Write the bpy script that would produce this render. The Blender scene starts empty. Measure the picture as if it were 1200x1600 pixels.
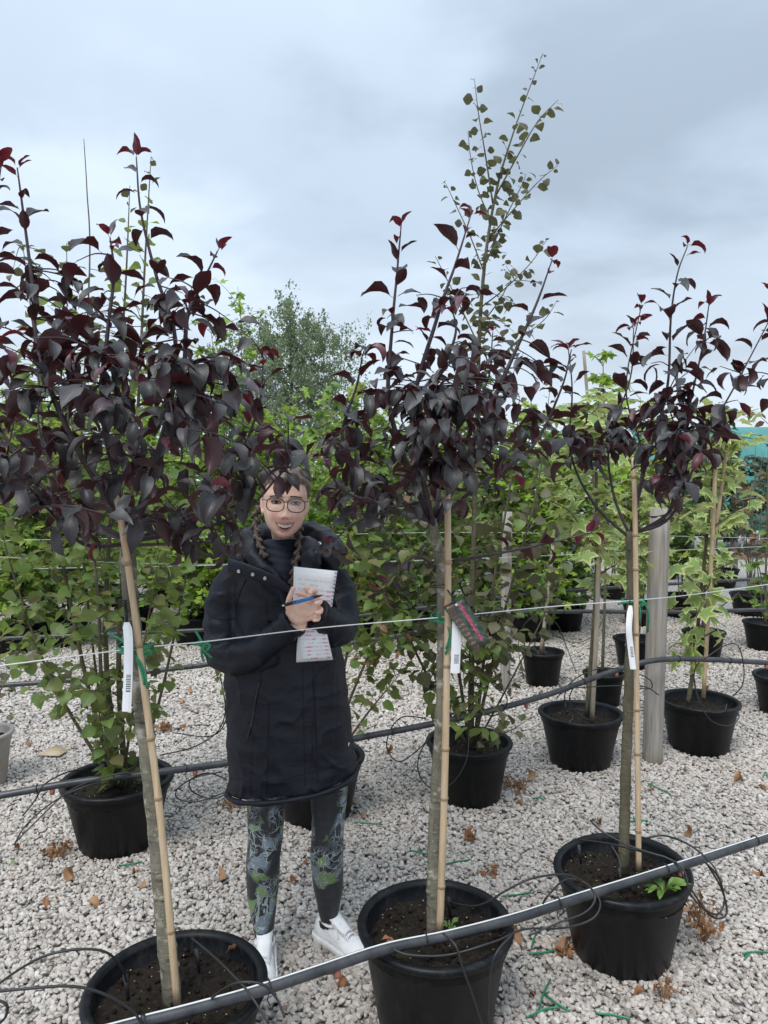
import bpy, bmesh, math, random
import numpy as np
from mathutils import Vector, Matrix, noise as mnoise

# ------------------------------------------------------------------ camera, light, exposure
SC = bpy.context.scene
COL = SC.collection
F = 1150.0
CAM = Vector((0.0, 0.0, 1.67))
PITCH = math.radians(2.5)
cd = bpy.data.cameras.new('camera')
cam = bpy.data.objects.new('camera', cd)
COL.objects.link(cam)
cam.location = CAM
cam.rotation_euler = (math.radians(90) - PITCH, 0, 0)
cd.sensor_fit = 'HORIZONTAL'
cd.sensor_width = 36.0
cd.lens = 36.0 * F / 1200.0
cd.clip_start = 0.05
cd.clip_end = 1500
SC.camera = cam

SUN_EL, SUN_AZ = math.radians(58), math.radians(205)      # azimuth: direction the light comes from, clockwise from +Y
sd = bpy.data.lights.new('sun', 'SUN')
sd.energy = 1.5
sd.angle = math.radians(28)
sd.color = (1.0, 0.97, 0.93)
sun = bpy.data.objects.new('sun', sd)
COL.objects.link(sun)
_d = Vector((math.sin(SUN_AZ) * math.cos(SUN_EL), math.cos(SUN_AZ) * math.cos(SUN_EL), math.sin(SUN_EL)))
sun.rotation_euler = _d.to_track_quat('Z', 'Y').to_euler()

W = bpy.data.worlds.new('World')
SC.world = W
W.use_nodes = True
wn, wl = W.node_tree.nodes, W.node_tree.links
wn.clear()
def wnode(t, **kw):
    n = wn.new(t)
    for k, v in kw.items():
        setattr(n, k, v)
    return n
w_out = wnode('ShaderNodeOutputWorld')
w_bg = wnode('ShaderNodeBackground')
w_bg.inputs['Strength'].default_value = 0.1
wl.new(w_bg.outputs[0], w_out.inputs[0])
w_sky = wnode('ShaderNodeTexSky', sky_type='NISHITA', sun_disc=False)
w_sky.sun_elevation = SUN_EL
w_sky.sun_rotation = SUN_AZ
w_tc = wnode('ShaderNodeTexCoord')
w_sep = wnode('ShaderNodeSeparateXYZ')
wl.new(w_tc.outputs['Generated'], w_sep.inputs[0])
def wmath(op, a, b=None, clamp=False):
    n = wnode('ShaderNodeMath', operation=op, use_clamp=clamp)
    for i, v in enumerate((a, b)):
        if v is None:
            continue
        if hasattr(v, 'is_output'):
            wl.new(v, n.inputs[i])
        else:
            n.inputs[i].default_value = v
    return n.outputs[0]
zc = wmath('MAXIMUM', w_sep.outputs[2], 0.0)
den = wmath('ADD', zc, 0.22)
cx = wmath('DIVIDE', w_sep.outputs[0], den)
cy = wmath('DIVIDE', w_sep.outputs[1], den)
w_cmb = wnode('ShaderNodeCombineXYZ')
wl.new(cx, w_cmb.inputs[0]); wl.new(cy, w_cmb.inputs[1])
w_cmb.inputs[2].default_value = 3.7
n1 = wnode('ShaderNodeTexNoise')
n1.inputs['Scale'].default_value = 1.5
n1.inputs['Detail'].default_value = 5
n1.inputs['Roughness'].default_value = 0.48
n1.inputs['Distortion'].default_value = 0.25
wl.new(w_cmb.outputs[0], n1.inputs['Vector'])
n2 = wnode('ShaderNodeTexNoise')
n2.inputs['Scale'].default_value = 0.55
n2.inputs['Detail'].default_value = 2
wl.new(w_cmb.outputs[0], n2.inputs['Vector'])
csum = wmath('ADD', wmath('MULTIPLY', n1.outputs[0], 0.55), wmath('MULTIPLY', n2.outputs[0], 0.45))
ramp = wnode('ShaderNodeValToRGB')
ramp.color_ramp.interpolation = 'EASE'
e = ramp.color_ramp.elements
e[0].position = 0.39; e[0].color = (0.215, 0.26, 0.314, 1)
e[1].position = 0.62; e[1].color = (0.40, 0.465, 0.54, 1)
m_ = ramp.color_ramp.elements.new(0.5); m_.color = (0.305, 0.364, 0.432, 1)
wl.new(csum, ramp.inputs[0])
hz = wnode('ShaderNodeMapRange')           # paler towards the horizon
hz.inputs['From Min'].default_value = 0.30
hz.inputs['From Max'].default_value = 0.0
hz.inputs['To Min'].default_value = 0.0
hz.inputs['To Max'].default_value = 0.85
wl.new(zc, hz.inputs['Value'])
mixh = wnode('ShaderNodeMix', data_type='RGBA')
wl.new(hz.outputs[0], mixh.inputs['Factor'])
wl.new(ramp.outputs[0], mixh.inputs['A'])
mixh.inputs['B'].default_value = (0.43, 0.475, 0.525, 1)
zen = wmath('MULTIPLY', wmath('ADD', wmath('MULTIPLY', wmath('POWER', zc, 3.0), 1.5), 1.0), 10.0)
sc_ = wnode('ShaderNodeVectorMath', operation='SCALE')
wl.new(mixh.outputs['Result'], sc_.inputs[0]); wl.new(zen, sc_.inputs['Scale'])
mixs = wnode('ShaderNodeMix', data_type='RGBA')
mixs.inputs['Factor'].default_value = 0.93
wl.new(w_sky.outputs[0], mixs.inputs['A'])
wl.new(sc_.outputs[0], mixs.inputs['B'])
wl.new(mixs.outputs['Result'], w_bg.inputs['Color'])

SC.view_settings.view_transform = 'Standard'
SC.view_settings.look = 'None'
SC.view_settings.exposure = 1.0
SC.view_settings.gamma = 1.0
SC.view_settings.use_curve_mapping = False
SC.cycles.max_bounces = 6
SC.cycles.transparent_max_bounces = 8
SC.cycles.use_denoising = True

# ------------------------------------------------------------------ helpers
rng = random.Random(7)
_fw = Vector((0, math.cos(PITCH), -math.sin(PITCH)))
_up = Vector((0, math.sin(PITCH), math.cos(PITCH)))
_rt = Vector((1, 0, 0))
def ray(px, py):
    return _rt * ((px - 600) / F) + _up * ((800 - py) / F) + _fw
def at(px, py, Y):                       # the point at distance Y in front of the camera seen at a pixel of the 1200x1600 photo
    r = ray(px, py)
    return CAM + r * (Y / r.y)
def atz(px, py, z):                      # the point at height z seen at a pixel
    r = ray(px, py)
    return CAM + r * ((z - CAM.z) / r.z)
def pix(p):
    v = Vector(p) - CAM
    d = v.dot(_fw)
    return 600 + F * v.dot(_rt) / d, 800 - F * v.dot(_up) / d, d

def empty(name, loc=(0, 0, 0)):
    o = bpy.data.objects.new(name, None)
    o.empty_display_size = 0.05
    COL.objects.link(o)
    o.location = loc
    return o
def tag(o, label, cat, group=None):
    o['label'] = label
    o['category'] = cat
    if group:
        o['group'] = group
    return o
def link(name, me, parent=None, loc=None):
    o = bpy.data.objects.new(name, me)
    COL.objects.link(o)
    if parent is not None:
        o.parent = parent
        base = parent.location.copy()
        if parent.parent is not None:
            base = base + parent.parent.location
        o.location = (Vector(loc) if loc is not None else Vector((0, 0, 0))) - base
    elif loc is not None:
        o.location = loc
    return o

class MB:
    """collects shapes (world coordinates) and links them as one mesh object"""
    def __init__(s):
        s.v, s.f, s.uv = [], [], {}
    def add(s, vs, fs, uvs=None):
        b = len(s.v)
        s.v.extend([tuple(v) for v in vs])
        s.f.extend([tuple(i + b for i in f) for f in fs])
        if uvs:
            for i, u in enumerate(uvs):
                s.uv[b + i] = u
        return s
    def tube(s, pts, rad, n=8, cap=True, flat=None, wob=0.0):
        pts = [Vector(p) for p in pts]
        if not hasattr(rad, '__len__'):
            rad = [rad] * len(pts)
        T = []
        for i in range(len(pts)):
            t = pts[min(i + 1, len(pts) - 1)] - pts[max(i - 1, 0)]
            T.append(t.normalized() if t.length > 1e-9 else Vector((0, 0, 1)))
        a = Vector((0, 0, 1)) if abs(T[0].z) < 0.9 else Vector((1, 0, 0))
        u = T[0].cross(a).normalized()
        vs, uvs, L = [], [], 0.0
        for i, p in enumerate(pts):
            u = (u - T[i] * u.dot(T[i])).normalized()
            w = T[i].cross(u)
            if i:
                L += (p - pts[i - 1]).length
            for k in range(n):
                an = 2 * math.pi * k / n
                r = rad[i]
                if wob:
                    r *= 1 + wob * mnoise.noise(Vector((p.x * 25 + math.cos(an) * 1.3, p.y * 25 + math.sin(an) * 1.3, L * 22)))
                vs.append(p + u * (math.cos(an) * r) + w * (math.sin(an) * r * (flat or 1.0)))
                uvs.append((k / n, L))
        fs = []
        for i in range(len(pts) - 1):
            for k in range(n):
                fs.append((i * n + k, i * n + (k + 1) % n, (i + 1) * n + (k + 1) % n, (i + 1) * n + k))
        if cap:
            fs.append(tuple(range(n - 1, -1, -1)))
            fs.append(tuple(range((len(pts) - 1) * n, len(pts) * n)))
        return s.add(vs, fs, uvs)
    def lathe(s, c, prof, n=32, axis=None, jit=0.0):
        c = Vector(c)
        ax = Vector(axis).normalized() if axis is not None else Vector((0, 0, 1))
        u = ax.orthogonal().normalized() if axis is not None else Vector((1, 0, 0))
        w = ax.cross(u)
        vs, fs = [], []
        for (r, z) in prof:
            for k in range(n):
                an = 2 * math.pi * k / n
                vs.append(c + u * (r * math.cos(an)) + w * (r * math.sin(an)) + ax * z)
        for i in range(len(prof) - 1):
            for k in range(n):
                fs.append((i * n + k, i * n + (k + 1) % n, (i + 1) * n + (k + 1) % n, (i + 1) * n + k))
        if prof[0][0] > 1e-6:
            fs.append(tuple(range(n - 1, -1, -1)))
        if prof[-1][0] > 1e-6:
            fs.append(tuple(range((len(prof) - 1) * n, len(prof) * n)))
        return s.add(vs, fs)
    def box(s, c, size, M=None):
        vs = []
        for z in (-1, 1):
            for y in (-1, 1):
                for x in (-1, 1):
                    p = Vector((x * size[0] / 2, y * size[1] / 2, z * size[2] / 2))
                    if M is not None:
                        p = M @ p
                    vs.append(p + Vector(c))
        return s.add(vs, [(0, 2, 3, 1), (4, 5, 7, 6), (0, 1, 5, 4), (2, 6, 7, 3), (0, 4, 6, 2), (1, 3, 7, 5)])
    def ball(s, c, r, M=None, n=10, m=7):
        vs, fs = [], []
        r = r if hasattr(r, '__len__') else (r, r, r)
        for i in range(m + 1):
            th = math.pi * i / m
            for k in range(n):
                ph = 2 * math.pi * k / n
                p = Vector((r[0] * math.sin(th) * math.cos(ph), r[1] * math.sin(th) * math.sin(ph), r[2] * math.cos(th)))
                if M is not None:
                    p = M @ p
                vs.append(p + Vector(c))
        for i in range(m):
            for k in range(n):
                fs.append((i * n + k, (i + 1) * n + k, (i + 1) * n + (k + 1) % n, i * n + (k + 1) % n))
        return s.add(vs, fs)
    def rings(s, rings, cap=True):
        n = len(rings[0])
        vs = [p for r in rings for p in r]
        fs = []
        for i in range(len(rings) - 1):
            for k in range(n):
                fs.append((i * n + k, i * n + (k + 1) % n, (i + 1) * n + (k + 1) % n, (i + 1) * n + k))
        if cap:
            fs.append(tuple(range(n - 1, -1, -1)))
            fs.append(tuple(range((len(rings) - 1) * n, len(rings) * n)))
        return s.add(vs, fs)
    def mesh(s, name, mat, smooth=True, origin=(0, 0, 0)):
        me = bpy.data.meshes.new(name)
        o = Vector(origin)
        me.from_pydata([tuple(Vector(v) - o) for v in s.v], [], s.f)
        if s.uv:
            lay = me.uv_layers.new(name='UVMap')
            idx = np.empty(len(me.loops), dtype=np.int32)
            me.loops.foreach_get('vertex_index', idx)
            U = np.zeros((len(s.v), 2), dtype=np.float32)
            for k, u in s.uv.items():
                U[k] = u
            lay.data.foreach_set('uv', U[idx].ravel())
        if mat is not None:
            me.materials.append(mat)
        if smooth:
            me.polygons.foreach_set('use_smooth', [True] * len(me.polygons))
        me.update()
        return me
    def build(s, name, mat, parent=None, smooth=True, origin=None):
        if origin is None:
            if parent is not None:
                origin = parent.location.copy()
                if parent.parent is not None:
                    origin = origin + parent.parent.location
            elif s.v:
                a = np.array(s.v)
                origin = (float(a[:, 0].mean()), float(a[:, 1].mean()), float(a[:, 2].min()))
            else:
                origin = (0, 0, 0)
        return link(name, s.mesh(name, mat, smooth, origin), parent, origin)

def spline(pts, per=6):
    """Catmull-Rom through points (Vectors or tuples of any size)"""
    P = [np.array(p, dtype=float) for p in pts]
    if len(P) < 3:
        out = []
        for i in range(per + 1):
            out.append(P[0] + (P[-1] - P[0]) * i / per)
        return [Vector(p) if len(p) == 3 else p for p in out]
    P = [2 * P[0] - P[1]] + P + [2 * P[-1] - P[-2]]
    out = []
    for i in range(1, len(P) - 2):
        for k in range(per):
            t = k / per
            a, b, c, d = P[i - 1], P[i], P[i + 1], P[i + 2]
            out.append(0.5 * ((2 * b) + (-a + c) * t + (2 * a - 5 * b + 4 * c - d) * t * t + (-a + 3 * b - 3 * c + d) * t ** 3))
    out.append(P[-2])
    return [Vector(p) if len(p) == 3 else p for p in out]
def pxpath(pts, per=6):
    return spline([at(*p) for p in pts], per)
def lerp(a, b, t):
    return a + (b - a) * t
def taper(n, r0, r1, p=1.0):
    return [lerp(r0, r1, (i / max(1, n - 1)) ** p) for i in range(n)]

# ------------------------------------------------------------------ materials
class NT:
    def __init__(s, name):
        s.m = bpy.data.materials.new(name)
        s.m.use_nodes = True
        s.t = s.m.node_tree
        s.n, s.l = s.t.nodes, s.t.links
        s.b = s.n['Principled BSDF']
        s.out = s.n['Material Output']
    def set(s, k, v):
        i = s.b.inputs[k]
        if hasattr(v, 'is_output'):
            s.l.new(v, i)
        elif hasattr(v, '__len__') and len(v) == 3 and i.type == 'RGBA':
            i.default_value = (*v, 1)
        else:
            i.default_value = v
        return s
    def node(s, t, ins=None, **kw):
        n = s.n.new(t)
        for k, v in kw.items():
            setattr(n, k, v)
        for k, v in (ins or {}).items():
            i = n.inputs[k]
            if hasattr(v, 'is_output'):
                s.l.new(v, i)
            elif hasattr(v, '__len__') and len(v) == 3 and i.type == 'RGBA':
                i.default_value = (*v, 1)
            else:
                i.default_value = v
        return n
    def math(s, op, a, b=None, c=None, clamp=False):
        n = s.n.new('ShaderNodeMath')
        n.operation = op
        n.use_clamp = clamp
        for i, v in enumerate((a, b, c)):
            if v is None:
                continue
            if hasattr(v, 'is_output'):
                s.l.new(v, n.inputs[i])
            else:
                n.inputs[i].default_value = v
        return n.outputs[0]
    def mix(s, f, a, b):
        n = s.n.new('ShaderNodeMix')
        n.data_type = 'RGBA'
        for k, v in (('Factor', f), ('A', a), ('B', b)):
            i = n.inputs[k] if k == 'Factor' else [x for x in n.inputs if x.name == k and x.type == 'RGBA'][0]
            if hasattr(v, 'is_output'):
                s.l.new(v, i)
            elif k == 'Factor':
                i.default_value = v
            else:
                i.default_value = (*v, 1)
        return [o for o in n.outputs if o.type == 'RGBA'][0]
    def ramp(s, f, stops, interp='LINEAR'):
        n = s.n.new('ShaderNodeValToRGB')
        n.color_ramp.interpolation = interp
        els = n.color_ramp.elements
        while len(els) < len(stops):
            els.new(0.5)
        for e_, (p, c) in zip(els, stops):
            e_.position = p
            e_.color = (*c, 1) if len(c) == 3 else c
        s.l.new(f, n.inputs[0])
        return n.outputs[0]
    def obj(s, scale=(1, 1, 1)):
        tc = s.node('ShaderNodeTexCoord')
        mp = s.node('ShaderNodeMapping', {'Vector': tc.outputs['Object'], 'Scale': scale})
        return mp.outputs[0]
    def uv(s, scale=(1, 1, 1)):
        tc = s.node('ShaderNodeTexCoord')
        mp = s.node('ShaderNodeMapping', {'Vector': tc.outputs['UV'], 'Scale': scale})
        return mp.outputs[0]
    def noise(s, vec, scale, detail=3, rough=0.5, dist=0.0):
        n = s.node('ShaderNodeTexNoise', {'Vector': vec, 'Scale': scale, 'Detail': detail, 'Roughness': rough, 'Distortion': dist})
        return n.outputs[0]
    def bump(s, h, strength=0.3, dist=0.005, to=True):
        n = s.node('ShaderNodeBump', {'Height': h, 'Strength': strength, 'Distance': dist})
        if to:
            s.l.new(n.outputs[0], s.b.inputs['Normal'])
        return n.outputs[0]

def m_plain(name, c1, c2=None, rough=0.6, scale=40, bump=0.2, bdist=0.002, stretch=(1, 1, 1), spec=0.5, lo=0.35, hi=0.65):
    t = NT(name)
    v = t.obj(stretch)
    n = t.noise(v, scale, 4, 0.6)
    t.set('Base Color', t.ramp(n, [(lo, c1), (hi, c2 or c1)]))
    t.set('Roughness', rough)
    t.set('Specular IOR Level', spec)
    if bump:
        t.bump(n, bump, bdist)
    return t.m

def m_leaf(name, tops, under, transl=0.25, tcol=(0.3, 0.4, 0.05), rough=0.45, spec=0.5, young=None, maple=None, vein=.3):
    vein_ = vein
    """tops: colours chosen leaf by leaf; under: colour of the lower face"""
    t = NT(name)
    oi = t.node('ShaderNodeObjectInfo').outputs['Random']
    at_ = t.node('ShaderNodeAttribute', attribute_name='rnd').outputs['Fac']
    r = t.math('FRACT', t.math('ADD', oi, at_))
    k = len(tops)
    top = t.ramp(r, [((i + 0.5) / k, c) for i, c in enumerate(tops)])
    tcd = t.node('ShaderNodeTexCoord')
    sep = t.node('ShaderNodeSeparateXYZ', {0: tcd.outputs['UV']})
    u, v = sep.outputs[0], sep.outputs[1]
    nz = t.noise(t.obj(), 35, 3)
    if maple:
        f = t.math('SMOOTHSTEP' if False else 'ADD', u, t.math('MULTIPLY', t.math('SUBTRACT', nz, 0.5), 0.9))
        f = t.math('MULTIPLY', t.math('SUBTRACT', f, 0.62), 9.0, clamp=True)
        top = t.mix(f, top, maple)
    au = t.math('ABSOLUTE', t.math('SUBTRACT', u, 0.5))
    # side veins as fine relief
    ph = t.math('ADD', t.math('MULTIPLY', v, 9.0), t.math('MULTIPLY', au, -6.0))
    vein = t.math('POWER', t.math('ABSOLUTE', t.math('SINE', t.math('MULTIPLY', ph, math.pi))), 0.35)
    mid = t.math('MULTIPLY', au, 18.0, clamp=True)
    h = t.math('MULTIPLY', vein, mid)
    if not maple:
        top = t.mix(t.math('MULTIPLY', t.math('SUBTRACT', 1.0, mid), 0.25), top, tuple(min(1, c * 1.8 + 0.02) for c in tops[0]))
    top = t.mix(t.math('MULTIPLY', nz, 0.35), top, tuple(c * 0.55 for c in tops[0]))
    bf = t.node('ShaderNodeNewGeometry').outputs['Backfacing']
    col = t.mix(bf, top, under)
    t.set('Base Color', col)
    t.set('Roughness', rough)
    t.set('Specular IOR Level', spec)
    t.bump(h, vein_, 0.002)
    tr = t.node('ShaderNodeBsdfTranslucent', {'Color': tcol})
    ms = t.node('ShaderNodeMixShader', {0: transl, 1: t.b.outputs[0], 2: tr.outputs[0]})
    t.l.new(ms.outputs[0], t.out.inputs[0])
    return t.m

def m_flat(name, c, rough=0.5, spec=0.5, metal=0.0):
    t = NT(name)
    t.set('Base Color', c).set('Roughness', rough).set('Specular IOR Level', spec).set('Metallic', metal)
    return t.m

M = {}
# gravel stones: each stone has its own tint
t = NT('gravel_stone')
oi = t.node('ShaderNodeObjectInfo').outputs['Random']
c = t.ramp(oi, [(0.0, (0.224, 0.196, 0.172)), (0.14, (0.375, 0.337, 0.300)), (0.3, (0.528, 0.487, 0.443)), (0.5, (0.416, 0.377, 0.339)), (0.66, (0.609, 0.573, 0.526)), (0.82, (0.477, 0.407, 0.349)), (0.93, (0.548, 0.502, 0.452)), (0.985, (0.670, 0.633, 0.590)), (1.0, (0.365, 0.221, 0.158))])
n = t.noise(t.obj(), 70, 5, 0.65)
t.set('Base Color', t.mix(t.math('MULTIPLY', n, 0.42), c, (0.20, 0.18, 0.165)))
t.set('Roughness', 0.75).set('Specular IOR Level', 0.35)
t.bump(n, 0.5, 0.002)
M['stone'] = t.m
# ground sheet: trodden gravel seen from far
t = NT('gravel_ground')
v = t.obj()
vo = t.node('ShaderNodeTexVoronoi', {'Vector': v, 'Scale': 34.0})
c = t.ramp(vo.outputs['Color'], [(0.1, (0.28, 0.25, 0.23)), (0.45, (0.44, 0.41, 0.39)), (0.75, (0.56, 0.53, 0.51))])
dk = t.math('MULTIPLY', vo.outputs['Distance'], 1.1, clamp=True)
t.set('Base Color', t.mix(dk, c, (0.24, 0.215, 0.2)))
t.set('Roughness', 0.9)
t.bump(t.math('SUBTRACT', 1.0, vo.outputs['Distance']), 1.0, 0.02)
M['ground'] = t.m
# black plastic pot
t = NT('black_plastic')
v = t.obj((1, 1, 0.5))
n = t.noise(v, 22, 8, 0.78, .5)
n2_ = t.noise(t.obj((6, 6, 40)), 3, 4, 0.6)
dirt = t.math('MULTIPLY', t.math('SUBTRACT', n, 0.50), 3.2, clamp=True)
t.set('Base Color', t.mix(t.math('MULTIPLY', dirt, 0.45), (0.0042, 0.0050, 0.0066), (0.07, 0.068, 0.064)))
t.set('Roughness', t.math('ADD', 0.30, t.math('MULTIPLY', n, 0.3)))
t.set('Specular IOR Level', 0.22)
t.bump(n2_, 0.08, 0.002)
M['pot'] = t.m
M['pot_grey'] = m_plain('grey_plastic', (0.30, 0.27, 0.24), (0.38, 0.35, 0.32), 0.6, 10, 0.1)
# compost
t = NT('compost')
v = t.obj()
n = t.noise(v, 60, 6, 0.75)
c = t.ramp(n, [(0.3, (0.006, 0.005, 0.004)), (0.55, (0.022, 0.016, 0.012)), (0.72, (0.055, 0.038, 0.026))])
mo = t.noise(v, 7, 3, 0.6)
c = t.mix(t.math('MULTIPLY', t.math('SUBTRACT', mo, 0.56), 5.0, clamp=True), c, (0.024, 0.034, 0.010))
vo = t.node('ShaderNodeTexVoronoi', {'Vector': v, 'Scale': 75.0, 'Randomness': 1.0})
sp = t.math('LESS_THAN', vo.outputs['Distance'], 0.16)
pick = t.node('ShaderNodeSeparateColor', {0: vo.outputs['Color']}).outputs[0]
sp = t.math('MULTIPLY', sp, t.math('GREATER_THAN', pick, 0.80))
c = t.mix(sp, c, (0.42, 0.36, 0.22))
t.set('Base Color', c)
t.set('Roughness', 0.95)
t.set('Specular IOR Level', 0.2)
t.bump(n, 1.0, 0.012)
M['soil'] = t.m
# bark of the front trees: olive grey with paler lichen and dark lenticels
def m_bark(name, c1, c2, lich, lo=0.60):
    t = NT(name)
    v = t.obj((1, 1, 0.55))
    n = t.noise(v, 22, 6, 0.65, 0.4)
    c = t.ramp(n, [(0.3, c1), (0.62, c2)])
    l1 = t.noise(t.obj((1, 1, 1)), 34, 4, 0.6)
    c = t.mix(t.math('MULTIPLY', t.math('SUBTRACT', l1, lo), 7.0, clamp=True), c, lich)
    l2 = t.noise(t.obj((1, 1, 5)), 20, 3, 0.5)
    c = t.mix(t.math('MULTIPLY', t.math('SUBTRACT', l2, 0.62), 6.0, clamp=True), c, tuple(x * 0.35 for x in c1))
    t.set('Base Color', c).set('Roughness', 0.8).set('Specular IOR Level', 0.3)
    t.bump(t.math('ADD', n, t.math('MULTIPLY', l2, 0.6)), 0.7, 0.006)
    return t.m
M['bark'] = m_bark('olive_bark', (0.085, 0.078, 0.058), (0.19, 0.175, 0.13), (0.36, 0.35, 0.29), 0.555)
M['bark_dark'] = m_bark('dark_bark', (0.035, 0.027, 0.027), (0.075, 0.06, 0.055), (0.15, 0.13, 0.12), 0.66)
M['bark_green'] = m_bark('green_bark', (0.06, 0.055, 0.035), (0.13, 0.115, 0.075), (0.22, 0.2, 0.15), 0.64)
M['twig_purple'] = m_plain('purple_twig', (0.022, 0.013, 0.016), (0.05, 0.03, 0.035), 0.55, 60, 0.3)
M['twig_brown'] = m_plain('brown_twig', (0.07, 0.045, 0.032), (0.14, 0.10, 0.07), 0.65, 50, 0.3)
M['bark_pale'] = m_plain('pale_stake', (0.22, 0.18, 0.13), (0.36, 0.31, 0.24), 0.75, 30, 0.4, stretch=(1, 1, 0.15))
# bamboo
t = NT('bamboo')
n = t.noise(t.obj((1, 1, 0.08)), 90, 4, 0.6)
n2_ = t.noise(t.obj((1, 1, 0.6)), 9, 3, 0.6)
c = t.ramp(n, [(0.3, (0.36, 0.25, 0.14)), (0.65, (0.52, 0.40, 0.26))])
t.set('Base Color', t.mix(t.math('MULTIPLY', t.math('SUBTRACT', n2_, 0.5), 3.0, clamp=True), c, (0.46, 0.39, 0.31)))
t.set('Roughness', 0.5)
t.bump(n, 0.25, 0.001)
M['bamboo'] = t.m
M['bamboo_node'] = m_plain('bamboo_node', (0.23, 0.15, 0.08), (0.34, 0.24, 0.14), 0.6, 60, 0.2)
# weathered timber
t = NT('weathered_timber')
n = t.noise(t.obj((1, 1, 0.06)), 55, 5, 0.65, 0.3)
n2_ = t.noise(t.obj((1, 1, 0.5)), 6, 3)
c = t.ramp(n, [(0.25, (0.13, 0.115, 0.10)), (0.5, (0.27, 0.25, 0.225)), (0.75, (0.36, 0.335, 0.30))])
c = t.mix(t.math('MULTIPLY', t.math('SUBTRACT', n2_, 0.45), 2.2, clamp=True), c, (0.24, 0.20, 0.14))
t.set('Base Color', c).set('Roughness', 0.85)
t.bump(n, 0.7, 0.004)
M['timber'] = t.m
# irrigation pipe and tubes
t = NT('pipe_plastic')
n = t.noise(t.obj((1, 1, 1)), 12, 5, 0.7)
t.set('Base Color', t.ramp(n, [(0.35, (0.018, 0.02, 0.024)), (0.7, (0.06, 0.062, 0.066))]))
t.set('Roughness', 0.42)
t.bump(n, 0.1, 0.001)
M['pipe'] = t.m
M['tube'] = m_flat('tube_rubber', (0.014, 0.014, 0.015), 0.5)
M['wire'] = m_flat('white_wire', (0.62, 0.63, 0.62), 0.45)
M['wire_dull'] = m_flat('dull_wire', (0.42, 0.47, 0.43), 0.5)
M['dripper'] = m_plain('terracotta_plastic', (0.22, 0.075, 0.045), (0.34, 0.13, 0.08), 0.55, 60, 0.1)
M['tie'] = m_plain('green_tie', (0.008, 0.13, 0.06), (0.02, 0.22, 0.10), 0.45, 60, 0.1)
M['twine'] = m_flat('dark_twine', (0.012, 0.012, 0.013), 0.7)
# leaves
M['purple'] = m_leaf('purple_leaf', [(0.021, 0.020, 0.022), (0.036, 0.038, 0.038), (0.017, 0.019, 0.019), (0.050, 0.051, 0.051), (0.026, 0.017, 0.020), (0.028, 0.032, 0.030), (0.015, 0.013, 0.014)],
                     (0.034, 0.010, 0.013), 0.07, (0.18, 0.016, 0.022), 0.50, 0.55, vein=.22)
M['purple_young'] = m_leaf('young_red_leaf', [(0.055, 0.016, 0.024), (0.10, 0.012, 0.024), (0.045, 0.022, 0.03), (0.042, 0.030, 0.036)], (0.085, 0.010, 0.018), 0.12, (0.30, 0.010, 0.03), 0.4, 0.6)
M['katsura'] = m_leaf('round_leaf', [(0.085, 0.155, 0.03), (0.11, 0.18, 0.034), (0.13, 0.13, 0.045), (0.08, 0.15, 0.04), (0.12, 0.19, 0.034), (0.15, 0.12, 0.055)],
                      (0.15, 0.19, 0.09), 0.32, (0.32, 0.40, 0.06), 0.5, 0.45)
M['katsura_dark'] = m_leaf('round_bronze_leaf', [(0.085, 0.095, 0.038), (0.105, 0.09, 0.048), (0.075, 0.105, 0.036), (0.12, 0.085, 0.055), (0.095, 0.10, 0.04)],
                           (0.10, 0.10, 0.065), 0.25, (0.17, 0.17, 0.05), 0.5, 0.45)
M['lime'] = m_leaf('lime_leaf', [(0.19, 0.31, 0.032), (0.25, 0.38, 0.038), (0.14, 0.26, 0.03), (0.31, 0.42, 0.055), (0.18, 0.30, 0.028)], (0.18, 0.28, 0.08), 0.35, (0.38, 0.52, 0.05), 0.5, 0.4)
M['green'] = m_leaf('green_leaf', [(0.09, 0.175, 0.03), (0.125, 0.22, 0.036), (0.08, 0.15, 0.034), (0.16, 0.25, 0.048)], (0.10, 0.16, 0.07), 0.28, (0.20, 0.34, 0.05), 0.5, 0.45)
M['darkgreen'] = m_leaf('dark_green_leaf', [(0.022, 0.05, 0.02), (0.03, 0.065, 0.022), (0.02, 0.045, 0.024)], (0.06, 0.09, 0.05), 0.18, (0.08, 0.16, 0.03), 0.4, 0.5)
M['variegated'] = m_leaf('variegated_leaf', [(0.15, 0.25, 0.065), (0.18, 0.29, 0.07), (0.13, 0.23, 0.06)], (0.40, 0.44, 0.20), 0.3, (0.6, 0.62, 0.22), 0.5, 0.4, maple=(0.46, 0.51, 0.20))
M['yellowgreen'] = m_leaf('yellow_green_leaf', [(0.24, 0.30, 0.05), (0.30, 0.34, 0.08), (0.18, 0.26, 0.04)], (0.3, 0.34, 0.12), 0.35, (0.5, 0.52, 0.08), 0.5, 0.4)
M['russet'] = m_leaf('russet_leaf', [(0.16, 0.075, 0.035), (0.10, 0.075, 0.035), (0.20, 0.10, 0.05), (0.08, 0.09, 0.035)], (0.2, 0.12, 0.07), 0.25, (0.3, 0.14, 0.05), 0.55, 0.35)
M['birch'] = m_leaf('birch_leaf', [(0.16, 0.21, 0.13), (0.19, 0.24, 0.15), (0.14, 0.185, 0.115)], (0.2, 0.24, 0.16), 0.35, (0.26, 0.33, 0.14), 0.55, 0.4)  # far tree: distance haze is painted in as paler, greyer leaf colours
M['dead'] = m_leaf('dead_leaf', [(0.26, 0.11, 0.05), (0.34, 0.16, 0.07), (0.18, 0.07, 0.045), (0.38, 0.22, 0.11)], (0.30, 0.17, 0.09), 0.1, (0.3, 0.12, 0.04), 0.65, 0.3)
M['straw'] = m_plain('dry_weed', (0.22, 0.115, 0.05), (0.36, 0.22, 0.11), 0.8, 40, 0.2)
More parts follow.
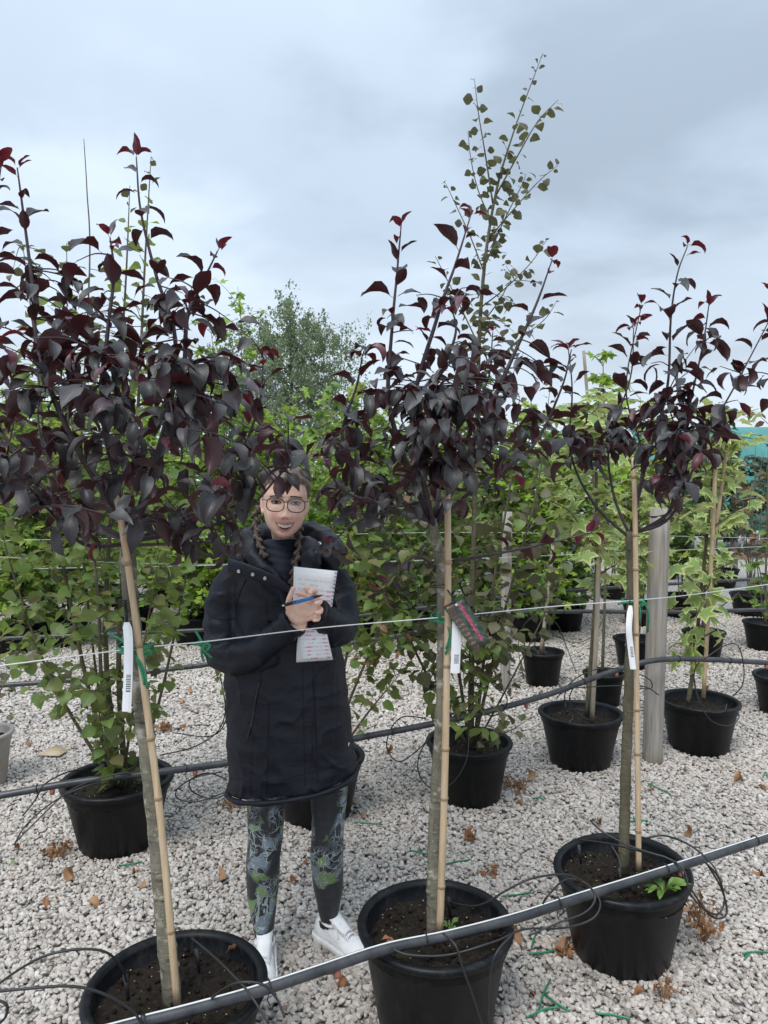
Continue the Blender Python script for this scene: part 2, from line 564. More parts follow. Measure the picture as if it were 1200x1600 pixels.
M['weed'] = m_leaf('weed_leaf', [(0.12, 0.22, 0.04), (0.15, 0.26, 0.05)], (0.2, 0.28, 0.1), 0.25, (0.3, 0.45, 0.08))
# ------------------------------------------------------------------ leaves
def leaf_shape(r, wid=0.55, droop=0.9, fold=0.18, wave=0.05, pet=0.18, n=6, cols=5, peak=0.42, twist=0.0):
    """one leaf, length 1 along +Y from the end of its stalk, upper side +Z; returns verts, triangles, uv"""
    V, U, T = [], [], []
    y = z = 0.0
    ph = r.uniform(0, 6.28)
    a0 = r.uniform(0.1, 0.3)
    rows = []
    for i in range(n + 1):
        t = i / n
        if i:
            an = a0 - droop * (t - 0.5 / n)
            y += math.cos(an) / n
            z += math.sin(an) / n
        q = t ** (math.log(0.5) / math.log(peak))
        w = wid * 0.5 * (math.sin(math.pi * min(1, q)) ** 0.8) * (1 - 0.35 * max(0, t - 0.6) / 0.4)
        an = a0 - droop * t
        tw = twist * t
        row = []
        for k in range(cols):
            s = -1 + 2 * k / (cols - 1)
            x = s * w
            up = fold * abs(s) ** 1.3 * w * 2 + wave * math.sin(ph + t * 9 + (2 if s > 0 else 0)) * abs(s) * w * 3
            xx, uu = x * math.cos(tw) - up * math.sin(tw), x * math.sin(tw) + up * math.cos(tw)
            row.append(len(V))
            V.append((xx, pet + y - uu * math.sin(an), z + uu * math.cos(an)))
            U.append((0.5 + s * 0.5, t))
        rows.append(row)
    for a, b in zip(rows, rows[1:]):
        for k in range(cols - 1):
            if a is rows[0]:
                T.append((a[k], b[k + 1], b[k]))
            elif b is rows[-1]:
                T.append((a[k], a[k + 1], b[k]))
            else:
                T.append((a[k], a[k + 1], b[k + 1])); T.append((a[k], b[k + 1], b[k]))
    if pet > 0.02:
        b = len(V)
        V += [(-0.014, 0, -0.015), (0.014, 0, -0.015), (0.01, pet + 0.03, 0.0), (-0.01, pet + 0.03, 0.0)]
        U += [(0.5, 0), (0.5, 0), (0.5, 0.05), (0.5, 0.05)]
        T += [(b, b + 1, b + 2), (b, b + 2, b + 3)]
    return np.array(V, float), np.array(T, int), np.array(U, float)

def maple_shape(r, droop=0.5, lobes=5, deep=0.45, two=True, pet=0.25):
    V, U, T = [(0, pet, 0)], [(0, 0.5)], []
    pts = []
    spread = [0, 62, 118, -62, -118] if lobes == 5 else [0, 70, -70]
    length = {0: 1.0, 62: 0.86, 118: 0.5, -62: 0.86, -118: 0.5, 70: 0.8, -70: 0.8}
    order = sorted(spread)
    outl = []
    for i, a in enumerate(order):
        L = length[a] * r.uniform(0.92, 1.06)
        outl += [(a - 13, L * 0.70), (a, L), (a + 13, L * 0.70)]
        if i < len(order) - 1:
            mid = (a + order[i + 1]) / 2
            outl.append((mid, deep * r.uniform(0.9, 1.1)))
    outl = [(-165, 0.22)] + outl + [(165, 0.22)]
    def put(a, rad, e):
        th = math.radians(a)
        x, y = rad * math.sin(th) * 0.62, 0.35 + rad * math.cos(th) * 0.62
        zz = -droop * (x * x * 0.9 + max(0, y - 0.2) ** 2 * 0.5) + 0.05 * math.sin(a * 0.09 + 1.3) * rad
        V.append((x, y + pet - 0.35 + 0.0, zz)); U.append((e, 0.5))
        return len(V) - 1
    outer = [put(a, q, 1.0) for a, q in outl]
    if two:
        inner = [put(a, q * 0.6, 0.45) for a, q in outl]
        for i in range(len(outl) - 1):
            T += [(0, inner[i + 1], inner[i]), (inner[i], inner[i + 1], outer[i + 1]), (inner[i], outer[i + 1], outer[i])]
    else:
        for i in range(len(outl) - 1):
            T.append((0, outer[i + 1], outer[i]))
    b = len(V)
    V += [(-0.012, 0, 0), (0.012, 0, 0), (0.008, pet + 0.05, 0.0), (-0.008, pet + 0.05, 0.0)]
    U += [(0, 0.5)] * 4
    T += [(b, b + 1, b + 2), (b, b + 2, b + 3)]
    return np.array(V, float), np.array(T, int), np.array(U, float)

_r = random.Random(3)
SHAPES = {
    'purple': [leaf_shape(_r, _r.uniform(0.38, 0.54), _r.uniform(0.4, 2.1), _r.uniform(0.08, 0.35), _r.uniform(0.02, 0.09), 0.16, 6, 5, 0.42, _r.uniform(-0.5, 0.5)) for _ in range(12)],
    'round': [leaf_shape(_r, _r.uniform(0.8, 0.98), _r.uniform(0.2, 1.0), _r.uniform(0.02, 0.2), 0.03, 0.3, 4, 4, 0.40) for _ in range(7)],
    'oval': [leaf_shape(_r, _r.uniform(0.5, 0.7), _r.uniform(0.3, 1.2), 0.15, 0.04, 0.1, 3, 3, 0.45) for _ in range(6)],
    'maple': [maple_shape(_r, _r.uniform(0.2, 0.9)) for _ in range(6)],
    'maple_far': [maple_shape(_r, _r.uniform(0.3, 1.0), 5, 0.45, False) for _ in range(5)],
    'tiny': [leaf_shape(_r, 0.7, 0.6, 0.15, 0.0, 0.0, 2, 3, 0.45) for _ in range(3)],
    'weed': [leaf_shape(_r, 0.26, _r.uniform(0.6, 1.2), 0.2, 0.22, 0.05, 8, 3, 0.6) for _ in range(4)],
    'dead': [leaf_shape(_r, _r.uniform(0.45, 0.65), _r.uniform(1.2, 2.6), _r.uniform(0.3, 0.7), 0.12, 0.12, 5, 5, 0.45, _r.uniform(-1, 1)) for _ in range(6)],
}
_LM = {}
def arrays_mesh(name, V, T, UV, rnd, mat):
    me = bpy.data.meshes.new(name)
    me.vertices.add(len(V)); me.vertices.foreach_set('co', np.asarray(V, np.float32).ravel())
    me.loops.add(T.size); me.loops.foreach_set('vertex_index', T.astype(np.int32).ravel())
    me.polygons.add(len(T))
    me.polygons.foreach_set('loop_start', np.arange(0, T.size, 3, dtype=np.int32))
    me.polygons.foreach_set('loop_total', np.full(len(T), 3, np.int32))
    me.polygons.foreach_set('use_smooth', np.ones(len(T), bool))
    me.update(calc_edges=True)
    if UV is not None:
        lay = me.uv_layers.new(name='UVMap')
        lay.data.foreach_set('uv', np.asarray(UV, np.float32)[T.ravel()].ravel())
    if rnd is not None:
        a = me.attributes.new('rnd', 'FLOAT', 'POINT')
        a.data.foreach_set('value', np.asarray(rnd, np.float32))
    if mat is not None:
        me.materials.append(mat)
    me.validate()
    return me
def shape_mesh(kind, i, mat):
    k = (kind, i, mat.name)
    if k not in _LM:
        V, T, U = SHAPES[kind][i]
        _LM[k] = arrays_mesh('leaf', V, T, U, None, mat)
    return _LM[k]

class Leaves:
    def __init__(s, kind, mat):
        s.kind, s.mat, s.items, s.clear = kind, mat, [], None
    def add(s, p, d, size, up=None, roll=0.0, r=None, mat=None):
        r = r or rng
        d = Vector(d).normalized()
        if s.clear is not None:
            for f in (0.0, .5, 1.1):
                x_, y_, _q = pix(Vector(p) + d * size * f)
                if s.clear[0] < x_ < s.clear[2] and s.clear[1] < y_ < s.clear[3]:
                    return
        up = Vector(up) if up is not None else Vector((0, 0, 1))
        x = d.cross(up)
        if x.length < 1e-3:
            x = d.cross(Vector((0, 1, 0.1)))
        x.normalize()
        z = x.cross(d).normalized()
        if roll:
            q = Matrix.Rotation(roll, 3, d)
            x, z = q @ x, q @ z
        m = Matrix(((x.x, d.x, z.x, p[0]), (x.y, d.y, z.y, p[1]), (x.z, d.z, z.z, p[2]), (0, 0, 0, 1)))
        s.items.append((m, size, r.randrange(len(SHAPES[s.kind])), mat or s.mat))
    def emit(s, parent, most=300, name='leaf', rest='foliage'):
        """the leaves that show largest become objects under their branch part, the others one mesh of kind stuff"""
        def score(it):
            x, y, d = pix(it[0].translation)
            ins = -20 < x < 1220 and -20 < y < 1620 and d > 0.1
            return -(it[1] / max(d, 0.1) if ins else 0.0)
        L = sorted(s.items, key=score)
        base = parent.location.copy()
        if parent.parent is not None:
            base = base + parent.parent.location
        for m, sz, i, mt in L[:most]:
            o = bpy.data.objects.new(name, shape_mesh(s.kind, i, mt))
            COL.objects.link(o)
            o.parent = parent
            mm = m.copy()
            mm.translation = m.translation - base
            o.matrix_local = mm @ Matrix.Scale(sz, 4)
        by = {}
        for it in L[most:]:
            by.setdefault(it[3].name, []).append(it)
        for mn, its in by.items():
            Vs, Ts, Us, Rs, off = [], [], [], [], 0
            for m, sz, i, mt in its:
                V, T, U = SHAPES[s.kind][i]
                A = np.array(m)
                Vs.append(V * sz @ A[:3, :3].T + A[:3, 3] - np.array(base))
                Ts.append(T + off); Us.append(U); Rs.append(np.full(len(V), rng.random()))
                off += len(V)
            o = link(rest, arrays_mesh(rest, np.vstack(Vs), np.vstack(Ts), np.vstack(Us), np.concatenate(Rs), its[0][3]), parent, base)
            o['kind'] = 'stuff'
        return s

def inpoly(x, y, P):
    c = False
    for i in range(len(P)):
        x1, y1 = P[i]; x2, y2 = P[i - 1]
        if (y1 > y) != (y2 > y) and x < (x2 - x1) * (y - y1) / (y2 - y1) + x1:
            c = not c
    return c
def sample(P, r):
    xs, ys = [p[0] for p in P], [p[1] for p in P]
    while True:
        x, y = r.uniform(min(xs), max(xs)), r.uniform(min(ys), max(ys))
        if inpoly(x, y, P):
            return x, y

# ------------------------------------------------------------------ pots
def pot_lathe(rt, rb, h, n=48):
    lip = 0.020 * rt / 0.235
    return [(0.0, 0.0), (rb - 0.01, 0.0), (rb, 0.008), (lerp(rb, rt, 0.80) - 0.006, h * 0.80), (lerp(rb, rt, 0.82), h * 0.82), (rt - 0.012, h - 0.032),
            (rt - 0.004, h - 0.028), (rt + 0.004, h - 0.020), (rt + 0.006, h - 0.010), (rt + 0.002, h - 0.002), (rt - 0.006, h), (rt - lip, h - 0.003),
            (rt - lip - 0.004, h - 0.015), (lerp(rb, rt, 0.8) - 0.016, h * 0.72), (0.0, h * 0.70)]
def make_pot(root, c, rt, rb, h, soil_drop=0.045, mat=None, lumps=0, n=40, squash=None, handle=False):
    c = Vector(c)
    b = MB().lathe(c, pot_lathe(rt, rb, h), n)
    if squash:                          # a soft pot pulled slightly out of round
        sx, an = squash
        q = Matrix.Rotation(an, 3, 'Z')
        for i, v in enumerate(b.v):
            d = q.inverted() @ (Vector(v) - c)
            k = d.z / h
            d = Vector((d.x * (1 + sx * k), d.y * (1 - sx * k), d.z + 0.02 * sx * 4 * k * math.cos(2 * math.atan2(d.y, d.x)) * k))
            b.v[i] = tuple(q @ d + c)
    b.build('pot', mat or M['pot'], root)
    zs = h - soil_drop
    r1 = lerp(rb, rt, zs / h) - 0.014
    vs, fs, nr, na = [(c.x, c.y, c.z + zs)], [], 12, 36
    for i in range(1, nr + 1):
        for k in range(na):
            an = 2 * math.pi * k / na
            rr = r1 * i / nr * (1 if i < nr else 1.02)
            x, y = c.x + rr * math.cos(an), c.y + rr * math.sin(an)
            vs.append((x, y, c.z + zs + 0.018 * mnoise.noise(Vector((x * 9, y * 9, 1))) + 0.010 * mnoise.noise(Vector((x * 40, y * 40, 2))) - 0.012 * (i / nr) ** 4))
    for k in range(na):
        fs.append((0, 1 + k, 1 + (k + 1) % na))
    for i in range(nr - 1):
        for k in range(na):
            a, b2 = 1 + i * na, 1 + (i + 1) * na
            fs.append((a + k, b2 + k, b2 + (k + 1) % na, a + (k + 1) % na))
    sb = MB().add(vs, fs)
    for _ in range(lumps):
        an, rr = rng.uniform(0, 6.28), r1 * 0.95 * math.sqrt(rng.random())
        s_ = rng.uniform(0.003, 0.010)
        sb.ball((c.x + rr * math.cos(an), c.y + rr * math.sin(an), c.z + zs + 0.004), (s_, s_ * rng.uniform(0.6, 1), s_ * 0.7), Matrix.Rotation(rng.uniform(0, 3), 3, 'Z'), 6, 4)
    sb.build('soil', M['soil'], root)
    return c.z + zs

# ------------------------------------------------------------------ potted trees: Empty > pot, soil, trunk, crown (> leaf, foliage)
class Plant:
    def __init__(s, name, loc, label, cat, group=None, seed=1):
        s.root = tag(empty(name, loc), label, cat, group)
        s.r = random.Random(seed)
        s.trunk, s.br = MB(), MB()
        s.sk = []                      # skeleton points (position, radius)
    def limb(s, pts, r0, r1, into=None, n=7, per=6, wob=0.0):
        P = spline(pts, per)
        R = taper(len(P), r0, r1)
        (into or s.br).tube(P, R, n, wob=wob)
        s.sk += list(zip(P, R))
        return P
    def near(s, p):
        best = min(s.sk, key=lambda q: (q[0] - p).length + (0.25 if q[0].z > p.z - 0.02 else 0.0) * 0.5)
        return best[0]
    def finish(s, leaves, trunk_mat, twig_mat, most=300, crown='crown'):
        if s.trunk.v:
            s.trunk.build('trunk', trunk_mat, s.root)
        if s.br.v:
            c = s.br.build(crown, twig_mat, s.root)
        else:
            c = s.root
        left = most
        for L in leaves:
            L.emit(c, max(0, left))
            left -= len(L.items)
        return s.root

def leafy_shoot(pl, P, L, Ly, start, gap, size, elev=(0.7, -0.2), young=3, az0=0.0, taper_end=0.65, roll=0.5):
    """leaves spirally along a shoot P from fraction start; size in metres"""
    r = pl.r
    S = [0.0]
    for a, b in zip(P, P[1:]):
        S.append(S[-1] + (b - a).length)
    tot, s = S[-1], S[-1] * start
    az = az0 or r.uniform(0, 6.28)
    j = 0
    while s <= tot:
        while j < len(S) - 2 and S[j + 1] < s:
            j += 1
        f = (s - S[j]) / max(1e-6, S[j + 1] - S[j])
        p = P[j].lerp(P[j + 1], min(1, f))
        t = (P[j + 1] - P[j]).normalized()
        u = t.orthogonal().normalized()
        w = t.cross(u)
        q = s / tot
        el = lerp(elev[1], elev[0], q) + r.uniform(-0.35, 0.35)
        d = (u * math.cos(az) + w * math.sin(az)) * math.cos(el) + t * math.sin(el)
        k = size * r.uniform(0.75, 1.2) * (taper_end if q > 0.9 else 1.0)
        yng = (tot - s) < gap * young * 0.9
        (Ly if (yng and Ly) else L).add(p, d, k, t + Vector((0, 0, 0.8)), r.uniform(-roll, roll), r)
        az += 2.4 + r.uniform(-0.3, 0.3)
        s += gap * r.uniform(0.75, 1.3)

def rosette(pl, p, t, L, n, size, el=0.5):
    r = pl.r
    t = Vector(t).normalized()
    u = t.orthogonal().normalized()
    w = t.cross(u)
    a0 = r.uniform(0, 6.28)
    for i in range(n):
        az = a0 + i * 6.28 / n + r.uniform(-0.3, 0.3)
        e_ = el + r.uniform(-0.4, 0.5)
        L.add(p, (u * math.cos(az) + w * math.sin(az)) * math.cos(e_) + t * math.sin(e_), size * r.uniform(0.7, 1.15), t + Vector((0, 0, 0.6)), 0, r)

def fill(pl, poly, n, Y, dY, L, size, per=6, gap=0.035, rad=0.0028, lift=0.06, hang=0.5, Ly=None, reach=0.5, roll=0.5):
    """twigs that end inside a region of the crown, leaves along their outer part, hanging"""
    r = pl.r
    sk0 = list(pl.sk)
    for _ in range(n):
        x, y = sample(poly, r)
        p = at(x, y, Y + r.gauss(0, dY))
        b = min(sk0, key=lambda q: (q[0] - p).length + (0.12 if q[0].z > p.z + 0.05 else 0.0))[0]
        v = p - b
        if v.length > reach:
            b = p - v.normalized() * reach
            b = min(sk0, key=lambda q: (q[0] - b).length)[0]
            v = p - b
        if v.length < 0.04:
            continue
        mid = b + v * 0.5 + Vector((r.uniform(-1, 1) * 0.1, r.uniform(-1, 1) * 0.1, 0.5 * r.random())) * v.length * lift * 5
        P = spline([b, mid, p], 4)
        pl.br.tube(P, taper(len(P), rad * (0.7 + v.length), 0.0011), 4)
        S = v.length
        k = max(2, min(per, int(S * 0.75 / gap) + 1))
        az = r.uniform(0, 6.28)
        for i in range(k):
            q = 1 - 0.75 * i / max(1, k - 1) if k > 1 else 1
            fi = q * (len(P) - 1)
            a = int(min(fi, len(P) - 2))
            pp = P[a].lerp(P[a + 1], fi - a)
            t = (P[a + 1] - P[a]).normalized()
            az += 2.4
            h = Vector((math.cos(az), math.sin(az), 0))
            d = h * 0.75 + t * 0.4 + Vector((0, 0, -hang + r.uniform(-0.5, 0.55)))
            young = Ly is not None and i == 0 and r.random() < 0.35
            (Ly if young else L).add(pp, d, size * r.uniform(0.65, 1.2) * (0.75 if i == 0 else 1), Vector((0, 0, 1)) + h * 0.3, r.uniform(-roll, roll), r)
# ------------------------------------------------------------------ the setting
def sheet(name, x0, x1, y0, y1, z, nx, ny, mat):
    vs, fs = [], []
    for j in range(ny + 1):
        for i in range(nx + 1):
            vs.append((lerp(x0, x1, i / nx), lerp(y0, y1, j / ny), z))
    for j in range(ny):
        for i in range(nx):
            a = j * (nx + 1) + i
            fs.append((a, a + 1, a + nx + 2, a + nx + 1))
    o = MB().add(vs, fs).build(name, mat, None, False, (0, 0, 0))
    o['kind'] = 'structure'
    return o
sheet('ground', -400, 400, -60, 900, -0.012, 8, 8, M['ground'])

# loose gravel: stones scattered over the near ground (one object, nobody could count them)
stones = bpy.data.collections.new('gravel_stones')
for k in range(9):
    bm = bmesh.new()
    bmesh.ops.create_icosphere(bm, subdivisions=2 if k < 6 else 1, radius=1.0)
    r_ = random.Random(40 + k)
    cuts = []
    for _ in range(7):
        d = Vector((r_.gauss(0, 1), r_.gauss(0, 1), r_.gauss(0, 1))).normalized()
        cuts.append((d, r_.uniform(0.55, 0.9)))
    sx, sy, sz = r_.uniform(0.85, 1.25), r_.uniform(0.7, 1.0), r_.uniform(0.5, 0.8)
    for v in bm.verts:
        for d, q in cuts:
            e_ = v.co.dot(d) - q
            if e_ > 0:
                v.co -= d * e_
        v.co = Vector((v.co.x * sx, v.co.y * sy, v.co.z * sz)) * (1 + 0.08 * mnoise.noise(v.co * 2 + Vector((k, 0, 0))))
    me = bpy.data.meshes.new('stone')
    bm.to_mesh(me); bm.free()
    me.polygons.foreach_set('use_smooth', [k % 3 == 0] * len(me.polygons))
    me.materials.append(M['stone'])
    stones.objects.link(bpy.data.objects.new('stone', me))

def gravel(name, quad, density, smin, smax, seed, z):
    b = MB().add([(x, y, z) for x, y in quad], [(0, 1, 2, 3)])
    o = b.build(name, None, None, False, (0, 0, 0))
    g = bpy.data.node_groups.new(name, 'GeometryNodeTree')
    g.interface.new_socket('Geometry', in_out='INPUT', socket_type='NodeSocketGeometry')
    g.interface.new_socket('Geometry', in_out='OUTPUT', socket_type='NodeSocketGeometry')
    N_, L_ = g.nodes, g.links
    gi, go = N_.new('NodeGroupInput'), N_.new('NodeGroupOutput')
    ds = N_.new('GeometryNodeDistributePointsOnFaces')
    ds.inputs['Density'].default_value = density
    ds.inputs['Seed'].default_value = seed
    L_.new(gi.outputs[0], ds.inputs['Mesh'])
    rp = N_.new('FunctionNodeRandomValue'); rp.data_type = 'FLOAT_VECTOR'
    rp.inputs['Min'].default_value = (-0.004, -0.004, -0.006)
    rp.inputs['Max'].default_value = (0.004, 0.004, 0.010)
    sp = N_.new('GeometryNodeSetPosition')
    L_.new(ds.outputs['Points'], sp.inputs['Geometry']); L_.new(rp.outputs[0], sp.inputs['Offset'])
    ci = N_.new('GeometryNodeCollectionInfo')
    ci.inputs['Collection'].default_value = stones
    ci.inputs['Separate Children'].default_value = True
    ci.inputs['Reset Children'].default_value = True
    ip = N_.new('GeometryNodeInstanceOnPoints')
    ip.inputs['Pick Instance'].default_value = True
    L_.new(sp.outputs[0], ip.inputs['Points']); L_.new(ci.outputs[0], ip.inputs['Instance'])
    rr = N_.new('FunctionNodeRandomValue'); rr.data_type = 'FLOAT_VECTOR'
    rr.inputs['Min'].default_value = (-0.6, -0.6, 0)
    rr.inputs['Max'].default_value = (0.6, 0.6, 6.28)
    L_.new(rr.outputs[0], ip.inputs['Rotation'])
    rs = N_.new('FunctionNodeRandomValue'); rs.data_type = 'FLOAT'
    fl = [i for i in rs.inputs if i.type == 'VALUE' and i.name in ('Min', 'Max')]
    fl[0].default_value, fl[1].default_value = smin, smax
    L_.new([q for q in rs.outputs if q.type == 'VALUE'][0], ip.inputs['Scale'])
    L_.new(ip.outputs[0], go.inputs[0])
    md = o.modifiers.new('scatter', 'NODES')
    md.node_group = g
    o['kind'] = 'stuff'
    return o
gravel('gravel', [(-2.6, 1.0), (2.6, 1.0), (3.6, 4.8), (-3.6, 4.8)], 7400, 0.0065, 0.0150, 1, 0.0)
gravel('gravel', [(-3.8, 4.8), (3.8, 4.8), (6.8, 9.5), (-6.8, 9.5)], 3000, 0.009, 0.018, 2, 0.002)

# crumbs of dead leaf and twig between the stones
crumbs = bpy.data.collections.new('litter_crumbs')
for k in range(5):
    V_, T_, U_ = SHAPES['dead'][k]
    crumbs.objects.link(bpy.data.objects.new('crumb', arrays_mesh('crumb', V_, T_, U_, None, M['dead'])))
_gr = stones
stones = crumbs
gravel('leaf_litter', [(-2.6, 1.0), (2.6, 1.0), (5.2, 8.0), (-5.2, 8.0)], 26, 0.006, 0.024, 7, 0.014)
stones = _gr
# far tree line on the horizon: a wood that reads as one mass
def wood(name, x0, x1, Y, h0, h1, n, seed, mat):
    r = random.Random(seed)
    L = Leaves('tiny', mat)
    for _ in range(n):
        x = r.uniform(x0, x1)
        top = lerp(h0, h1, 0.5 + 0.5 * mnoise.noise(Vector((x * 0.11, seed, 0))) + 0.2 * mnoise.noise(Vector((x * 0.5, seed, 3))))
        z = top * (1 - r.random() ** 1.6)
        L.add((x, Y + r.uniform(-2, 2), z), (r.gauss(0, 1), r.gauss(0, 1), r.gauss(0, 1)), r.uniform(0.25, 0.6), None, 0, r)
    root = MB().tube([(x0, Y, 0.0), (x1, Y, 0.0)], 0.2, 4).build(name, M['bark_dark'])
    root['kind'] = 'stuff'
    L.emit(root, 0)
    return root
wood('far_wood', -34, 44, 46, 2.4, 4.4, 5200, 11, M['green'])
# ------------------------------------------------------------------ front row: three purple-leaved trees in black tubs
POT_H = 0.315
def on_ground(px, py):                   # centre of a tub whose rim centre shows at a pixel
    p = atz(px, py, POT_H)
    return Vector((p.x, p.y, 0))

def knots(pl, P, R, n, r):
    """pruning scars and swellings along a trunk"""
    for _ in range(n):
        i = r.randrange(3, len(P) - 3)
        an = r.uniform(0, 6.28)
        q = P[i] + Vector((math.cos(an), math.sin(an), 0)) * R[i] * 0.62
        pl.trunk.ball(q, (R[i] * 0.62, R[i] * 0.62, R[i] * 0.5), None, 8, 6)

def trunk(pl, pts, r0, r1, n=14, per=8, wob=0.10, kn=8, flare=1.0):
    P = pxpath(pts, per)
    R = taper(len(P), r0, r1)
    for i in range(len(R)):
        R[i] *= 1 + 0.06 * math.sin(i * 1.7) * (1 if i > 2 else 0) + (flare - 1) * max(0, 1 - i / 4)
    P[0].z -= 0.05
    pl.trunk.tube(P, R, n, wob=wob)
    if kn:
        knots(pl, P, R, kn, pl.r)
    pl.sk += list(zip(P[len(P) // 2:], R[len(P) // 2:]))
    return P

# --- left tree
cA = on_ground(276, 1535)
YA = cA.y
A = Plant('potted_tree', cA, 'purple-leaved standard tree with mottled leaning trunk, fullest crown, left of the woman', 'tree', 'purple-leaved trees of the front row', 21)
make_pot(A.root, cA, 0.238, 0.18, POT_H, 0.045, lumps=160, n=56)
trunk(A, [(269, 1555, YA), (256, 1430, YA), (245, 1300, YA), (231, 1180, YA), (217, 1060, YA), (205, 950, YA), (199, 850, YA + .01), (204, 815, YA + .01)], 0.0250, 0.0190, kn=22)
LA, LAy = Leaves('purple', M['purple']), Leaves('purple', M['purple_young'])
LA.clear = LAy.clear = (400, 742, 484, 900)          # no leaf hangs before the woman's face
o_ = YA
for pts, r0, s0, gap, sz in [
    ([(202, 835, o_), (120, 700, o_ - .05), (62, 560, o_ - .05), (50, 440, o_), (36, 330, o_), (27, 262, o_)], .011, .30, .036, .074),
    ([(205, 835, o_), (262, 650, o_ + .05), (274, 530, o_ + .08), (244, 430, o_ + .08), (220, 330, o_ + .08), (213, 246, o_ + .08)], .011, .30, .038, .076),
    ([(210, 835, o_), (280, 620, o_ - .1), (292, 500, o_ - .12), (310, 455, o_ - .12), (340, 392, o_ - .12)], .010, .35, .034, .072),
    ([(203, 835, o_), (160, 650, o_ - .15), (168, 520, o_ - .18), (178, 430, o_ - .18), (172, 372, o_ - .18)], .010, .35, .036, .074),
    ([(200, 845, o_), (70, 765, o_ + .05), (-20, 620, o_ + .1), (-22, 430, o_ + .1), (2, 258, o_ + .1)], .010, .3, .036, .076),
    ([(205, 845, o_), (330, 790, o_ + .1), (400, 650, o_ + .15), (412, 560, o_ + .15)], .009, .35, .034, .072),
    ([(205, 845, o_), (300, 830, o_ - .05), (380, 800, o_ - .1), (428, 752, o_ - .1), (450, 728, o_ - .1)], .008, .42, .034, .066),
    ([(203, 852, o_), (270, 850, o_ - .1), (335, 848, o_ - .15), (385, 862, o_ - .18)], .006, .45, .034, .060),
    ([(200, 850, o_), (130, 850, o_ - .1), (70, 790, o_ - .2), (10, 720, o_ - .25)], .008, .35, .034, .074),
    ([(200, 848, o_), (120, 800, o_ + .2), (60, 660, o_ + .3), (90, 520, o_ + .33)], .008, .3, .036, .074),
]:
    P = A.limb([at(*p) for p in pts], r0 * .8, .0018)
    leafy_shoot(A, P, LA, LAy, s0, gap * .8, sz * 1.05, young=2)
    rosette(A, P[-1], P[-1] - P[-2], LAy, 2, .055, .6)
fill(A, [(-60, 560), (40, 500), (150, 470), (260, 490), (330, 520), (420, 590), (462, 660), (450, 740), (380, 800), (300, 850), (120, 850), (20, 800), (-70, 780)], 158, YA - .02, .17, LA, .080, per=6, Ly=LAy, hang=.38)
fill(A, [(0, 600), (250, 560), (400, 640), (380, 780), (150, 820), (0, 760)], 34, YA - .28, .06, LA, .083, per=5)
fill(A, [(-60, 470), (20, 430), (150, 395), (250, 420), (330, 460), (410, 540), (400, 600), (200, 560), (0, 600)], 46, YA, .16, LA, .080, per=5, Ly=LAy, hang=.2)
rosette(A, at(446, 735, YA - .12), (0, -.15, -1), LA, 6, .070, .55)
rosette(A, at(436, 726, YA - .08), (0.1, -.1, -1), LA, 5, .066, .3)
rosette(A, at(352, 862, YA - .2), (0, -.2, -1), LA, 6, .062, .2)
LA.clear = LAy.clear = None
for x0, y0, x1, y1, u_ in [(436, 736, 436, 774, -1), (445, 734, 464, 761, 1), (456, 742, 449, 768, -1), (424, 726, 409, 752, 1), (466, 730, 483, 748, 1)]:   # the sprig before her brow
    a_, b_ = at(x0, y0, 2.27), at(x1, y1, 2.25)
    LA.add(a_, b_ - a_, (b_ - a_).length * 1.32, (0, -.7 * u_, .8), rng.uniform(-.3, .3))
    straight = sorted(range(12), key=lambda q: -SHAPES['purple'][q][0][:, 1].max())
    LA.items[-1] = (LA.items[-1][0], LA.items[-1][1] * .82, straight[len(LA.items) % 3], LA.items[-1][3])
A.br.tube(spline([at(420, 770 - 20, 2.0), at(428, 738, 2.12), at(440, 730, 2.26), at(450, 732, 2.28)], 4), .0022, 5)
A.finish([LA, LAy], M['bark'], M['twig_purple'], 420)

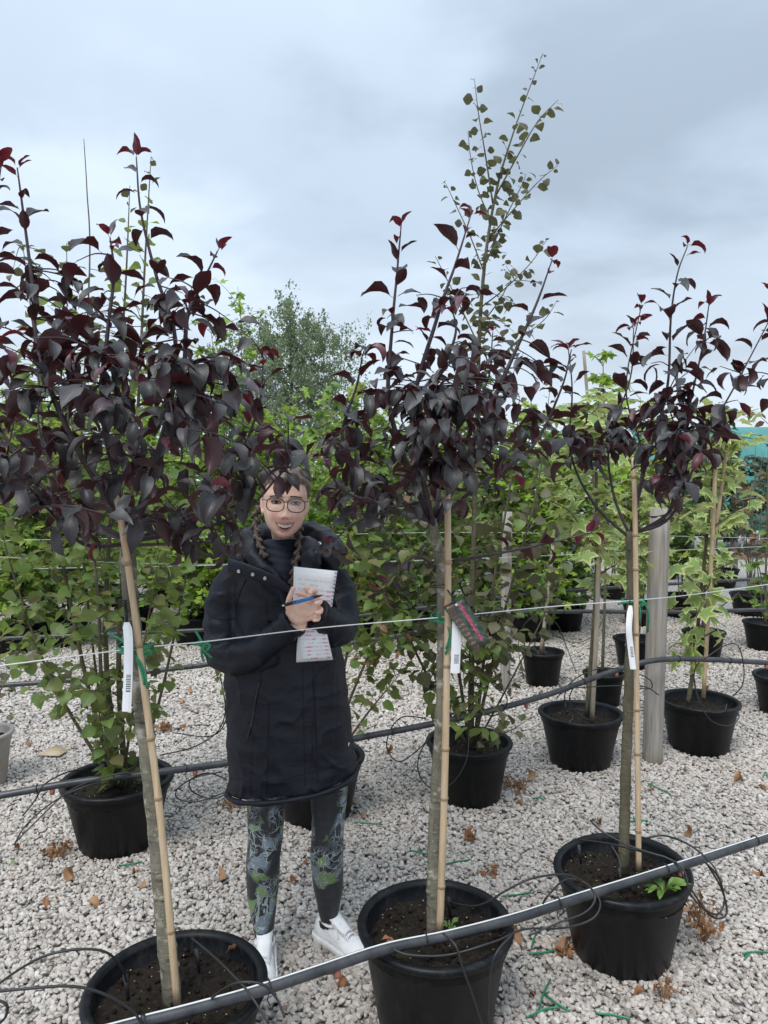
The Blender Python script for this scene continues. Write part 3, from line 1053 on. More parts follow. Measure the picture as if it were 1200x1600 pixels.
# --- middle tree
cB = on_ground(680, 1437)
YB = cB.y
B = Plant('potted_tree', cB, 'purple-leaved standard tree with straight trunk and picture label, right of the woman', 'tree', 'purple-leaved trees of the front row', 22)
make_pot(B.root, cB, 0.235, 0.175, POT_H, 0.05, lumps=160, n=56)
trunk(B, [(677, 1452, YB), (678, 1330, YB), (683, 1220, YB), (690, 1100, YB), (692, 980, YB), (689, 890, YB), (680, 840, YB), (676, 810, YB)], 0.0215, 0.0150, kn=14, wob=.14)
LB, LBy = Leaves('purple', M['purple']), Leaves('purple', M['purple_young'])
LB.clear = LBy.clear = (400, 742, 484, 900)
o_ = YB
for pts, r0, s0, gap, sz in [
    ([(677, 825, o_), (628, 705, o_), (607, 620, o_), (612, 520, o_), (620, 430, o_), (627, 350, o_)], .010, .40, .044, .086),
    ([(677, 825, o_), (645, 650, o_ + .1), (682, 500, o_ + .1), (712, 412, o_ + .1), (736, 335, o_ + .1)], .010, .40, .044, .086),
    ([(679, 830, o_), (650, 670, o_ - .12), (690, 580, o_ - .12), (712, 520, o_ - .12), (705, 478, o_ - .12)], .009, .4, .042, .086),
    ([(682, 815, o_), (755, 660, o_ - .03), (800, 560, o_), (838, 475, o_), (862, 408, o_)], .010, .38, .044, .086),
    ([(675, 815, o_), (590, 755, o_ - .05), (535, 690, o_ - .05), (558, 600, o_ - .05), (566, 556, o_ - .05)], .008, .35, .04, .08),
    ([(675, 815, o_), (600, 790, o_ - .15), (535, 765, o_ - .2), (505, 712, o_ - .22)], .008, .35, .038, .078),
    ([(682, 820, o_), (745, 760, o_ + .05), (830, 700, o_ + .1), (876, 610, o_ + .1), (893, 546, o_ + .1)], .008, .4, .042, .08),
    ([(686, 880, o_), (760, 868, o_ - .05), (850, 850, o_ - .05), (925, 832, o_ - .05)], .006, .45, .036, .07),
    ([(686, 890, o_), (650, 870, o_ - .05), (618, 895, o_ - .08), (602, 915, o_ - .08)], .005, .35, .032, .062),
    ([(674, 810, o_), (600, 800, o_ - .1), (550, 820, o_ - .14), (520, 848, o_ - .16)], .007, .4, .034, .074),
    ([(680, 810, o_), (700, 700, o_ + .2), (760, 600, o_ + .3), (770, 520, o_ + .3)], .008, .35, .042, .08),
]:
    P = B.limb([at(*p) for p in pts], r0, .0018)
    leafy_shoot(B, P, LB, LBy, s0, gap * .8, sz * 1.02, young=2)
    rosette(B, P[-1], P[-1] - P[-2], LBy, 2, .06, .6)
fill(B, [(495, 690), (560, 600), (640, 540), (700, 520), (800, 530), (860, 580), (850, 690), (770, 790), (660, 800), (590, 810), (510, 780)], 92, YB, .17, LB, .081, per=5, Ly=LBy, hang=.35)
fill(B, [(600, 600), (780, 600), (800, 720), (680, 790), (600, 740)], 24, YB - .25, .05, LB, .083, per=5)
fill(B, [(490, 690), (560, 640), (600, 780), (520, 790)], 14, YB - .05, .12, LB, .08, per=5, hang=.4)
fill(B, [(560, 560), (610, 470), (700, 440), (830, 470), (880, 560), (800, 600), (620, 620)], 20, YB, .14, LB, .082, per=4, Ly=LBy, hang=.15)
rosette(B, at(516, 856, YB - .17), (-.1, -.2, -1), LB, 6, .072, .35)
rosette(B, at(505, 765, YB - .2), (0, -.1, -1), LB, 5, .07, .3)
B.finish([LB, LBy], M['bark'], M['twig_purple'], 340)

# --- right tree
cC = on_ground(972, 1352)
YC = cC.y
C_ = Plant('potted_tree', cC, 'purple-leaved standard tree with thin open crown in tub with green weed', 'tree', 'purple-leaved trees of the front row', 23)
make_pot(C_.root, cC, 0.238, 0.165, POT_H, 0.045, lumps=160, n=56, squash=(0.05, 0.9))
trunk(C_, [(974, 1350, YC), (977, 1230, YC), (982, 1100, YC), (985, 980, YC), (986, 880, YC), (983, 830, YC)], 0.0195, 0.0130, kn=12, wob=.14)
LC, LCy = Leaves('purple', M['purple']), Leaves('purple', M['purple_young'])
o_ = YC
for pts, r0, s0, gap, sz in [
    ([(984, 838, o_), (1012, 715, o_), (1042, 610, o_), (1048, 500, o_), (1058, 430, o_), (1074, 385, o_)], .009, .42, .048, .088),
    ([(984, 838, o_), (958, 770, o_ + .05), (952, 690, o_ + .08), (985, 590, o_ + .08), (990, 512, o_ + .08)], .008, .4, .046, .082),
    ([(986, 835, o_), (1045, 800, o_), (1072, 660, o_), (1098, 540, o_), (1108, 474, o_)], .009, .42, .048, .086),
    ([(986, 835, o_), (1050, 805, o_ - .05), (1100, 690, o_ - .08), (1150, 600, o_ - .08), (1205, 495, o_ - .08)], .008, .42, .046, .086),
    ([(983, 840, o_), (930, 790, o_), (892, 710, o_), (894, 610, o_), (888, 545, o_)], .008, .42, .046, .082),
    ([(984, 838, o_), (1004, 715, o_ + .15), (978, 610, o_ + .18), (1002, 478, o_ + .18)], .007, .45, .048, .08),
    ([(985, 838, o_), (1052, 790, o_ - .12), (1058, 690, o_ - .15), (1040, 620, o_ - .15)], .007, .40, .034, .086),
    ([(1205, 640, o_), (1215, 560, o_), (1210, 460, o_)], .004, .1, .06, .08),
]:
    P = C_.limb([at(*p) for p in pts], r0 * .72, .0018)
    leafy_shoot(C_, P, LC, LCy, s0, gap * .75, sz * 1.02, young=2)
    rosette(C_, P[-1], P[-1] - P[-2], LCy, 3, .058, .6)
fill(C_, [(1000, 640), (1060, 600), (1130, 590), (1160, 640), (1110, 720), (1080, 780), (1020, 770), (1000, 700)], 50, YC - .03, .13, LC, .083, per=5, Ly=LCy)
fill(C_, [(1000, 630), (1100, 630), (1095, 730), (1070, 785), (1010, 760)], 30, YC - .06, .12, LC, .083, per=5, hang=.4)
fill(C_, [(930, 650), (985, 640), (985, 720), (935, 720)], 9, YC, .08, LC, .08, per=5)
fill(C_, [(910, 660), (975, 640), (975, 720), (920, 720)], 10, YC, .08, LC, .09, per=5)
fill(C_, [(860, 660), (910, 640), (905, 730), (860, 730)], 8, YC, .08, LC, .09, per=4)
fill(C_, [(980, 600), (1050, 520), (1130, 530), (1190, 560), (1170, 640), (1000, 660)], 16, YC, .12, LC, .085, per=4, Ly=LCy)
rosette(C_, at(1050, 800, YC - .05), (0, -.1, -1), LC, 4, .078, .3)
C_.finish([LC, LCy], M['bark_green'], M['twig_purple'], 300)

# ------------------------------------------------------------------ bamboo canes tied to the trunks
def cane(pts, r0, label, per=10, nodes=7, mat='bamboo', name='bamboo_cane', group='bamboo canes'):
    P = pxpath(pts, per)
    root = tag(empty(name, P[0]), label, 'cane', group)
    MB().tube(P, taper(len(P), r0, r0 * 0.85), 12, wob=0.02).build('stem', M[mat], root)
    for k in range(nodes):
        f = (k + 0.6 + 0.2 * math.sin(k * 2.1)) / nodes * (len(P) - 1)
        i = int(f)
        if i >= len(P) - 1:
            continue
        p = P[i].lerp(P[i + 1], f - i)
        t_ = (P[i + 1] - P[i]).normalized()
        MB().lathe(p, [(r0 * 0.93, -.006), (r0 * 1.16, -.002), (r0 * 1.10, .0012), (r0 * 1.18, .003), (r0 * 0.93, .007)], 12, t_).build('node', M['bamboo_node'], root)
    return root
cane([(277, 1570, YA - .06), (252, 1290, YA - .055), (226, 1080, YA - .05), (204, 910, YA - .05), (178, 745, YA - .06)], .0098, 'pale bamboo cane leaning along the mottled left trunk', nodes=6)
cane([(687, 1456, YB - .055), (694, 1250, YB - .05), (698, 1050, YB - .05), (700, 900, YB - .05), (698, 640, YB - .05)], .0112, 'golden bamboo cane tied to the trunk with the picture label', nodes=7)
cane([(998, 1360, YC - .055), (996, 1180, YC - .055), (994, 1000, YC - .055), (993, 850, YC - .055), (990, 715, YC - .05)], .0098, 'straight bamboo cane in the tub with the green weed', nodes=7)

# ------------------------------------------------------------------ white line, green ties, labels
def line(name, pts, rad, mat, label, cat, group=None, per=8, n=6):
    o = MB().tube(pxpath(pts, per), rad, n).build(name, mat)
    return tag(o, label, cat, group)
line('guide_wire', [(-60, 1048, YA - .2), (205, 1014, YA - .035), (325, 1002, YA + .02), (500, 981, YB - .12), (695, 964, YB - .04), (860, 948, YB + .15), (992, 938, YC - .035), (1090, 928, YC + .15), (1260, 905, YC + .5)],
     .0017, M['wire'], 'white guide wire running in front of the woman from trunk to trunk', 'wire')
def knot(name, c, px_, Y, sprigs, label, coils=3, r=.021, ax=(0, 0, 1)):
    b = MB()
    for k in range(coils):
        P = [Vector(c) + Vector((math.cos(a) * r * 1.35, math.sin(a) * r, (k - coils / 2) * .0055 + .004 * math.sin(a * 2 + k))) for a in [i * 6.28 / 16 for i in range(17)]]
        b.tube(P, .0022, 5, flat=1.4)
    for q in sprigs:
        b.tube(spline([Vector(c) + Vector((0, -r, 0))] + [at(x, y, Y + dy) for x, y, dy in q], 4), .0024, 5, flat=1.5)
    return tag(b.build(name, M['tie']), label, 'plant tie', 'green plant ties')
knot('plant_tie', at(212, 1012, YA - .02), 0, YA - .06, [[(190, 1000, 0), (168, 989, .02)], [(222, 1040, 0), (231, 1076, 0)], [(219, 1042, 0), (226, 1070, 0)], [(205, 1018, 0), (198, 1016, 0)]], 'green tie binding cane and wire to the mottled left trunk', 4, .034)
knot('plant_tie', at(318, 1004, YA + .03), 0, YA + .02, [[(309, 992, 0), (305, 986, 0)], [(318, 1016, 0), (331, 1028, 0)], [(315, 1020, 0), (319, 1034, 0)], [(328, 1008, 0), (322, 1018, 0)], [(313, 1008, 0), (300, 1006, .01)]], 'green tie knotted on the wire at the woman\'s sleeve', 2, .010)
knot('plant_tie', at(694, 965, YB - .02), 0, YB - .06, [[(705, 1000, -.01), (696, 1022, 0)], [(712, 968, 0), (702, 955, 0)], [(684, 962, 0), (688, 955, 0)], [(703, 990, 0), (697, 1014, 0)]], 'green tie beside the picture label on the middle trunk', 4, .030)
knot('plant_tie', at(989, 939, YC - .02), 0, YC - .06, [[(1006, 940, 0), (1013, 960, 0), (1012, 988, .02)], [(1000, 950, 0), (999, 972, 0)], [(975, 942, 0), (965, 944, 0)]], 'green tie with long loose ends on the right trunk', 3, .028)

# printed strip labels with bar code
t = NT('strip_label')
sp_ = t.node('ShaderNodeSeparateXYZ', {0: t.uv()})
u, v = sp_.outputs[0], sp_.outputs[1]
bar = t.math('GREATER_THAN', t.noise(t.node('ShaderNodeCombineXYZ', {1: t.math('MULTIPLY', v, 130.0)}).outputs[0], 1.0, 0), 0.49)
inb = t.math('MULTIPLY', t.math('MULTIPLY', t.math('GREATER_THAN', v, 0.16), t.math('LESS_THAN', v, 0.31)), t.math('MULTIPLY', t.math('GREATER_THAN', u, 0.34), t.math('LESS_THAN', u, 0.84)))
bar = t.math('MULTIPLY', bar, inb)
tx = t.math('GREATER_THAN', t.noise(t.node('ShaderNodeCombineXYZ', {0: t.math('MULTIPLY', u, 60.0), 1: t.math('MULTIPLY', v, 150.0)}).outputs[0], 1.0, 1), 0.56)
inx = t.math('MULTIPLY', t.math('MULTIPLY', t.math('GREATER_THAN', v, 0.72), t.math('LESS_THAN', v, 0.93)), t.math('MULTIPLY', t.math('GREATER_THAN', u, 0.72), t.math('LESS_THAN', u, 0.86)))
ink = t.math('MAXIMUM', bar, t.math('MULTIPLY', t.math('MULTIPLY', tx, inx), 0.6))
t.set('Base Color', t.mix(ink, (0.74, 0.75, 0.77), (0.03, 0.03, 0.035))).set('Roughness', 0.4)
M['strip'] = t.m
def strip(pts, w, label, bend=0.0):
    """pts: centre line from bottom to top, px with Y"""
    P = pxpath(pts, 6)
    vs, uvs, fs = [], [], []
    L = len(P)
    for i, p in enumerate(P):
        q = i / (L - 1)
        k = 1 if q < 0.9 else lerp(1, 0.55, (q - 0.9) / 0.1)
        off = bend * math.sin(q * 5)
        for s_ in (-1, -0.33, 0.33, 1):
            vs.append(p + Vector((s_ * w / 2 * k, off + 0.003 * s_ * s_, 0))); uvs.append((0.5 + s_ / 2, q))
    for i in range(L - 1):
        for k in range(3):
            a = i * 4 + k
            fs.append((a, a + 1, a + 5, a + 4))
    root = tag(empty('plant_label', P[0]), label, 'plant label', 'white bar code labels')
    o = MB().add(vs, fs, uvs).build('strip', M['strip'], root, False)
    md = o.modifiers.new('thick', 'SOLIDIFY'); md.thickness = .0006
    MB().tube([P[-1] + Vector((-.004, -.001, -.012)), P[-1] + Vector((-.002, .0, .012)), P[-1] + Vector((.002, .006, .03))], .0018, 6).build('loop', M['twine'], root)
    return root
strip([(197, 1112, YA - .07), (199, 1050, YA - .075), (200, 1000, YA - .075), (198, 972, YA - .06)], .0232, 'creased white bar code label on the mottled left trunk', .003)
strip([(711, 1052, YB - .075), (713, 1005, YB - .08), (714, 965, YB - .08)], .0275, 'flat white bar code label under the picture label')
strip([(990, 1046, YC - .085), (986, 1008, YC - .09), (983, 980, YC - .09), (985, 946, YC - .07)], .0205, 'white strip label hanging edge-on from the right trunk', .004)
# dark twine that holds cane and label
for p, r_, lab in ((at(203, 937, YA - .02), .033, 'thin dark twine round cane and mottled left trunk'), (at(690, 914, YB - .02), .03, 'thin dark twine round cane above the picture label')):
    b = MB()
    for k in range(2):
        b.tube([p + Vector((math.cos(a) * r_ * 1.15, math.sin(a) * r_, k * .006 + .004 * math.sin(a + k))) for a in [i * 6.28 / 18 for i in range(19)]], .0012, 5)
    tag(b.build('twine', M['twine']), lab, 'twine')
tag(MB().tube(pxpath([(195, 938, YA - .035), (197, 958, YA - .05), (198, 975, YA - .06)], 4), .0042, 6, flat=.5).build('label_strap', M['twine']), 'black strap holding the creased label to the left trunk', 'strap')
tag(MB().tube(pxpath([(693, 913, YB - .035), (703, 927, YB - .07), (713, 944, YB - .09)], 4), .0030, 6, flat=.6).build('label_strap', M['twine']), 'black strap holding the picture label to its trunk', 'strap')

# picture label: brown text strip and a photograph of pink blossom, in its clear sleeve
t = NT('picture_print')
sp_ = t.node('ShaderNodeSeparateXYZ', {0: t.uv()})
u, v = sp_.outputs[0], sp_.outputs[1]
nz = t.noise(t.uv((4.0, 7.0, 1)), 2.2, 5, 0.65, 0.6)
band = t.math('SUBTRACT', 1.0, t.math('MULTIPLY', t.math('ABSOLUTE', t.math('SUBTRACT', u, 0.66)), 3.4))
blos = t.math('MULTIPLY', t.math('SUBTRACT', t.math('ADD', t.math('MULTIPLY', band, 0.6), nz), 0.86), 5.0, clamp=True)
n2_ = t.noise(t.uv((9.0, 15.0, 1)), 2.0, 3)
pink = t.ramp(n2_, [(0.3, (0.16, 0.012, 0.03)), (0.5, (0.38, 0.05, 0.11)), (0.72, (0.58, 0.17, 0.26))])
bg = t.ramp(t.noise(t.uv((3, 5, 1)), 1.5, 3), [(0.35, (0.012, 0.022, 0.016)), (0.6, (0.045, 0.075, 0.05)), (0.75, (0.10, 0.13, 0.08))])
ph_ = t.mix(t.math('MULTIPLY', blos, t.math('MULTIPLY', t.math('GREATER_THAN', v, 0.10), t.math('LESS_THAN', v, 0.92))), bg, pink)
txt = t.math('MULTIPLY', t.math('GREATER_THAN', t.noise(t.uv((26, 40, 1)), 1.0, 1), 0.55), t.math('GREATER_THAN', t.math('SINE', t.math('MULTIPLY', v, 62.0)), 0.1))
txt = t.math('MULTIPLY', txt, t.math('LESS_THAN', v, 0.72))
brn = t.mix(t.math('MULTIPLY', txt, 0.75), (0.075, 0.040, 0.030), (0.36, 0.30, 0.24))
t.set('Base Color', t.mix(t.math('LESS_THAN', u, 0.36), ph_, brn)).set('Roughness', 0.22)
M['picture'] = t.m
def quad_card(name, corners, thick, mat, parent=None, bend=0.004):
    a, b_, c_, d_ = [Vector(x) for x in corners]       # bottom-left, bottom-right, top-right, top-left
    nrm = (b_ - a).cross(d_ - a).normalized()
    vs, uvs, fs = [], [], []
    n, m = 6, 8
    for j in range(m + 1):
        for i in range(n + 1):
            s_, q = i / n, j / m
            vs.append(a.lerp(b_, s_).lerp(d_.lerp(c_, s_), q) + nrm * bend * math.sin(q * math.pi)); uvs.append((s_, q))
    for j in range(m):
        for i in range(n):
            k = j * (n + 1) + i
            fs.append((k, k + 1, k + n + 2, k + n + 1))
    o = MB().add(vs, fs, uvs).build(name, mat, parent)
    md = o.modifiers.new('thick', 'SOLIDIFY'); md.thickness = thick; md.offset = -1
    return o
pl_root = tag(empty('picture_label', at(712, 944, YB - .09)), 'plant label with a photo of pink blossom hanging from the middle trunk', 'plant label')
quad_card('card', [at(739, 1016, YB - .10), at(767, 1004, YB - .085), at(724, 932, YB - .075), at(692, 948, YB - .09)], .0012, M['picture'], pl_root)
MB().tube([at(697, 950, YB - .0935), at(740, 1013, YB - .1035)], .0009, 5).build('edge', M['tie'], pl_root)
MB().lathe(at(713, 945, YB - .090), [(.0022, -.002), (.0042, -.002), (.0042, .002), (.0022, .002)], 12, (0.1, -1, 0)).build('eyelet', M['wire'], pl_root)
# ------------------------------------------------------------------ second row: multi-stemmed round-leaved shrubs and variegated maples
def tub(px, py, h=0.31):
    p = atz(px, py, h)
    return Vector((p.x, p.y, 0))

# round-leaved shrub on the left
c = tub(184, 1213); Y = c.y
K1 = Plant('potted_shrub', c, 'many-stemmed round-leaved shrub in black tub behind the mottled left trunk', 'shrub', 'round-leaved shrubs of the second row', 31)
make_pot(K1.root, c, 0.245, 0.17, .31, .05, lumps=40)
LK, LKb = Leaves('round', M['katsura']), Leaves('round', M['katsura_dark'])
for pts, r0, s0, gap, sz in [
    ([(180, 1235, Y), (145, 1010, Y), (126, 760, Y - .1), (140, 420, Y - .1), (136, 300, Y - .1), (131, 217, Y - .1)], .0065, .3, .05, .05),
    ([(188, 1235, Y), (165, 1000, Y + .05), (180, 700, Y + .1), (196, 450, Y + .1), (203, 290, Y + .1)], .015, .3, .05, .052),
    ([(196, 1235, Y), (186, 1000, Y), (212, 700, Y), (226, 420, Y), (236, 245, Y)], .015, .3, .055, .052),
    ([(182, 1235, Y), (130, 1040, Y - .1), (78, 760, Y - .15), (55, 540, Y - .15), (36, 385, Y - .15)], .011, .3, .05, .052),
    ([(200, 1230, Y), (245, 1110, Y + .1), (285, 930, Y + .15), (305, 800, Y + .15), (300, 640, Y + .15)], .009, .35, .06, .05),
    ([(180, 1230, Y), (80, 1060, Y - .1), (22, 900, Y - .12), (-15, 760, Y - .12)], .009, .3, .045, .055),
    ([(184, 1235, Y), (160, 1080, Y - .15), (150, 900, Y - .2), (110, 640, Y - .2), (104, 380, Y - .2)], .011, .3, .045, .052),
    ([(190, 1235, Y), (205, 1130, Y - .12), (226, 1000, Y - .15), (250, 860, Y - .18)], .008, .3, .045, .05),
    ([(178, 1235, Y), (170, 1180, Y - .2), (160, 1140, Y - .24), (148, 1080, Y - .26)], .006, .15, .03, .055),
    ([(192, 1235, Y), (215, 1190, Y - .1), (228, 1150, Y - .1)], .005, .3, .04, .05),
]:
    P = K1.limb([at(*p) for p in pts], r0, .0015)
    if pts[-1][1] < 230:
        P = P[:int(len(P) * .62)]          # a bare whip tops this stem
    leafy_shoot(K1, P, LK, LKb, s0, gap * .62, sz * 1.2, (0.5, 0.0), 6, taper_end=.7, roll=1.2)
fill(K1, [(0, 560), (100, 520), (250, 540), (300, 700), (310, 900), (255, 1060), (225, 1150), (140, 1150), (60, 1080), (0, 960)], 150, Y - .05, .16, LK, .072, per=6, gap=.045, rad=.002, hang=.35, Ly=LKb, roll=1.0)
fill(K1, [(-10, 850), (300, 840), (290, 980), (240, 1120), (150, 1140), (50, 1090), (0, 1000)], 110, Y - .1, .12, LK, .074, per=6, gap=.04, rad=.002, hang=.4, Ly=LKb, roll=1.0)
fill(K1, [(0, 400), (130, 370), (270, 480), (280, 600), (0, 600)], 26, Y, .12, LKb, .056, per=5, gap=.05, rad=.002, hang=.3)
fill(K1, [(130, 1080), (185, 1090), (190, 1205), (150, 1215)], 22, Y - .15, .04, LK, .07, per=4, gap=.04, rad=.002)
K1.finish([LK, LKb], M['bark_green'], M['bark_green'], 300)

# round-leaved shrub behind the woman
c = tub(494, 1205, .31); c.y = 3.60; c.x = (494 - 600) / F * 3.63; Y = c.y
K2 = Plant('potted_shrub', c, 'loose twiggy shrub in black tub standing directly behind the woman\'s legs', 'shrub', 'round-leaved shrubs of the second row', 32)
make_pot(K2.root, c, 0.235, 0.165, .31, .05)
L2, L2b = Leaves('round', M['katsura']), Leaves('oval', M['russet'])
for k, pts in enumerate([
    [(494, 1220, Y), (520, 1050, Y), (560, 900, Y), (600, 780, Y)], [(498, 1220, Y), (560, 1060, Y - .1), (610, 950, Y - .12), (640, 860, Y - .12)],
    [(490, 1220, Y), (430, 1080, Y), (370, 1040, Y - .05), (330, 1060, Y - .1)], [(492, 1220, Y), (470, 950, Y), (470, 760, Y), (520, 640, Y)],
    [(500, 1220, Y), (570, 1120, Y - .1), (620, 1060, Y - .15)], [(488, 1220, Y), (420, 960, Y), (360, 820, Y)], [(500, 1220, Y), (545, 1000, Y + .1), (545, 860, Y + .1), (580, 720, Y + .1)]]):
    P = K2.limb([at(*p) for p in pts], .009, .0015)
    leafy_shoot(K2, P, L2, None, .35, .04, .066, (0.4, 0.0), 0, roll=1.1)
fill(K2, [(525, 760), (600, 720), (650, 800), (655, 960), (620, 1070), (570, 1090), (545, 1000)], 85, Y - .05, .14, L2, .068, per=5, gap=.045, rad=.002, hang=.35, Ly=L2b)
fill(K2, [(530, 860), (650, 850), (640, 1040), (560, 1080)], 40, Y - .1, .1, L2, .07, per=5, gap=.04, rad=.002, hang=.4, Ly=L2b, roll=1.0)
fill(K2, [(325, 1040), (362, 1040), (362, 1110), (330, 1120)], 4, Y - .05, .05, L2, .06, per=3, gap=.05, rad=.002)
K2.finish([L2, L2b], M['bark_green'], M['twig_brown'], 240)

# tall round-leaved tree behind the middle tub
c = tub(733, 1155); Y = c.y
K3 = Plant('potted_tree', c, 'tallest round-leaved tree with bare leader rising high above the crowns', 'tree', None, 33)
make_pot(K3.root, c, 0.222, 0.16, .31, .05, lumps=30)
L3, L3b = Leaves('round', M['katsura_dark']), Leaves('round', M['katsura'])
for pts, r0, s0, gap, sz in [
    ([(735, 1170, Y), (738, 950, Y), (744, 700, Y), (752, 470, Y), (772, 315, Y), (803, 205, Y), (848, 84, Y)], .018, .40, .048, .056),
    ([(770, 318, Y), (758, 240, Y), (748, 180, Y), (741, 122, Y)], .005, .1, .05, .05),
    ([(768, 345, Y), (748, 300, Y + .05), (736, 250, Y + .1), (731, 205, Y + .1)], .004, .1, .045, .048),
    ([(775, 305, Y), (808, 245, Y - .05), (840, 190, Y - .1), (872, 156, Y - .1)], .005, .1, .042, .054),
    ([(766, 370, Y), (800, 330, Y - .05), (840, 285, Y - .1), (872, 258, Y - .1)], .004, .1, .044, .052),
    ([(760, 410, Y), (785, 350, Y + .1), (815, 290, Y + .1), (822, 272, Y + .1)], .004, .1, .04, .05),
    ([(758, 430, Y), (735, 370, Y), (712, 320, Y), (696, 286, Y)], .004, .15, .05, .05),
    ([(752, 480, Y), (790, 450, Y - .05), (830, 410, Y - .1), (856, 372, Y - .1)], .004, .15, .05, .05),
    ([(750, 510, Y), (780, 470, Y + .1), (800, 440, Y + .1), (835, 440, Y + .1)], .004, .15, .05, .05),
    ([(748, 540, Y), (715, 470, Y), (690, 420, Y), (680, 400, Y)], .004, .2, .05, .05),
    ([(746, 600, Y), (800, 540, Y - .1), (850, 500, Y - .1), (870, 470, Y - .1)], .004, .2, .045, .05),
    ([(733, 1170, Y), (650, 1020, Y - .05), (600, 880, Y - .1), (580, 720, Y - .1)], .009, .35, .045, .06),
    ([(735, 1170, Y), (700, 950, Y - .1), (660, 780, Y - .15), (640, 640, Y - .15)], .010, .35, .045, .06),
    ([(738, 1170, Y), (790, 950, Y - .1), (840, 760, Y - .15), (860, 600, Y - .15)], .010, .35, .045, .06),
    ([(740, 1170, Y), (770, 920, Y - .2), (800, 740, Y - .25), (812, 620, Y - .25)], .010, .35, .045, .06),
    ([(740, 1170, Y), (800, 1060, Y - .15), (850, 960, Y - .2), (880, 880, Y - .2)], .006, .35, .045, .06),
    ([(735, 1170, Y), (800, 1140, Y - .25), (830, 1120, Y - .28)], .004, .2, .05, .055),
]:
    P = K3.limb([at(*p) for p in pts], r0, .0013)
    leafy_shoot(K3, P, L3, None, s0, gap * .58, sz * 1.02, (0.45, -0.05), 0, taper_end=.6, roll=1.3)
fill(K3, [(690, 520), (770, 440), (830, 500), (800, 600), (700, 620)], 24, Y, .12, L3, .06, per=5, gap=.05, rad=.0018, hang=.3)
fill(K3, [(570, 840), (880, 840), (850, 980), (760, 1060), (640, 1040)], 60, Y - .15, .12, L3, .082, per=6, gap=.04, rad=.002, hang=.4, Ly=L3b, roll=1.0)
fill(K3, [(752, 330), (790, 340), (800, 430), (740, 440)], 20, Y, .06, L3, .058, per=4, gap=.05, rad=.0018, hang=.3)
fill(K3, [(580, 760), (700, 740), (850, 760), (880, 860), (850, 960), (800, 1040), (760, 1110), (700, 1120), (640, 1060), (590, 940)], 100, Y - .08, .16, L3, .078, per=6, gap=.045, rad=.002, hang=.45, Ly=L3b)
fill(K3, [(660, 960), (740, 930), (790, 980), (765, 1100), (700, 1140), (660, 1080)], 60, Y - .12, .1, L3b, .082, per=6, gap=.045, rad=.002, hang=.75)
K3.finish([L3, L3b], M['bark_green'], M['bark_green'], 300)

# variegated maples
def maple_tree(px, py, top, poly, n, label, seed, size=.13, rt=.238, extra=None, gap=.06, most=220, name='potted_tree', kind='maple', mat='variegated', group='variegated maples of the second row', shoots=()):
    c = tub(px, py); Y = c.y
    T = Plant(name, c, label, 'tree', group, seed)
    make_pot(T.root, c, rt, rt * .72, .31, .055, lumps=30, squash=(0.02, seed))
    P = pxpath([(px + top[0][0], py + 8, Y)] + [(x, y, Y) for x, y in top[1:]], 6)
    R = taper(len(P), .0145, .006)
    T.trunk.tube(P, R, 9, wob=.12)
    T.sk += list(zip(P, R))
    L = Leaves(kind, M[mat])
    for pts in shoots:
        Q = T.limb([at(x, y, Y + d) for x, y, d in pts], .006, .0015)
        leafy_shoot(T, Q, L, None, .15, gap, size, (0.2, -.15), 0)
    fill(T, poly, n, Y - .03, .17, L, size, per=4, gap=gap, rad=.0025, hang=.25, reach=.45)
    T.finish([L], M['bark_green'], M['twig_brown'], most)
    return T
maple_tree(907, 1111, [(10, 0), (926, 1000), (932, 880), (932, 720), (938, 600)], [(855, 640), (930, 600), (985, 640), (985, 760), (970, 830), (1000, 860), (960, 940), (900, 900), (850, 800)], 80,
           'yellow-green maple in black tub left of the grey timber post', 41, size=.15,
           shoots=[[(932, 860, 0), (890, 800, -.1), (850, 780, -.1)], [(932, 900, 0), (985, 870, -.1), (1010, 880, -.1)]])
maple_tree(1093, 1092, [(-18, 0), (1085, 1030), (1098, 900), (1112, 760), (1118, 660)], [(1040, 640), (1110, 620), (1190, 640), (1190, 760), (1160, 830), (1090, 840), (1040, 780)], 46,
           'cream-edged maple with tiered foliage in black tub right of the timber post', 42, size=.15,
           shoots=[[(1096, 920, 0), (1060, 890, -.08), (1040, 880, -.1)], [(1098, 900, 0), (1140, 880, -.1), (1160, 872, -.12)], [(1094, 960, 0), (1130, 945, -.12), (1155, 925, -.15)],
                   [(1094, 960, 0), (1065, 950, -.1), (1042, 955, -.12)], [(1090, 1000, 0), (1120, 985, -.14), (1132, 995, -.16)], [(1088, 1010, 0), (1062, 1005, -.1), (1046, 1012, -.12)],
                   [(1104, 840, 0), (1070, 815, -.1), (1050, 810, -.12)], [(1104, 830, 0), (1150, 800, -.1), (1170, 790, -.12)], [(1094, 980, 0), (1090, 960, -.14), (1088, 950, -.2)],
                   [(1086, 1030, 0), (1060, 1030, -.12), (1055, 1030, -.14)], [(1096, 930, 0), (1108, 915, -.16), (1110, 900, -.2)]])
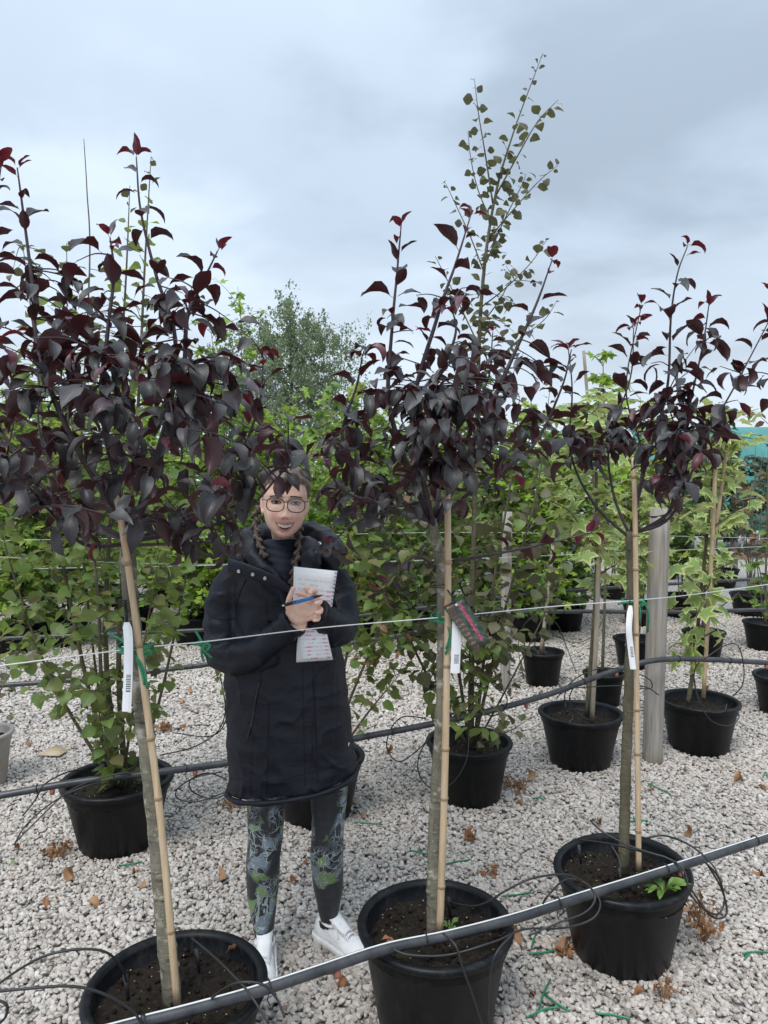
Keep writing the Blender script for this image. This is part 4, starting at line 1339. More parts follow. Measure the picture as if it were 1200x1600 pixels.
# canes of the second row
def stake(a, b, Y, r0, label, mat='bark_pale'):
    P = [at(a[0], a[1], Y), at((a[0] + b[0]) / 2 + 1, (a[1] + b[1]) / 2, Y), at(b[0], b[1], Y)]
    o = MB().tube(spline(P, 6), r0, 10, wob=.06).build('wooden_stake', M[mat])
    return tag(o, label, 'stake', 'stakes in the rear rows')
Y2 = tub(907, 1111).y
stake((925, 1128), (936, 860), Y2 - .04, .0135, 'split wooden stake in the tub left of the timber post')
stake((936, 870), (912, 548), Y2 + .05, .009, 'thin stake rising above the yellow-green maple')
Y3 = tub(1093, 1092).y
stake((1099, 1090), (1120, 690), Y3 - .06, .0125, 'tall brown stake in the tub right of the timber post', 'bamboo')
stake((1108, 900), (1136, 690), Y3 - .02, .011, 'second brown cane behind the cream-edged maple', 'bamboo')

# timber posts that carry the wires
def post(px, py, top_px, top_py, w, label, bend=0.0):
    b = atz(px, py, 0.0)
    Y = b.y
    tp = at(top_px, top_py, Y)
    root = tag(empty('timber_post', b), label, 'post', 'timber posts')
    b0 = b - Vector((0, 0, .1))
    n = 10
    rings = []
    for i in range(n + 1):
        q = i / n
        c_ = b0.lerp(tp, q)
        ring = []
        for k in range(16):
            an = 2 * math.pi * k / 16
            rr = w / 2 * (1 + .05 * mnoise.noise(Vector((math.cos(an) * 2, math.sin(an) * 2, q * 3 + px))))
            if i == n:
                rr *= .94
            ring.append(c_ + Vector((rr * math.cos(an), rr * math.sin(an), .004 * math.cos(an * 2) if i == n else 0)))
        rings.append(ring)
    MB().rings(rings).build('shaft', M['timber'], root)
    return root
post(1019, 1190, 1031, 795, .115, 'grey weathered timber post between the two maple tubs')
post(789, 1078, 793, 800, .08, 'weathered grey post half hidden behind the tallest tree')
post(1146, 905, 1150, 720, .13, 'dark timber post far back beside the red-twigged shrubs')

# ------------------------------------------------------------------ rear rows: saplings in tubs
def sapling(px, Y, tops, w, leaf, mat, n, size, label, group, seed, rt=.20, h=.28, lo=.30, stems=3, most=60, cols=None, name='potted_sapling', cat='sapling', sparse=1.0, bare=0):
    """tops: pixel height of the top; w: crown width in metres; n: leaves"""
    x = (px - 600) / F * (Y * math.cos(PITCH) + 1.3 * math.sin(PITCH))
    c = Vector((x, Y, 0))
    T = Plant(name, c, label, cat, group, seed)
    r = T.r
    make_pot(T.root, c, rt, rt * .74, h, .05, n=24)
    ztop = at(px, tops, Y).z
    L = Leaves(leaf, M[mat])
    L2 = Leaves(leaf, M[cols]) if cols else None
    ends = []
    for k in range(stems):
        an = r.uniform(0, 6.28)
        ex = w * .42 * (k > 0) * r.uniform(.5, 1)
        zt = lerp(h, ztop, 1.0 if k == 0 else r.uniform(.62, .95))
        P = spline([c + Vector((r.uniform(-.03, .03), r.uniform(-.03, .03), h * .8)), c + Vector((ex * .4 * math.cos(an), ex * .4 * math.sin(an), lerp(h, zt, .4))),
                    c + Vector((ex * math.cos(an) + r.uniform(-.04, .04), ex * math.sin(an), zt))], 6)
        R = taper(len(P), .013 if k == 0 else .008, .0025)
        T.trunk.tube(P, R, 6)
        ends.append(P)
    nt = max(6, n // 7)
    for i in range(nt):
        P = ends[r.randrange(len(ends))]
        q = r.uniform(lo, 1.0)
        fi = q * (len(P) - 1)
        a = int(min(fi, len(P) - 2))
        b0 = P[a].lerp(P[a + 1], fi - a)
        an = r.uniform(0, 6.28)
        ln = w * .5 * r.uniform(.4, 1.1) * (1.1 - .55 * q)
        e_ = b0 + Vector((math.cos(an) * ln, math.sin(an) * ln, ln * r.uniform(-.1, .9)))
        Q = [b0, b0.lerp(e_, .5) + Vector((0, 0, ln * .08)), e_]
        T.br.tube(Q, [.0035, .0025, .0012], 4)
        for j in range(7):
            if bare and r.random() < bare:
                continue
            f = r.uniform(.15, 1.0)
            pp = Q[0].lerp(Q[1], f * 2) if f < .5 else Q[1].lerp(Q[2], f * 2 - 1)
            a2 = r.uniform(0, 6.28)
            ((L2 if (L2 and r.random() < .3) else L)).add(pp, (math.cos(a2), math.sin(a2), r.uniform(-.8, .35)), size * r.uniform(.65, 1.2), (r.gauss(0, .5), r.gauss(-.35, .5), 1), r.uniform(-.6, .6), r)
    T.finish([L] + ([L2] if L2 else []), M['bark_green'], M['twig_brown'], most)
    return T

G1, G2, G3 = 'lime green saplings behind the left crown', 'saplings between the left and middle crowns', 'saplings behind the right crown'
for i, a in enumerate([
    # px, Y, top, width, leaf, material, n, size, label, group
    (22, 7.10, 600, 1.35, 'maple_far', 'lime', 1351, 0.115, 'lime green maple sapling at the photo\'s left edge behind the purple crown', G1),
    (105, 7.38, 590, 1.35, 'maple_far', 'green', 1286, 0.110, 'mid green maple sapling behind the left crown, second from the edge', G1),
    (300, 7.48, 580, 1.35, 'maple_far', 'lime', 1351, 0.115, 'bright lime sapling between the left trunk and the woman\'s shoulder', G1),
    (385, 7.26, 480, 1.12, 'maple_far', 'lime', 1351, 0.105, 'tall narrow lime sapling rising above the woman\'s head', G1),
    (-60, 7.32, 640, 1.35, 'maple_far', 'green', 965, 0.110, 'green sapling cut by the left edge of the picture', G1),
    (210, 8.04, 600, 1.50, 'maple_far', 'lime', 1351, 0.115, 'lime sapling seen just right of the left trunk, further back', G1),
    (60, 7.40, 620, 1.10, 'oval', 'green', 965, 0.125, 'oval-leaved green sapling far behind the left edge', G1),
    (330, 7.80, 600, 1.10, 'maple_far', 'green', 1222, 0.120, 'darker green sapling deep behind the woman\'s right shoulder', G1),
    (450, 7.92, 640, 1.50, 'maple_far', 'lime', 1351, 0.115, 'lime sapling right behind the woman\'s head', G2),
    (540, 7.48, 610, 1.35, 'maple_far', 'lime', 1415, 0.110, 'lime sapling between the woman and the middle crown', G2),
    (560, 7.60, 600, 1.10, 'oval', 'yellowgreen', 919, 0.125, 'yellowish sapling far behind the gap beside the woman', G2),
    (640, 7.65, 640, 1.35, 'maple_far', 'green', 1351, 0.110, 'green sapling behind the middle trunk, left side', G2),
    (700, 8.25, 620, 1.50, 'maple_far', 'lime', 1351, 0.115, 'lime sapling behind the picture label, further back', G2),
    (770, 7.92, 640, 1.35, 'oval', 'green', 965, 0.119, 'fine-leaved green sapling behind the half hidden post', G2),
    (830, 7.60, 630, 1.10, 'maple_far', 'lime', 1351, 0.120, 'lime sapling behind the stake in the small tub', G2),
    (884, 8.10, 640, 1.00, 'maple_far', 'green', 1222, 0.120, 'green sapling in the black tub behind the small leaning stake', G3),
]):
    sapling(*a, seed=60 + i, cols='yellowgreen' if i % 3 == 1 else ('green' if i % 3 == 0 else None), rt=.21, stems=5 if i % 2 else 4, most=90, lo=.02)
for i, a in enumerate([
    (848, 5.95, 880, .35, 'maple_far', 'green', 30, .10, 'small tub with a leaning stake and few green leaves', G3, dict(rt=.172, h=.28, stems=1, most=30)),
    (993, 6.5, 700, .7, 'maple', 'variegated', 260, .16, 'cream-edged maple in small tub behind the right trunk', G3, dict(rt=.19, h=.27, most=90)),
    (1100, 6.8, 640, .6, 'maple', 'variegated', 220, .16, 'cream-edged maple behind the tub beside the timber post', G3, dict(rt=.19, h=.27, most=70)),
    (1000, 8.4, 620, 1.0, 'maple_far', 'yellowgreen', 700, .15, 'yellow sapling further back behind the right trunk', G3, dict(rt=.2)),
    (944, 5.4, 550, .42, 'maple_far', 'lime', 230, .10, 'slim star-leaved lime sapling standing above the rest, left of the right crown', G3, dict(rt=.15, h=.25, stems=1, lo=.62, most=120)),
    (958, 10.4, 660, 1.1, 'oval', 'darkgreen', 800, .14, 'dark green sapling in tub behind the right trunk', G3, dict(rt=.22)),
    (1066, 8.9, 690, .9, 'oval', 'green', 620, .13, 'green sapling in wide tub beyond the cream-edged maple', G3, dict(rt=.24)),
    (1173, 9.0, 690, .9, 'oval', 'russet', 240, .10, 'red-twigged half bare shrub in tub with white label', G3, dict(rt=.24, stems=8, lo=.3, bare=.45, cols='darkgreen')),
    (1195, 7.2, 640, .7, 'oval', 'russet', 170, .10, 'russet sapling in tub at the right edge', G3, dict(rt=.2, stems=4, bare=.3, cols='green')),
    (1225, 5.2, 760, .6, 'maple_far', 'green', 90, .10, 'sapling in the tub cut by the right edge', G3, dict(rt=.2, lo=.5)),
    (1130, 11.5, 640, 1.4, 'oval', 'darkgreen', 1100, .15, 'dense dark evergreen beyond the russet shrubs', G3, dict(rt=.24)),
    (1240, 10.5, 640, 1.4, 'oval', 'darkgreen', 1000, .15, 'dark evergreen at the right edge behind the russet sapling', G3, dict(rt=.24)),
    (900, 11.5, 640, 1.4, 'maple_far', 'green', 900, .18, 'green young tree far behind the yellow-green maple', G3, dict(rt=.24)),
    (1040, 12.5, 640, 1.4, 'oval', 'yellowgreen', 900, .16, 'yellowish young tree far behind the timber post', G3, dict(rt=.24)),
]):
    kw = a[-1]
    sapling(*a[:-1], seed=90 + i, **kw)
r_ = random.Random(5)
DEEP = ['lime young tree deep in the rows, beyond the left edge of the purple crown', 'green young tree deep in the rows at the left edge', 'lime young tree deep behind the shrub with many stems', 'yellowish young tree deep behind the mottled left trunk',
        'green young tree deep behind the gap right of the left trunk', 'dark young tree deep behind the woman\'s right sleeve', 'lime young tree deep behind the woman\'s head', 'green young tree deep behind the woman\'s left shoulder',
        'lime young tree deep behind the gap right of the notepad', 'yellowish young tree deep behind the middle trunk', 'green young tree deep behind the tallest tree', 'dark young tree deep behind the half hidden grey post']
BACK = ['bushy backdrop tree furthest left behind all rows', 'bushy lime backdrop tree behind the left crown', 'dark bushy backdrop tree behind the left bamboo cane', 'bushy green backdrop tree under the birch',
        'bushy lime backdrop tree just right of the birch trunk', 'dark bushy backdrop tree behind the middle crown', 'bushy green backdrop tree behind the tallest tree']
for i, px in enumerate([-80, 0, 90, 180, 270, 350, 430, 510, 590, 670, 750, 820]):       # the deepest row
    Y = 9.6 + r_.uniform(-.5, .9)
    sapling(px + r_.uniform(-15, 15), Y, 640 + r_.uniform(-40, 10), 1.25, r_.choice(['maple_far', 'oval']), ['lime', 'green', 'lime', 'yellowgreen', 'green', 'darkgreen'][i % 6], 800, .17,
            DEEP[i], 'young trees of the deepest row', 200 + i, rt=.22, most=12, lo=.12, stems=4)
for i, px in enumerate([-120, 20, 150, 300, 460, 600, 740]):
    sapling(px, 13.0 + r_.uniform(-.6, .6), 645 + r_.uniform(-20, 20), 1.8, 'oval', ['green', 'lime', 'darkgreen'][i % 3], 900, .22,
BACK[i], 'bushy trees of the backdrop', 240 + i, rt=.24, most=0, lo=.1, stems=5)

# birch far behind
def birch(px, Y, top, w, seed):
    x = (px - 600) / F * Y
    root = tag(empty('birch_tree', (x, Y, 0)), 'tall airy birch with rounded crown against the sky', 'tree')
    r = random.Random(seed)
    zt = at(px, top, Y).z
    tp = spline([(x, Y, 0), (x + .1, Y, zt * .45), (x + .05, Y, zt * .92)], 6)
    MB().tube(tp, taper(len(tp), .12, .02), 8).build('trunk', M['bark_dark'], root)
    br, L = MB(), Leaves('tiny', M['birch'])
    for k in range(88):
        q = (k + r.random()) / 88
        z0 = zt * lerp(.26, .80, q)
        an = k * 2.4 + r.uniform(-.3, .3)
        prof = math.sin(math.pi * min(1, .22 + .66 * q)) ** .6
        rad = w * .5 * prof * r.uniform(.45, 1.12)
        rise = zt * .12 * r.uniform(.5, 1.3) * (1.2 - .4 * q)
        e_ = Vector((x + rad * math.cos(an), Y + rad * math.sin(an), z0 + rise))
        Q = spline([(x + .06, Y, z0), Vector((x, Y, z0)).lerp(e_, .5) + Vector((0, 0, rise * .25)), e_, e_ + Vector((.35 * math.cos(an), .35 * math.sin(an), -r.uniform(.15, .6)))], 5)
        br.tube(Q, taper(len(Q), .011, .003), 4)
        for c in range(15):
            i = min(len(Q) - 1, int(len(Q) * r.uniform(.25, 1.05)))
            o = Q[i] + Vector((r.gauss(0, .34), r.gauss(0, .34), r.gauss(-.05, .26)))
            hang = r.uniform(.2, .6)
            for m in range(26):
                f = r.random()
                p = o + Vector((r.gauss(0, .07), r.gauss(0, .07), -hang * f))
                L.add(p, (r.gauss(0, .6), r.gauss(0, .6), r.gauss(-.6, .6)), r.uniform(.065, .13), None, 0, r)
    c_ = br.build('crown', M['bark_dark'], root)
    L.emit(c_, 0)
birch(452, 26, 440, 4.9, 5)

# turquoise shade tunnel beyond the rows
def tunnel(x0, x1, Y, w, h, label):
    root = tag(empty('shade_tunnel', ((x0 + x1) / 2, Y, 0)), label, 'polytunnel', 'turquoise shade tunnels')
    n = 16
    R0, R1 = [], []
    vs, fs = [], []
    m = 8
    for j in range(m + 1):
        xx = lerp(x0, x1, j / m)
        for i in range(n + 1):
            an = math.pi * i / n
            vs.append((xx, Y - math.cos(an) * w / 2, .6 + math.sin(an) * (h - .6) - .04 * math.sin(j / m * math.pi * m) ** 2))
    for j in range(m):
        for i in range(n):
            a = j * (n + 1) + i
            fs.append((a, a + 1, a + n + 2, a + n + 1))
    o = MB().add(vs, fs).build('cover', M['net'], root)
    md = o.modifiers.new('thick', 'SOLIDIFY'); md.thickness = .01
    for j in range(m + 1):
        xx = lerp(x0, x1, j / m)
        MB().tube([(xx, Y - w / 2, 0)] + [(xx, Y - math.cos(math.pi * i / n) * (w / 2 - .02), .6 + math.sin(math.pi * i / n) * (h - .63)) for i in range(n + 1)] + [(xx, Y + w / 2, 0)], .03, 6).build('hoop', M['wire_dull'], root)
t = NT('turquoise_net')
n_ = t.noise(t.obj(), 1.2, 3)
t.set('Base Color', t.ramp(n_, [(0.35, (0.03, 0.15, 0.14)), (0.65, (0.045, 0.21, 0.195))])).set('Roughness', 0.5)
M['net'] = t.m
tunnel(5.6, 13.5, 17.5, 4.0, at(1050, 668, 17.5).z, 'turquoise covered shade tunnel showing through the right crown')

# ------------------------------------------------------------------ wires and pipes
M_ = M['wire_dull']
for pts, rad, lab in [
    ([(-40, 890, 4.8), (300, 884, 5.0), (640, 876, 5.3), (860, 868, 5.6), (1240, 852, 6.0)], .0022, 'thin rear wire crossing behind the woman\'s collar'),
    ([(-40, 845, 5.4), (400, 838, 5.8), (760, 832, 6.2), (1240, 842, 6.6)], .0022, 'thin rear wire crossing behind the woman\'s head'),
    ([(-40, 868, 3.1), (150, 878, 3.2), (330, 882, 3.4), (520, 880, 3.7), (790, 872, 4.6)], .0018, 'pale wire behind the left trunk'),
]:
    line('rear_wire', pts, rad, M_, lab, 'wire', 'rear wires')

def pipe(pts, rad, label, ties=(), drops=(), per=10, wire=False):
    P = pxpath(pts, per)
    root = tag(empty('irrigation_pipe', P[0]), label, 'pipe', 'irrigation pipes')
    MB().tube(P, rad, 14, wob=.015).build('hose', M['pipe'], root)
    X = [pix(p)[0] for p in P]
    def loc(px):
        for i in range(len(P) - 1):
            if (X[i] - px) * (X[i + 1] - px) <= 0:
                f = (px - X[i]) / (X[i + 1] - X[i] + 1e-9)
                return P[i].lerp(P[i + 1], f), (P[i + 1] - P[i]).normalized()
        return P[-1], (P[-1] - P[-2]).normalized()
    for px in ties:
        p, t_ = loc(px)
        u = t_.cross(Vector((0, 0, 1))).normalized()
        w = u.cross(t_)
        b = MB().tube([p + u * math.cos(a) * rad * 1.12 + w * math.sin(a) * rad * 1.12 + (w * .004 if wire else w * 0) for a in [i * 6.28 / 14 for i in range(15)]], .0024, 6)
        b.tube([p - w * rad, p - w * (rad + .018) - t_ * .004, p - w * (rad + .034) + t_ * .003], .0015, 5)
        b.build('cable_tie', M['twine'], root)
    for px in drops:
        p, t_ = loc(px)
        MB().lathe(p - Vector((0, rad * .2, rad + .004)), [(.004, .012), (.008, .008), (.0105, .0), (.0115, -.006), (.009, -.014), (.004, -.018)], 12).build('dripper', M['dripper'], root)
    if wire:
        Q = [p + Vector((0, -.002, rad + .0012)) for p in P]
        o = MB().tube(Q, .0022, 6).build('support_wire', M['wire'])
        tag(o, 'taut white wire lying along the top of the front pipe', 'wire')
    return root, P, loc
zp = POT_H + .035
fp = [(p[0], p[1], atz(p[0], p[1], zp).y) for p in [(60, 1640), (190, 1605), (300, 1577), (400, 1549), (500, 1516), (600, 1483), (700, 1462), (800, 1436), (900, 1404), (1000, 1373), (1100, 1341), (1260, 1289)]]
FRONT, FP, FLOC = pipe(fp, .0155, 'front black irrigation pipe resting across the three near tubs', (420, 665, 872, 1040, 1180), (527, 1063), wire=True)
pipe([(-60, 1252, 3.02), (0, 1243, 3.05), (120, 1222, 3.12), (250, 1206, 3.2), (350, 1193, 3.3), (450, 1174, 3.38), (560, 1153, 3.5), (660, 1134, 3.6), (760, 1112, 3.72), (860, 1084, 3.95), (960, 1048, 4.1), (1030, 1031, 4.14), (1120, 1031, 4.3), (1260, 1040, 4.5)],
     .0155, 'second black irrigation pipe passing behind the woman\'s legs', (58, 291, 612, 785, 912, 1060, 1140), (82, 305, 822, 963, 1088, 1197))
pipe([(-60, 1075, 4.8), (120, 1062, 4.95), (270, 1045, 5.1), (340, 1036, 5.2), (560, 1003, 5.5), (640, 990, 5.6), (800, 958, 5.9), (1060, 956, 6.3), (1260, 950, 6.5)], .017, 'third irrigation pipe partly hidden by the shrubs', (300, 880), ())
pipe([(-60, 1000, 6.2), (280, 986, 6.4), (420, 978, 6.6), (620, 955, 6.9), (860, 925, 7.4), (1260, 900, 8.2)], .017, 'fourth irrigation pipe far back', (), ())

# ------------------------------------------------------------------ thin drip tubes
def drip(pts, label, r_=.0032, per=8, spike=None):
    root = tag(empty('drip_tube', at(*pts[0])), label, 'drip tube', 'thin black drip tubes')
    MB().tube(pxpath(pts, per), r_, 6).build('hose', M['tube'], root)
    if spike:
        p = at(*spike)
        MB().tube([p + Vector((-.004, 0, .022)), p + Vector((.004, 0, -.045))], [.0065, .004], 8).build('dripper_spike', M['tube'], root)
    return root
y_ = YA
drip([(-30, 1560, 1.75), (25, 1518, 1.72), (75, 1492, 1.72), (130, 1483, 1.74), (168, 1489, 1.76), (190, 1512, 1.80), (198, 1535, 1.84)], 'thin tube arching from the left edge into the left tub', spike=(198, 1536, 1.84))
drip([(-30, 1552, 1.62), (40, 1545, 1.62), (110, 1541, 1.64), (160, 1552, 1.66), (205, 1578, 1.69), (225, 1605, 1.70)], 'lower thin tube arching over the left tub\'s rim', spike=(226, 1600, 1.71))
drip([(-10, 1560, 1.6), (10, 1570, 1.6), (8, 1590, 1.6), (-10, 1605, 1.6)], 'curl of thin tube at the lower left corner')
drip([(300, 1466, 1.98), (340, 1500, 1.85), (375, 1535, 1.76), (395, 1560, 1.73), (420, 1600, 1.7)], 'thin tube crossing the left tub from its spike to the pipe', spike=(309, 1495, 1.98))
drip([(330, 1560, 1.80), (350, 1545, 1.75), (375, 1535, 1.72), (410, 1538, 1.72), (432, 1560, 1.72), (445, 1590, 1.70)], 'loop of thin tube on the left tub\'s right rim')
drip([(703, 1410, 2.3), (735, 1416, 2.16), (760, 1410, 2.1), (790, 1392, 2.08), (830, 1373, 2.08), (880, 1366, 2.15), (905, 1374, 2.2), (925, 1390, 2.2), (938, 1412, 2.18), (925, 1436, 2.16), (880, 1450, 2.14), (820, 1452, 2.1), (770, 1472, 2.0), (700, 1492, 1.98), (640, 1492, 1.98), (612, 1482, 2.0)], 'long thin tube looping between the middle and right tubs', spike=(702, 1412, 2.3))
drip([(692, 1458, 2.0), (712, 1478, 1.96), (722, 1510, 1.95), (740, 1560, 1.95), (756, 1610, 1.95)], 'thin tube hanging down the front of the middle tub')
drip([(800, 1460, 2.0), (775, 1490, 1.95), (765, 1530, 1.95), (762, 1600, 1.95)], 'second thin tube hanging down the middle tub, right of the first')
drip([(848, 1412, 2.12), (860, 1395, 2.12), (885, 1374, 2.2), (915, 1380, 2.2), (930, 1402, 2.18), (915, 1425, 2.15), (870, 1443, 2.12), (826, 1462, 2.1)], 'double loop of thin tube left of the right tub')
drip([(922, 1282, 2.45), (945, 1302, 2.40), (990, 1324, 2.36), (1040, 1340, 2.33), (1062, 1352, 2.3), (1072, 1368, 2.28), (1078, 1395, 2.26), (1100, 1420, 2.26), (1122, 1428, 2.28), (1132, 1405, 2.3), (1122, 1370, 2.3), (1100, 1345, 2.3)], 'thin tube running over the right tub into a loop beside it')
drip([(905, 1312, 2.5), (950, 1318, 2.42), (1000, 1330, 2.36), (1050, 1345, 2.32), (1080, 1390, 2.28), (1112, 1432, 2.28), (1135, 1428, 2.3), (1128, 1390, 2.32), (1105, 1350, 2.32)], 'second thin tube in the loop right of the right tub', spike=(906, 1330, 2.5))
drip([(1005, 1310, 2.6), (1040, 1306, 2.58), (1080, 1322, 2.5), (1112, 1350, 2.42), (1128, 1380, 2.36)], 'thin tube arching off the back of the right tub')
drip([(955, 1320, 2.5), (968, 1345, 2.46), (969, 1372, 2.42)], 'short tube end standing in the right tub', spike=(969, 1366, 2.43))
# second row
drip([(250, 1200, 3.1), (220, 1205, 3.0), (170, 1212, 2.95), (110, 1235, 2.95), (60, 1280, 2.9), (25, 1315, 2.85)], 'thin tube drooping left of the shrub tub')
drip([(205, 1210, 3.1), (130, 1230, 2.98), (80, 1255, 2.95), (40, 1290, 2.9), (22, 1320, 2.85)], 'second thin tube drooping left of the shrub tub')
drip([(140, 1206, 3.2), (110, 1205, 3.1), (70, 1225, 3.0), (55, 1250, 2.98), (35, 1275, 2.95)], 'thin tube looped out of the shrub tub\'s left rim')
drip([(355, 1218, 3.3), (325, 1208, 3.3), (298, 1218, 3.3), (300, 1236, 3.3), (330, 1248, 3.3), (356, 1240, 3.3)], 'coil of thin tube under the pipe beside the coat')
drip([(355, 1237, 3.25), (310, 1252, 3.25), (278, 1248, 3.25), (278, 1232, 3.25), (305, 1215, 3.25), (345, 1206, 3.25)], 'wider coil of thin tube under the pipe beside the coat')
drip([(345, 1060, 3.7), (352, 1110, 3.7), (338, 1145, 3.7), (300, 1168, 3.75), (250, 1180, 3.8)], 'thin tube curving down beside the coat\'s sleeve')
drip([(356, 1070, 3.8), (355, 1120, 3.8), (330, 1150, 3.85), (270, 1145, 3.95)], 'second thin tube curving beside the coat\'s sleeve')
drip([(665, 1122, 3.62), (630, 1120, 3.6), (610, 1140, 3.6), (605, 1170, 3.6), (625, 1190, 3.6), (660, 1165, 3.6), (672, 1148, 3.6)], 'loop of thin tube left of the tallest tree\'s tub')
drip([(672, 1150, 3.6), (655, 1180, 3.58), (655, 1210, 3.56), (675, 1232, 3.55), (705, 1225, 3.52), (728, 1190, 3.5), (733, 1150, 3.55)], 'thin tube draped over the front of the tallest tree\'s tub')
drip([(735, 1070, 3.65), (770, 1066, 3.62), (790, 1085, 3.6), (790, 1105, 3.62), (770, 1118, 3.66), (735, 1110, 3.7), (700, 1118, 3.75)], 'loop of thin tube above the tallest tree\'s tub')
drip([(870, 1090, 4.0), (900, 1060, 4.0), (935, 1045, 4.02), (965, 1045, 4.05), (990, 1050, 4.1), (1015, 1062, 4.1), (1018, 1075, 4.1), (1000, 1076, 4.1)], 'thin tube arching over the tub left of the timber post')
drip([(884, 1122, 4.05), (884, 1080, 4.0), (910, 1074, 3.98), (1000, 1072, 4.0), (1030, 1086, 4.0)], 'thin tube stretched towards the timber post', spike=(884, 1105, 4.1))
drip([(895, 1075, 4.0), (890, 1095, 4.0), (905, 1118, 4.05), (920, 1126, 4.1)], 'thin tube dropping into the tub left of the timber post')
drip([(1095, 1030, 4.2), (1085, 1050, 4.2), (1088, 1080, 4.2), (1105, 1110, 4.2), (1130, 1112, 4.22), (1136, 1100, 4.25)], 'loop of thin tube on the rim of the cream-edged maple\'s tub')
drip([(1100, 1030, 4.22), (1130, 1010, 4.25), (1152, 1008, 4.25), (1162, 1040, 4.25), (1160, 1070, 4.25), (1145, 1088, 4.3)], 'tall loop of thin tube above the cream-edged maple\'s tub')
drip([(1085, 1060, 4.15), (1090, 1090, 4.15), (1110, 1125, 4.15), (1140, 1134, 4.18), (1155, 1120, 4.2), (1148, 1108, 4.25)], 'low loop of thin tube hanging on the cream-edged maple\'s tub')
drip([(818, 1060, 5.7), (810, 1010, 5.7), (820, 975, 5.7), (845, 962, 5.7), (870, 975, 5.7), (885, 1010, 5.7), (900, 1050, 5.6)], 'large hoop of thin tube round the small tub with the leaning stake')
drip([(835, 1015, 5.8), (838, 998, 5.75), (860, 992, 5.75), (900, 1004, 5.8), (930, 990, 5.9), (945, 960, 6.0)], 'thin tube from the small tub to the rear pipe')
stake((845, 1020), (864, 850), 5.9, .014, 'pale leaning stake in the small tub')
# ------------------------------------------------------------------ the woman
BY = 2.52
def PP(px, py, dy=0.0):
    return at(px, py, BY + dy)
def remeshed(mb, voxel, smooth=2, factor=.5):
    me = mb.mesh('tmp', None)
    o = bpy.data.objects.new('tmp', me)
    COL.objects.link(o)
    md = o.modifiers.new('r', 'REMESH'); md.mode = 'VOXEL'; md.voxel_size = voxel
    if smooth:
        ms = o.modifiers.new('s', 'SMOOTH'); ms.iterations = smooth; ms.factor = factor
    bpy.context.view_layer.update()
    dg = bpy.context.evaluated_depsgraph_get()
    out = bpy.data.meshes.new_from_object(o.evaluated_get(dg))
    bpy.data.objects.remove(o)
    bpy.data.meshes.remove(me)
    return out
def as_child(name, me, mat, root):
    me.name = name
    me.transform(Matrix.Translation(-root.location))
    me.materials.clear(); me.materials.append(mat)
    me.polygons.foreach_set('use_smooth', [True] * len(me.polygons))
    return link(name, me, root, root.location)
def displace(me, fn):
    n = len(me.vertices)
    co = np.empty(n * 3, np.float32); me.vertices.foreach_get('co', co)
    no = np.empty(n * 3, np.float32); me.vertices.foreach_get('normal', no)
    co, no = co.reshape(-1, 3), no.reshape(-1, 3)
    d = np.array([fn(Vector(c)) for c in co.tolist()], np.float32)
    me.vertices.foreach_set('co', (co + no * d[:, None]).ravel())
    me.update()

woman = tag(empty('person', atz(460, 1500, 0.0)), 'smiling woman with glasses and braids in navy parka and floral leggings holding notepad', 'person')

# --- materials
t = NT('skin')
v = t.obj()
n = t.noise(v, 60, 3)
tcx = t.node('ShaderNodeTexCoord').outputs['Object']
base = t.ramp(n, [(0.3, (0.74, 0.47, 0.365)), (0.7, (0.80, 0.54, 0.425))])
bl = None
SKIN_SPOTS = []
t.set('Base Color', base).set('Roughness', 0.48).set('Specular IOR Level', 0.4)
t.set('Subsurface Weight', 0.12)
t.b.inputs['Subsurface Radius'].default_value = (0.012, 0.005, 0.003)
t.bump(t.noise(v, 300, 3), 0.08, 0.0006)
SK = t
SKB = base
M['skin'] = t.m
t = NT('parka_cloth')
v = t.obj()
n = t.noise(v, 5, 4, 0.6)
t.set('Base Color', t.ramp(n, [(0.3, (0.0024, 0.0031, 0.0085)), (0.7, (0.0046, 0.0058, 0.0135))]))
t.set('Roughness', 0.5).set('Specular IOR Level', 0.34).set('Sheen Weight', 0.01).set('Sheen Roughness', 0.4)
wv = t.noise(t.obj((1, 1, 1)), 700, 2)
cr = t.noise(t.obj((1, 1, 2.2)), 22, 5, 0.6, 0.8)
t.bump(t.math('ADD', t.math('MULTIPLY', wv, 0.12), cr), 0.45, 0.006)
M['parka'] = t.m
M['jumper'] = m_plain('navy_knit', (0.004, 0.006, 0.018), (0.007, 0.010, 0.028), 0.8, 160, 0.4, 0.002, (1, 1, .3))
M['metal'] = m_flat('snap_metal', (0.42, 0.40, 0.37), 0.32, 0.5, 1.0)
M['zip'] = m_flat('zip_black', (0.02, 0.02, 0.024), 0.35)
t = NT('hair')
n = t.noise(t.obj((1, 1, 0.25)), 170, 4, 0.6, 0.3)
t.set('Base Color', t.ramp(n, [(0.3, (0.05, 0.034, 0.024)), (0.6, (0.13, 0.09, 0.062)), (0.8, (0.24, 0.175, 0.125))])).set('Roughness', 0.42)
t.bump(n, 0.6, 0.002)
M['hair'] = t.m
t = NT('braid_hair')
n = t.noise(t.obj((1, 1, 1)), 120, 4, 0.6, 1.0)
t.set('Base Color', t.ramp(n, [(0.3, (0.02, 0.013, 0.009)), (0.55, (0.06, 0.038, 0.025)), (0.8, (0.13, 0.09, 0.055))])).set('Roughness', 0.45)
t.bump(n, 0.7, 0.003)
M['braid'] = t.m
M['lip'] = m_flat('lip', (0.52, 0.20, 0.185), 0.36)
M['mouth'] = m_flat('mouth_inside', (0.05, 0.012, 0.012), 0.6)
M['tooth'] = m_flat('tooth', (0.72, 0.68, 0.60), 0.25)
M['eye_white'] = m_flat('eye_white', (0.74, 0.71, 0.69), 0.2)
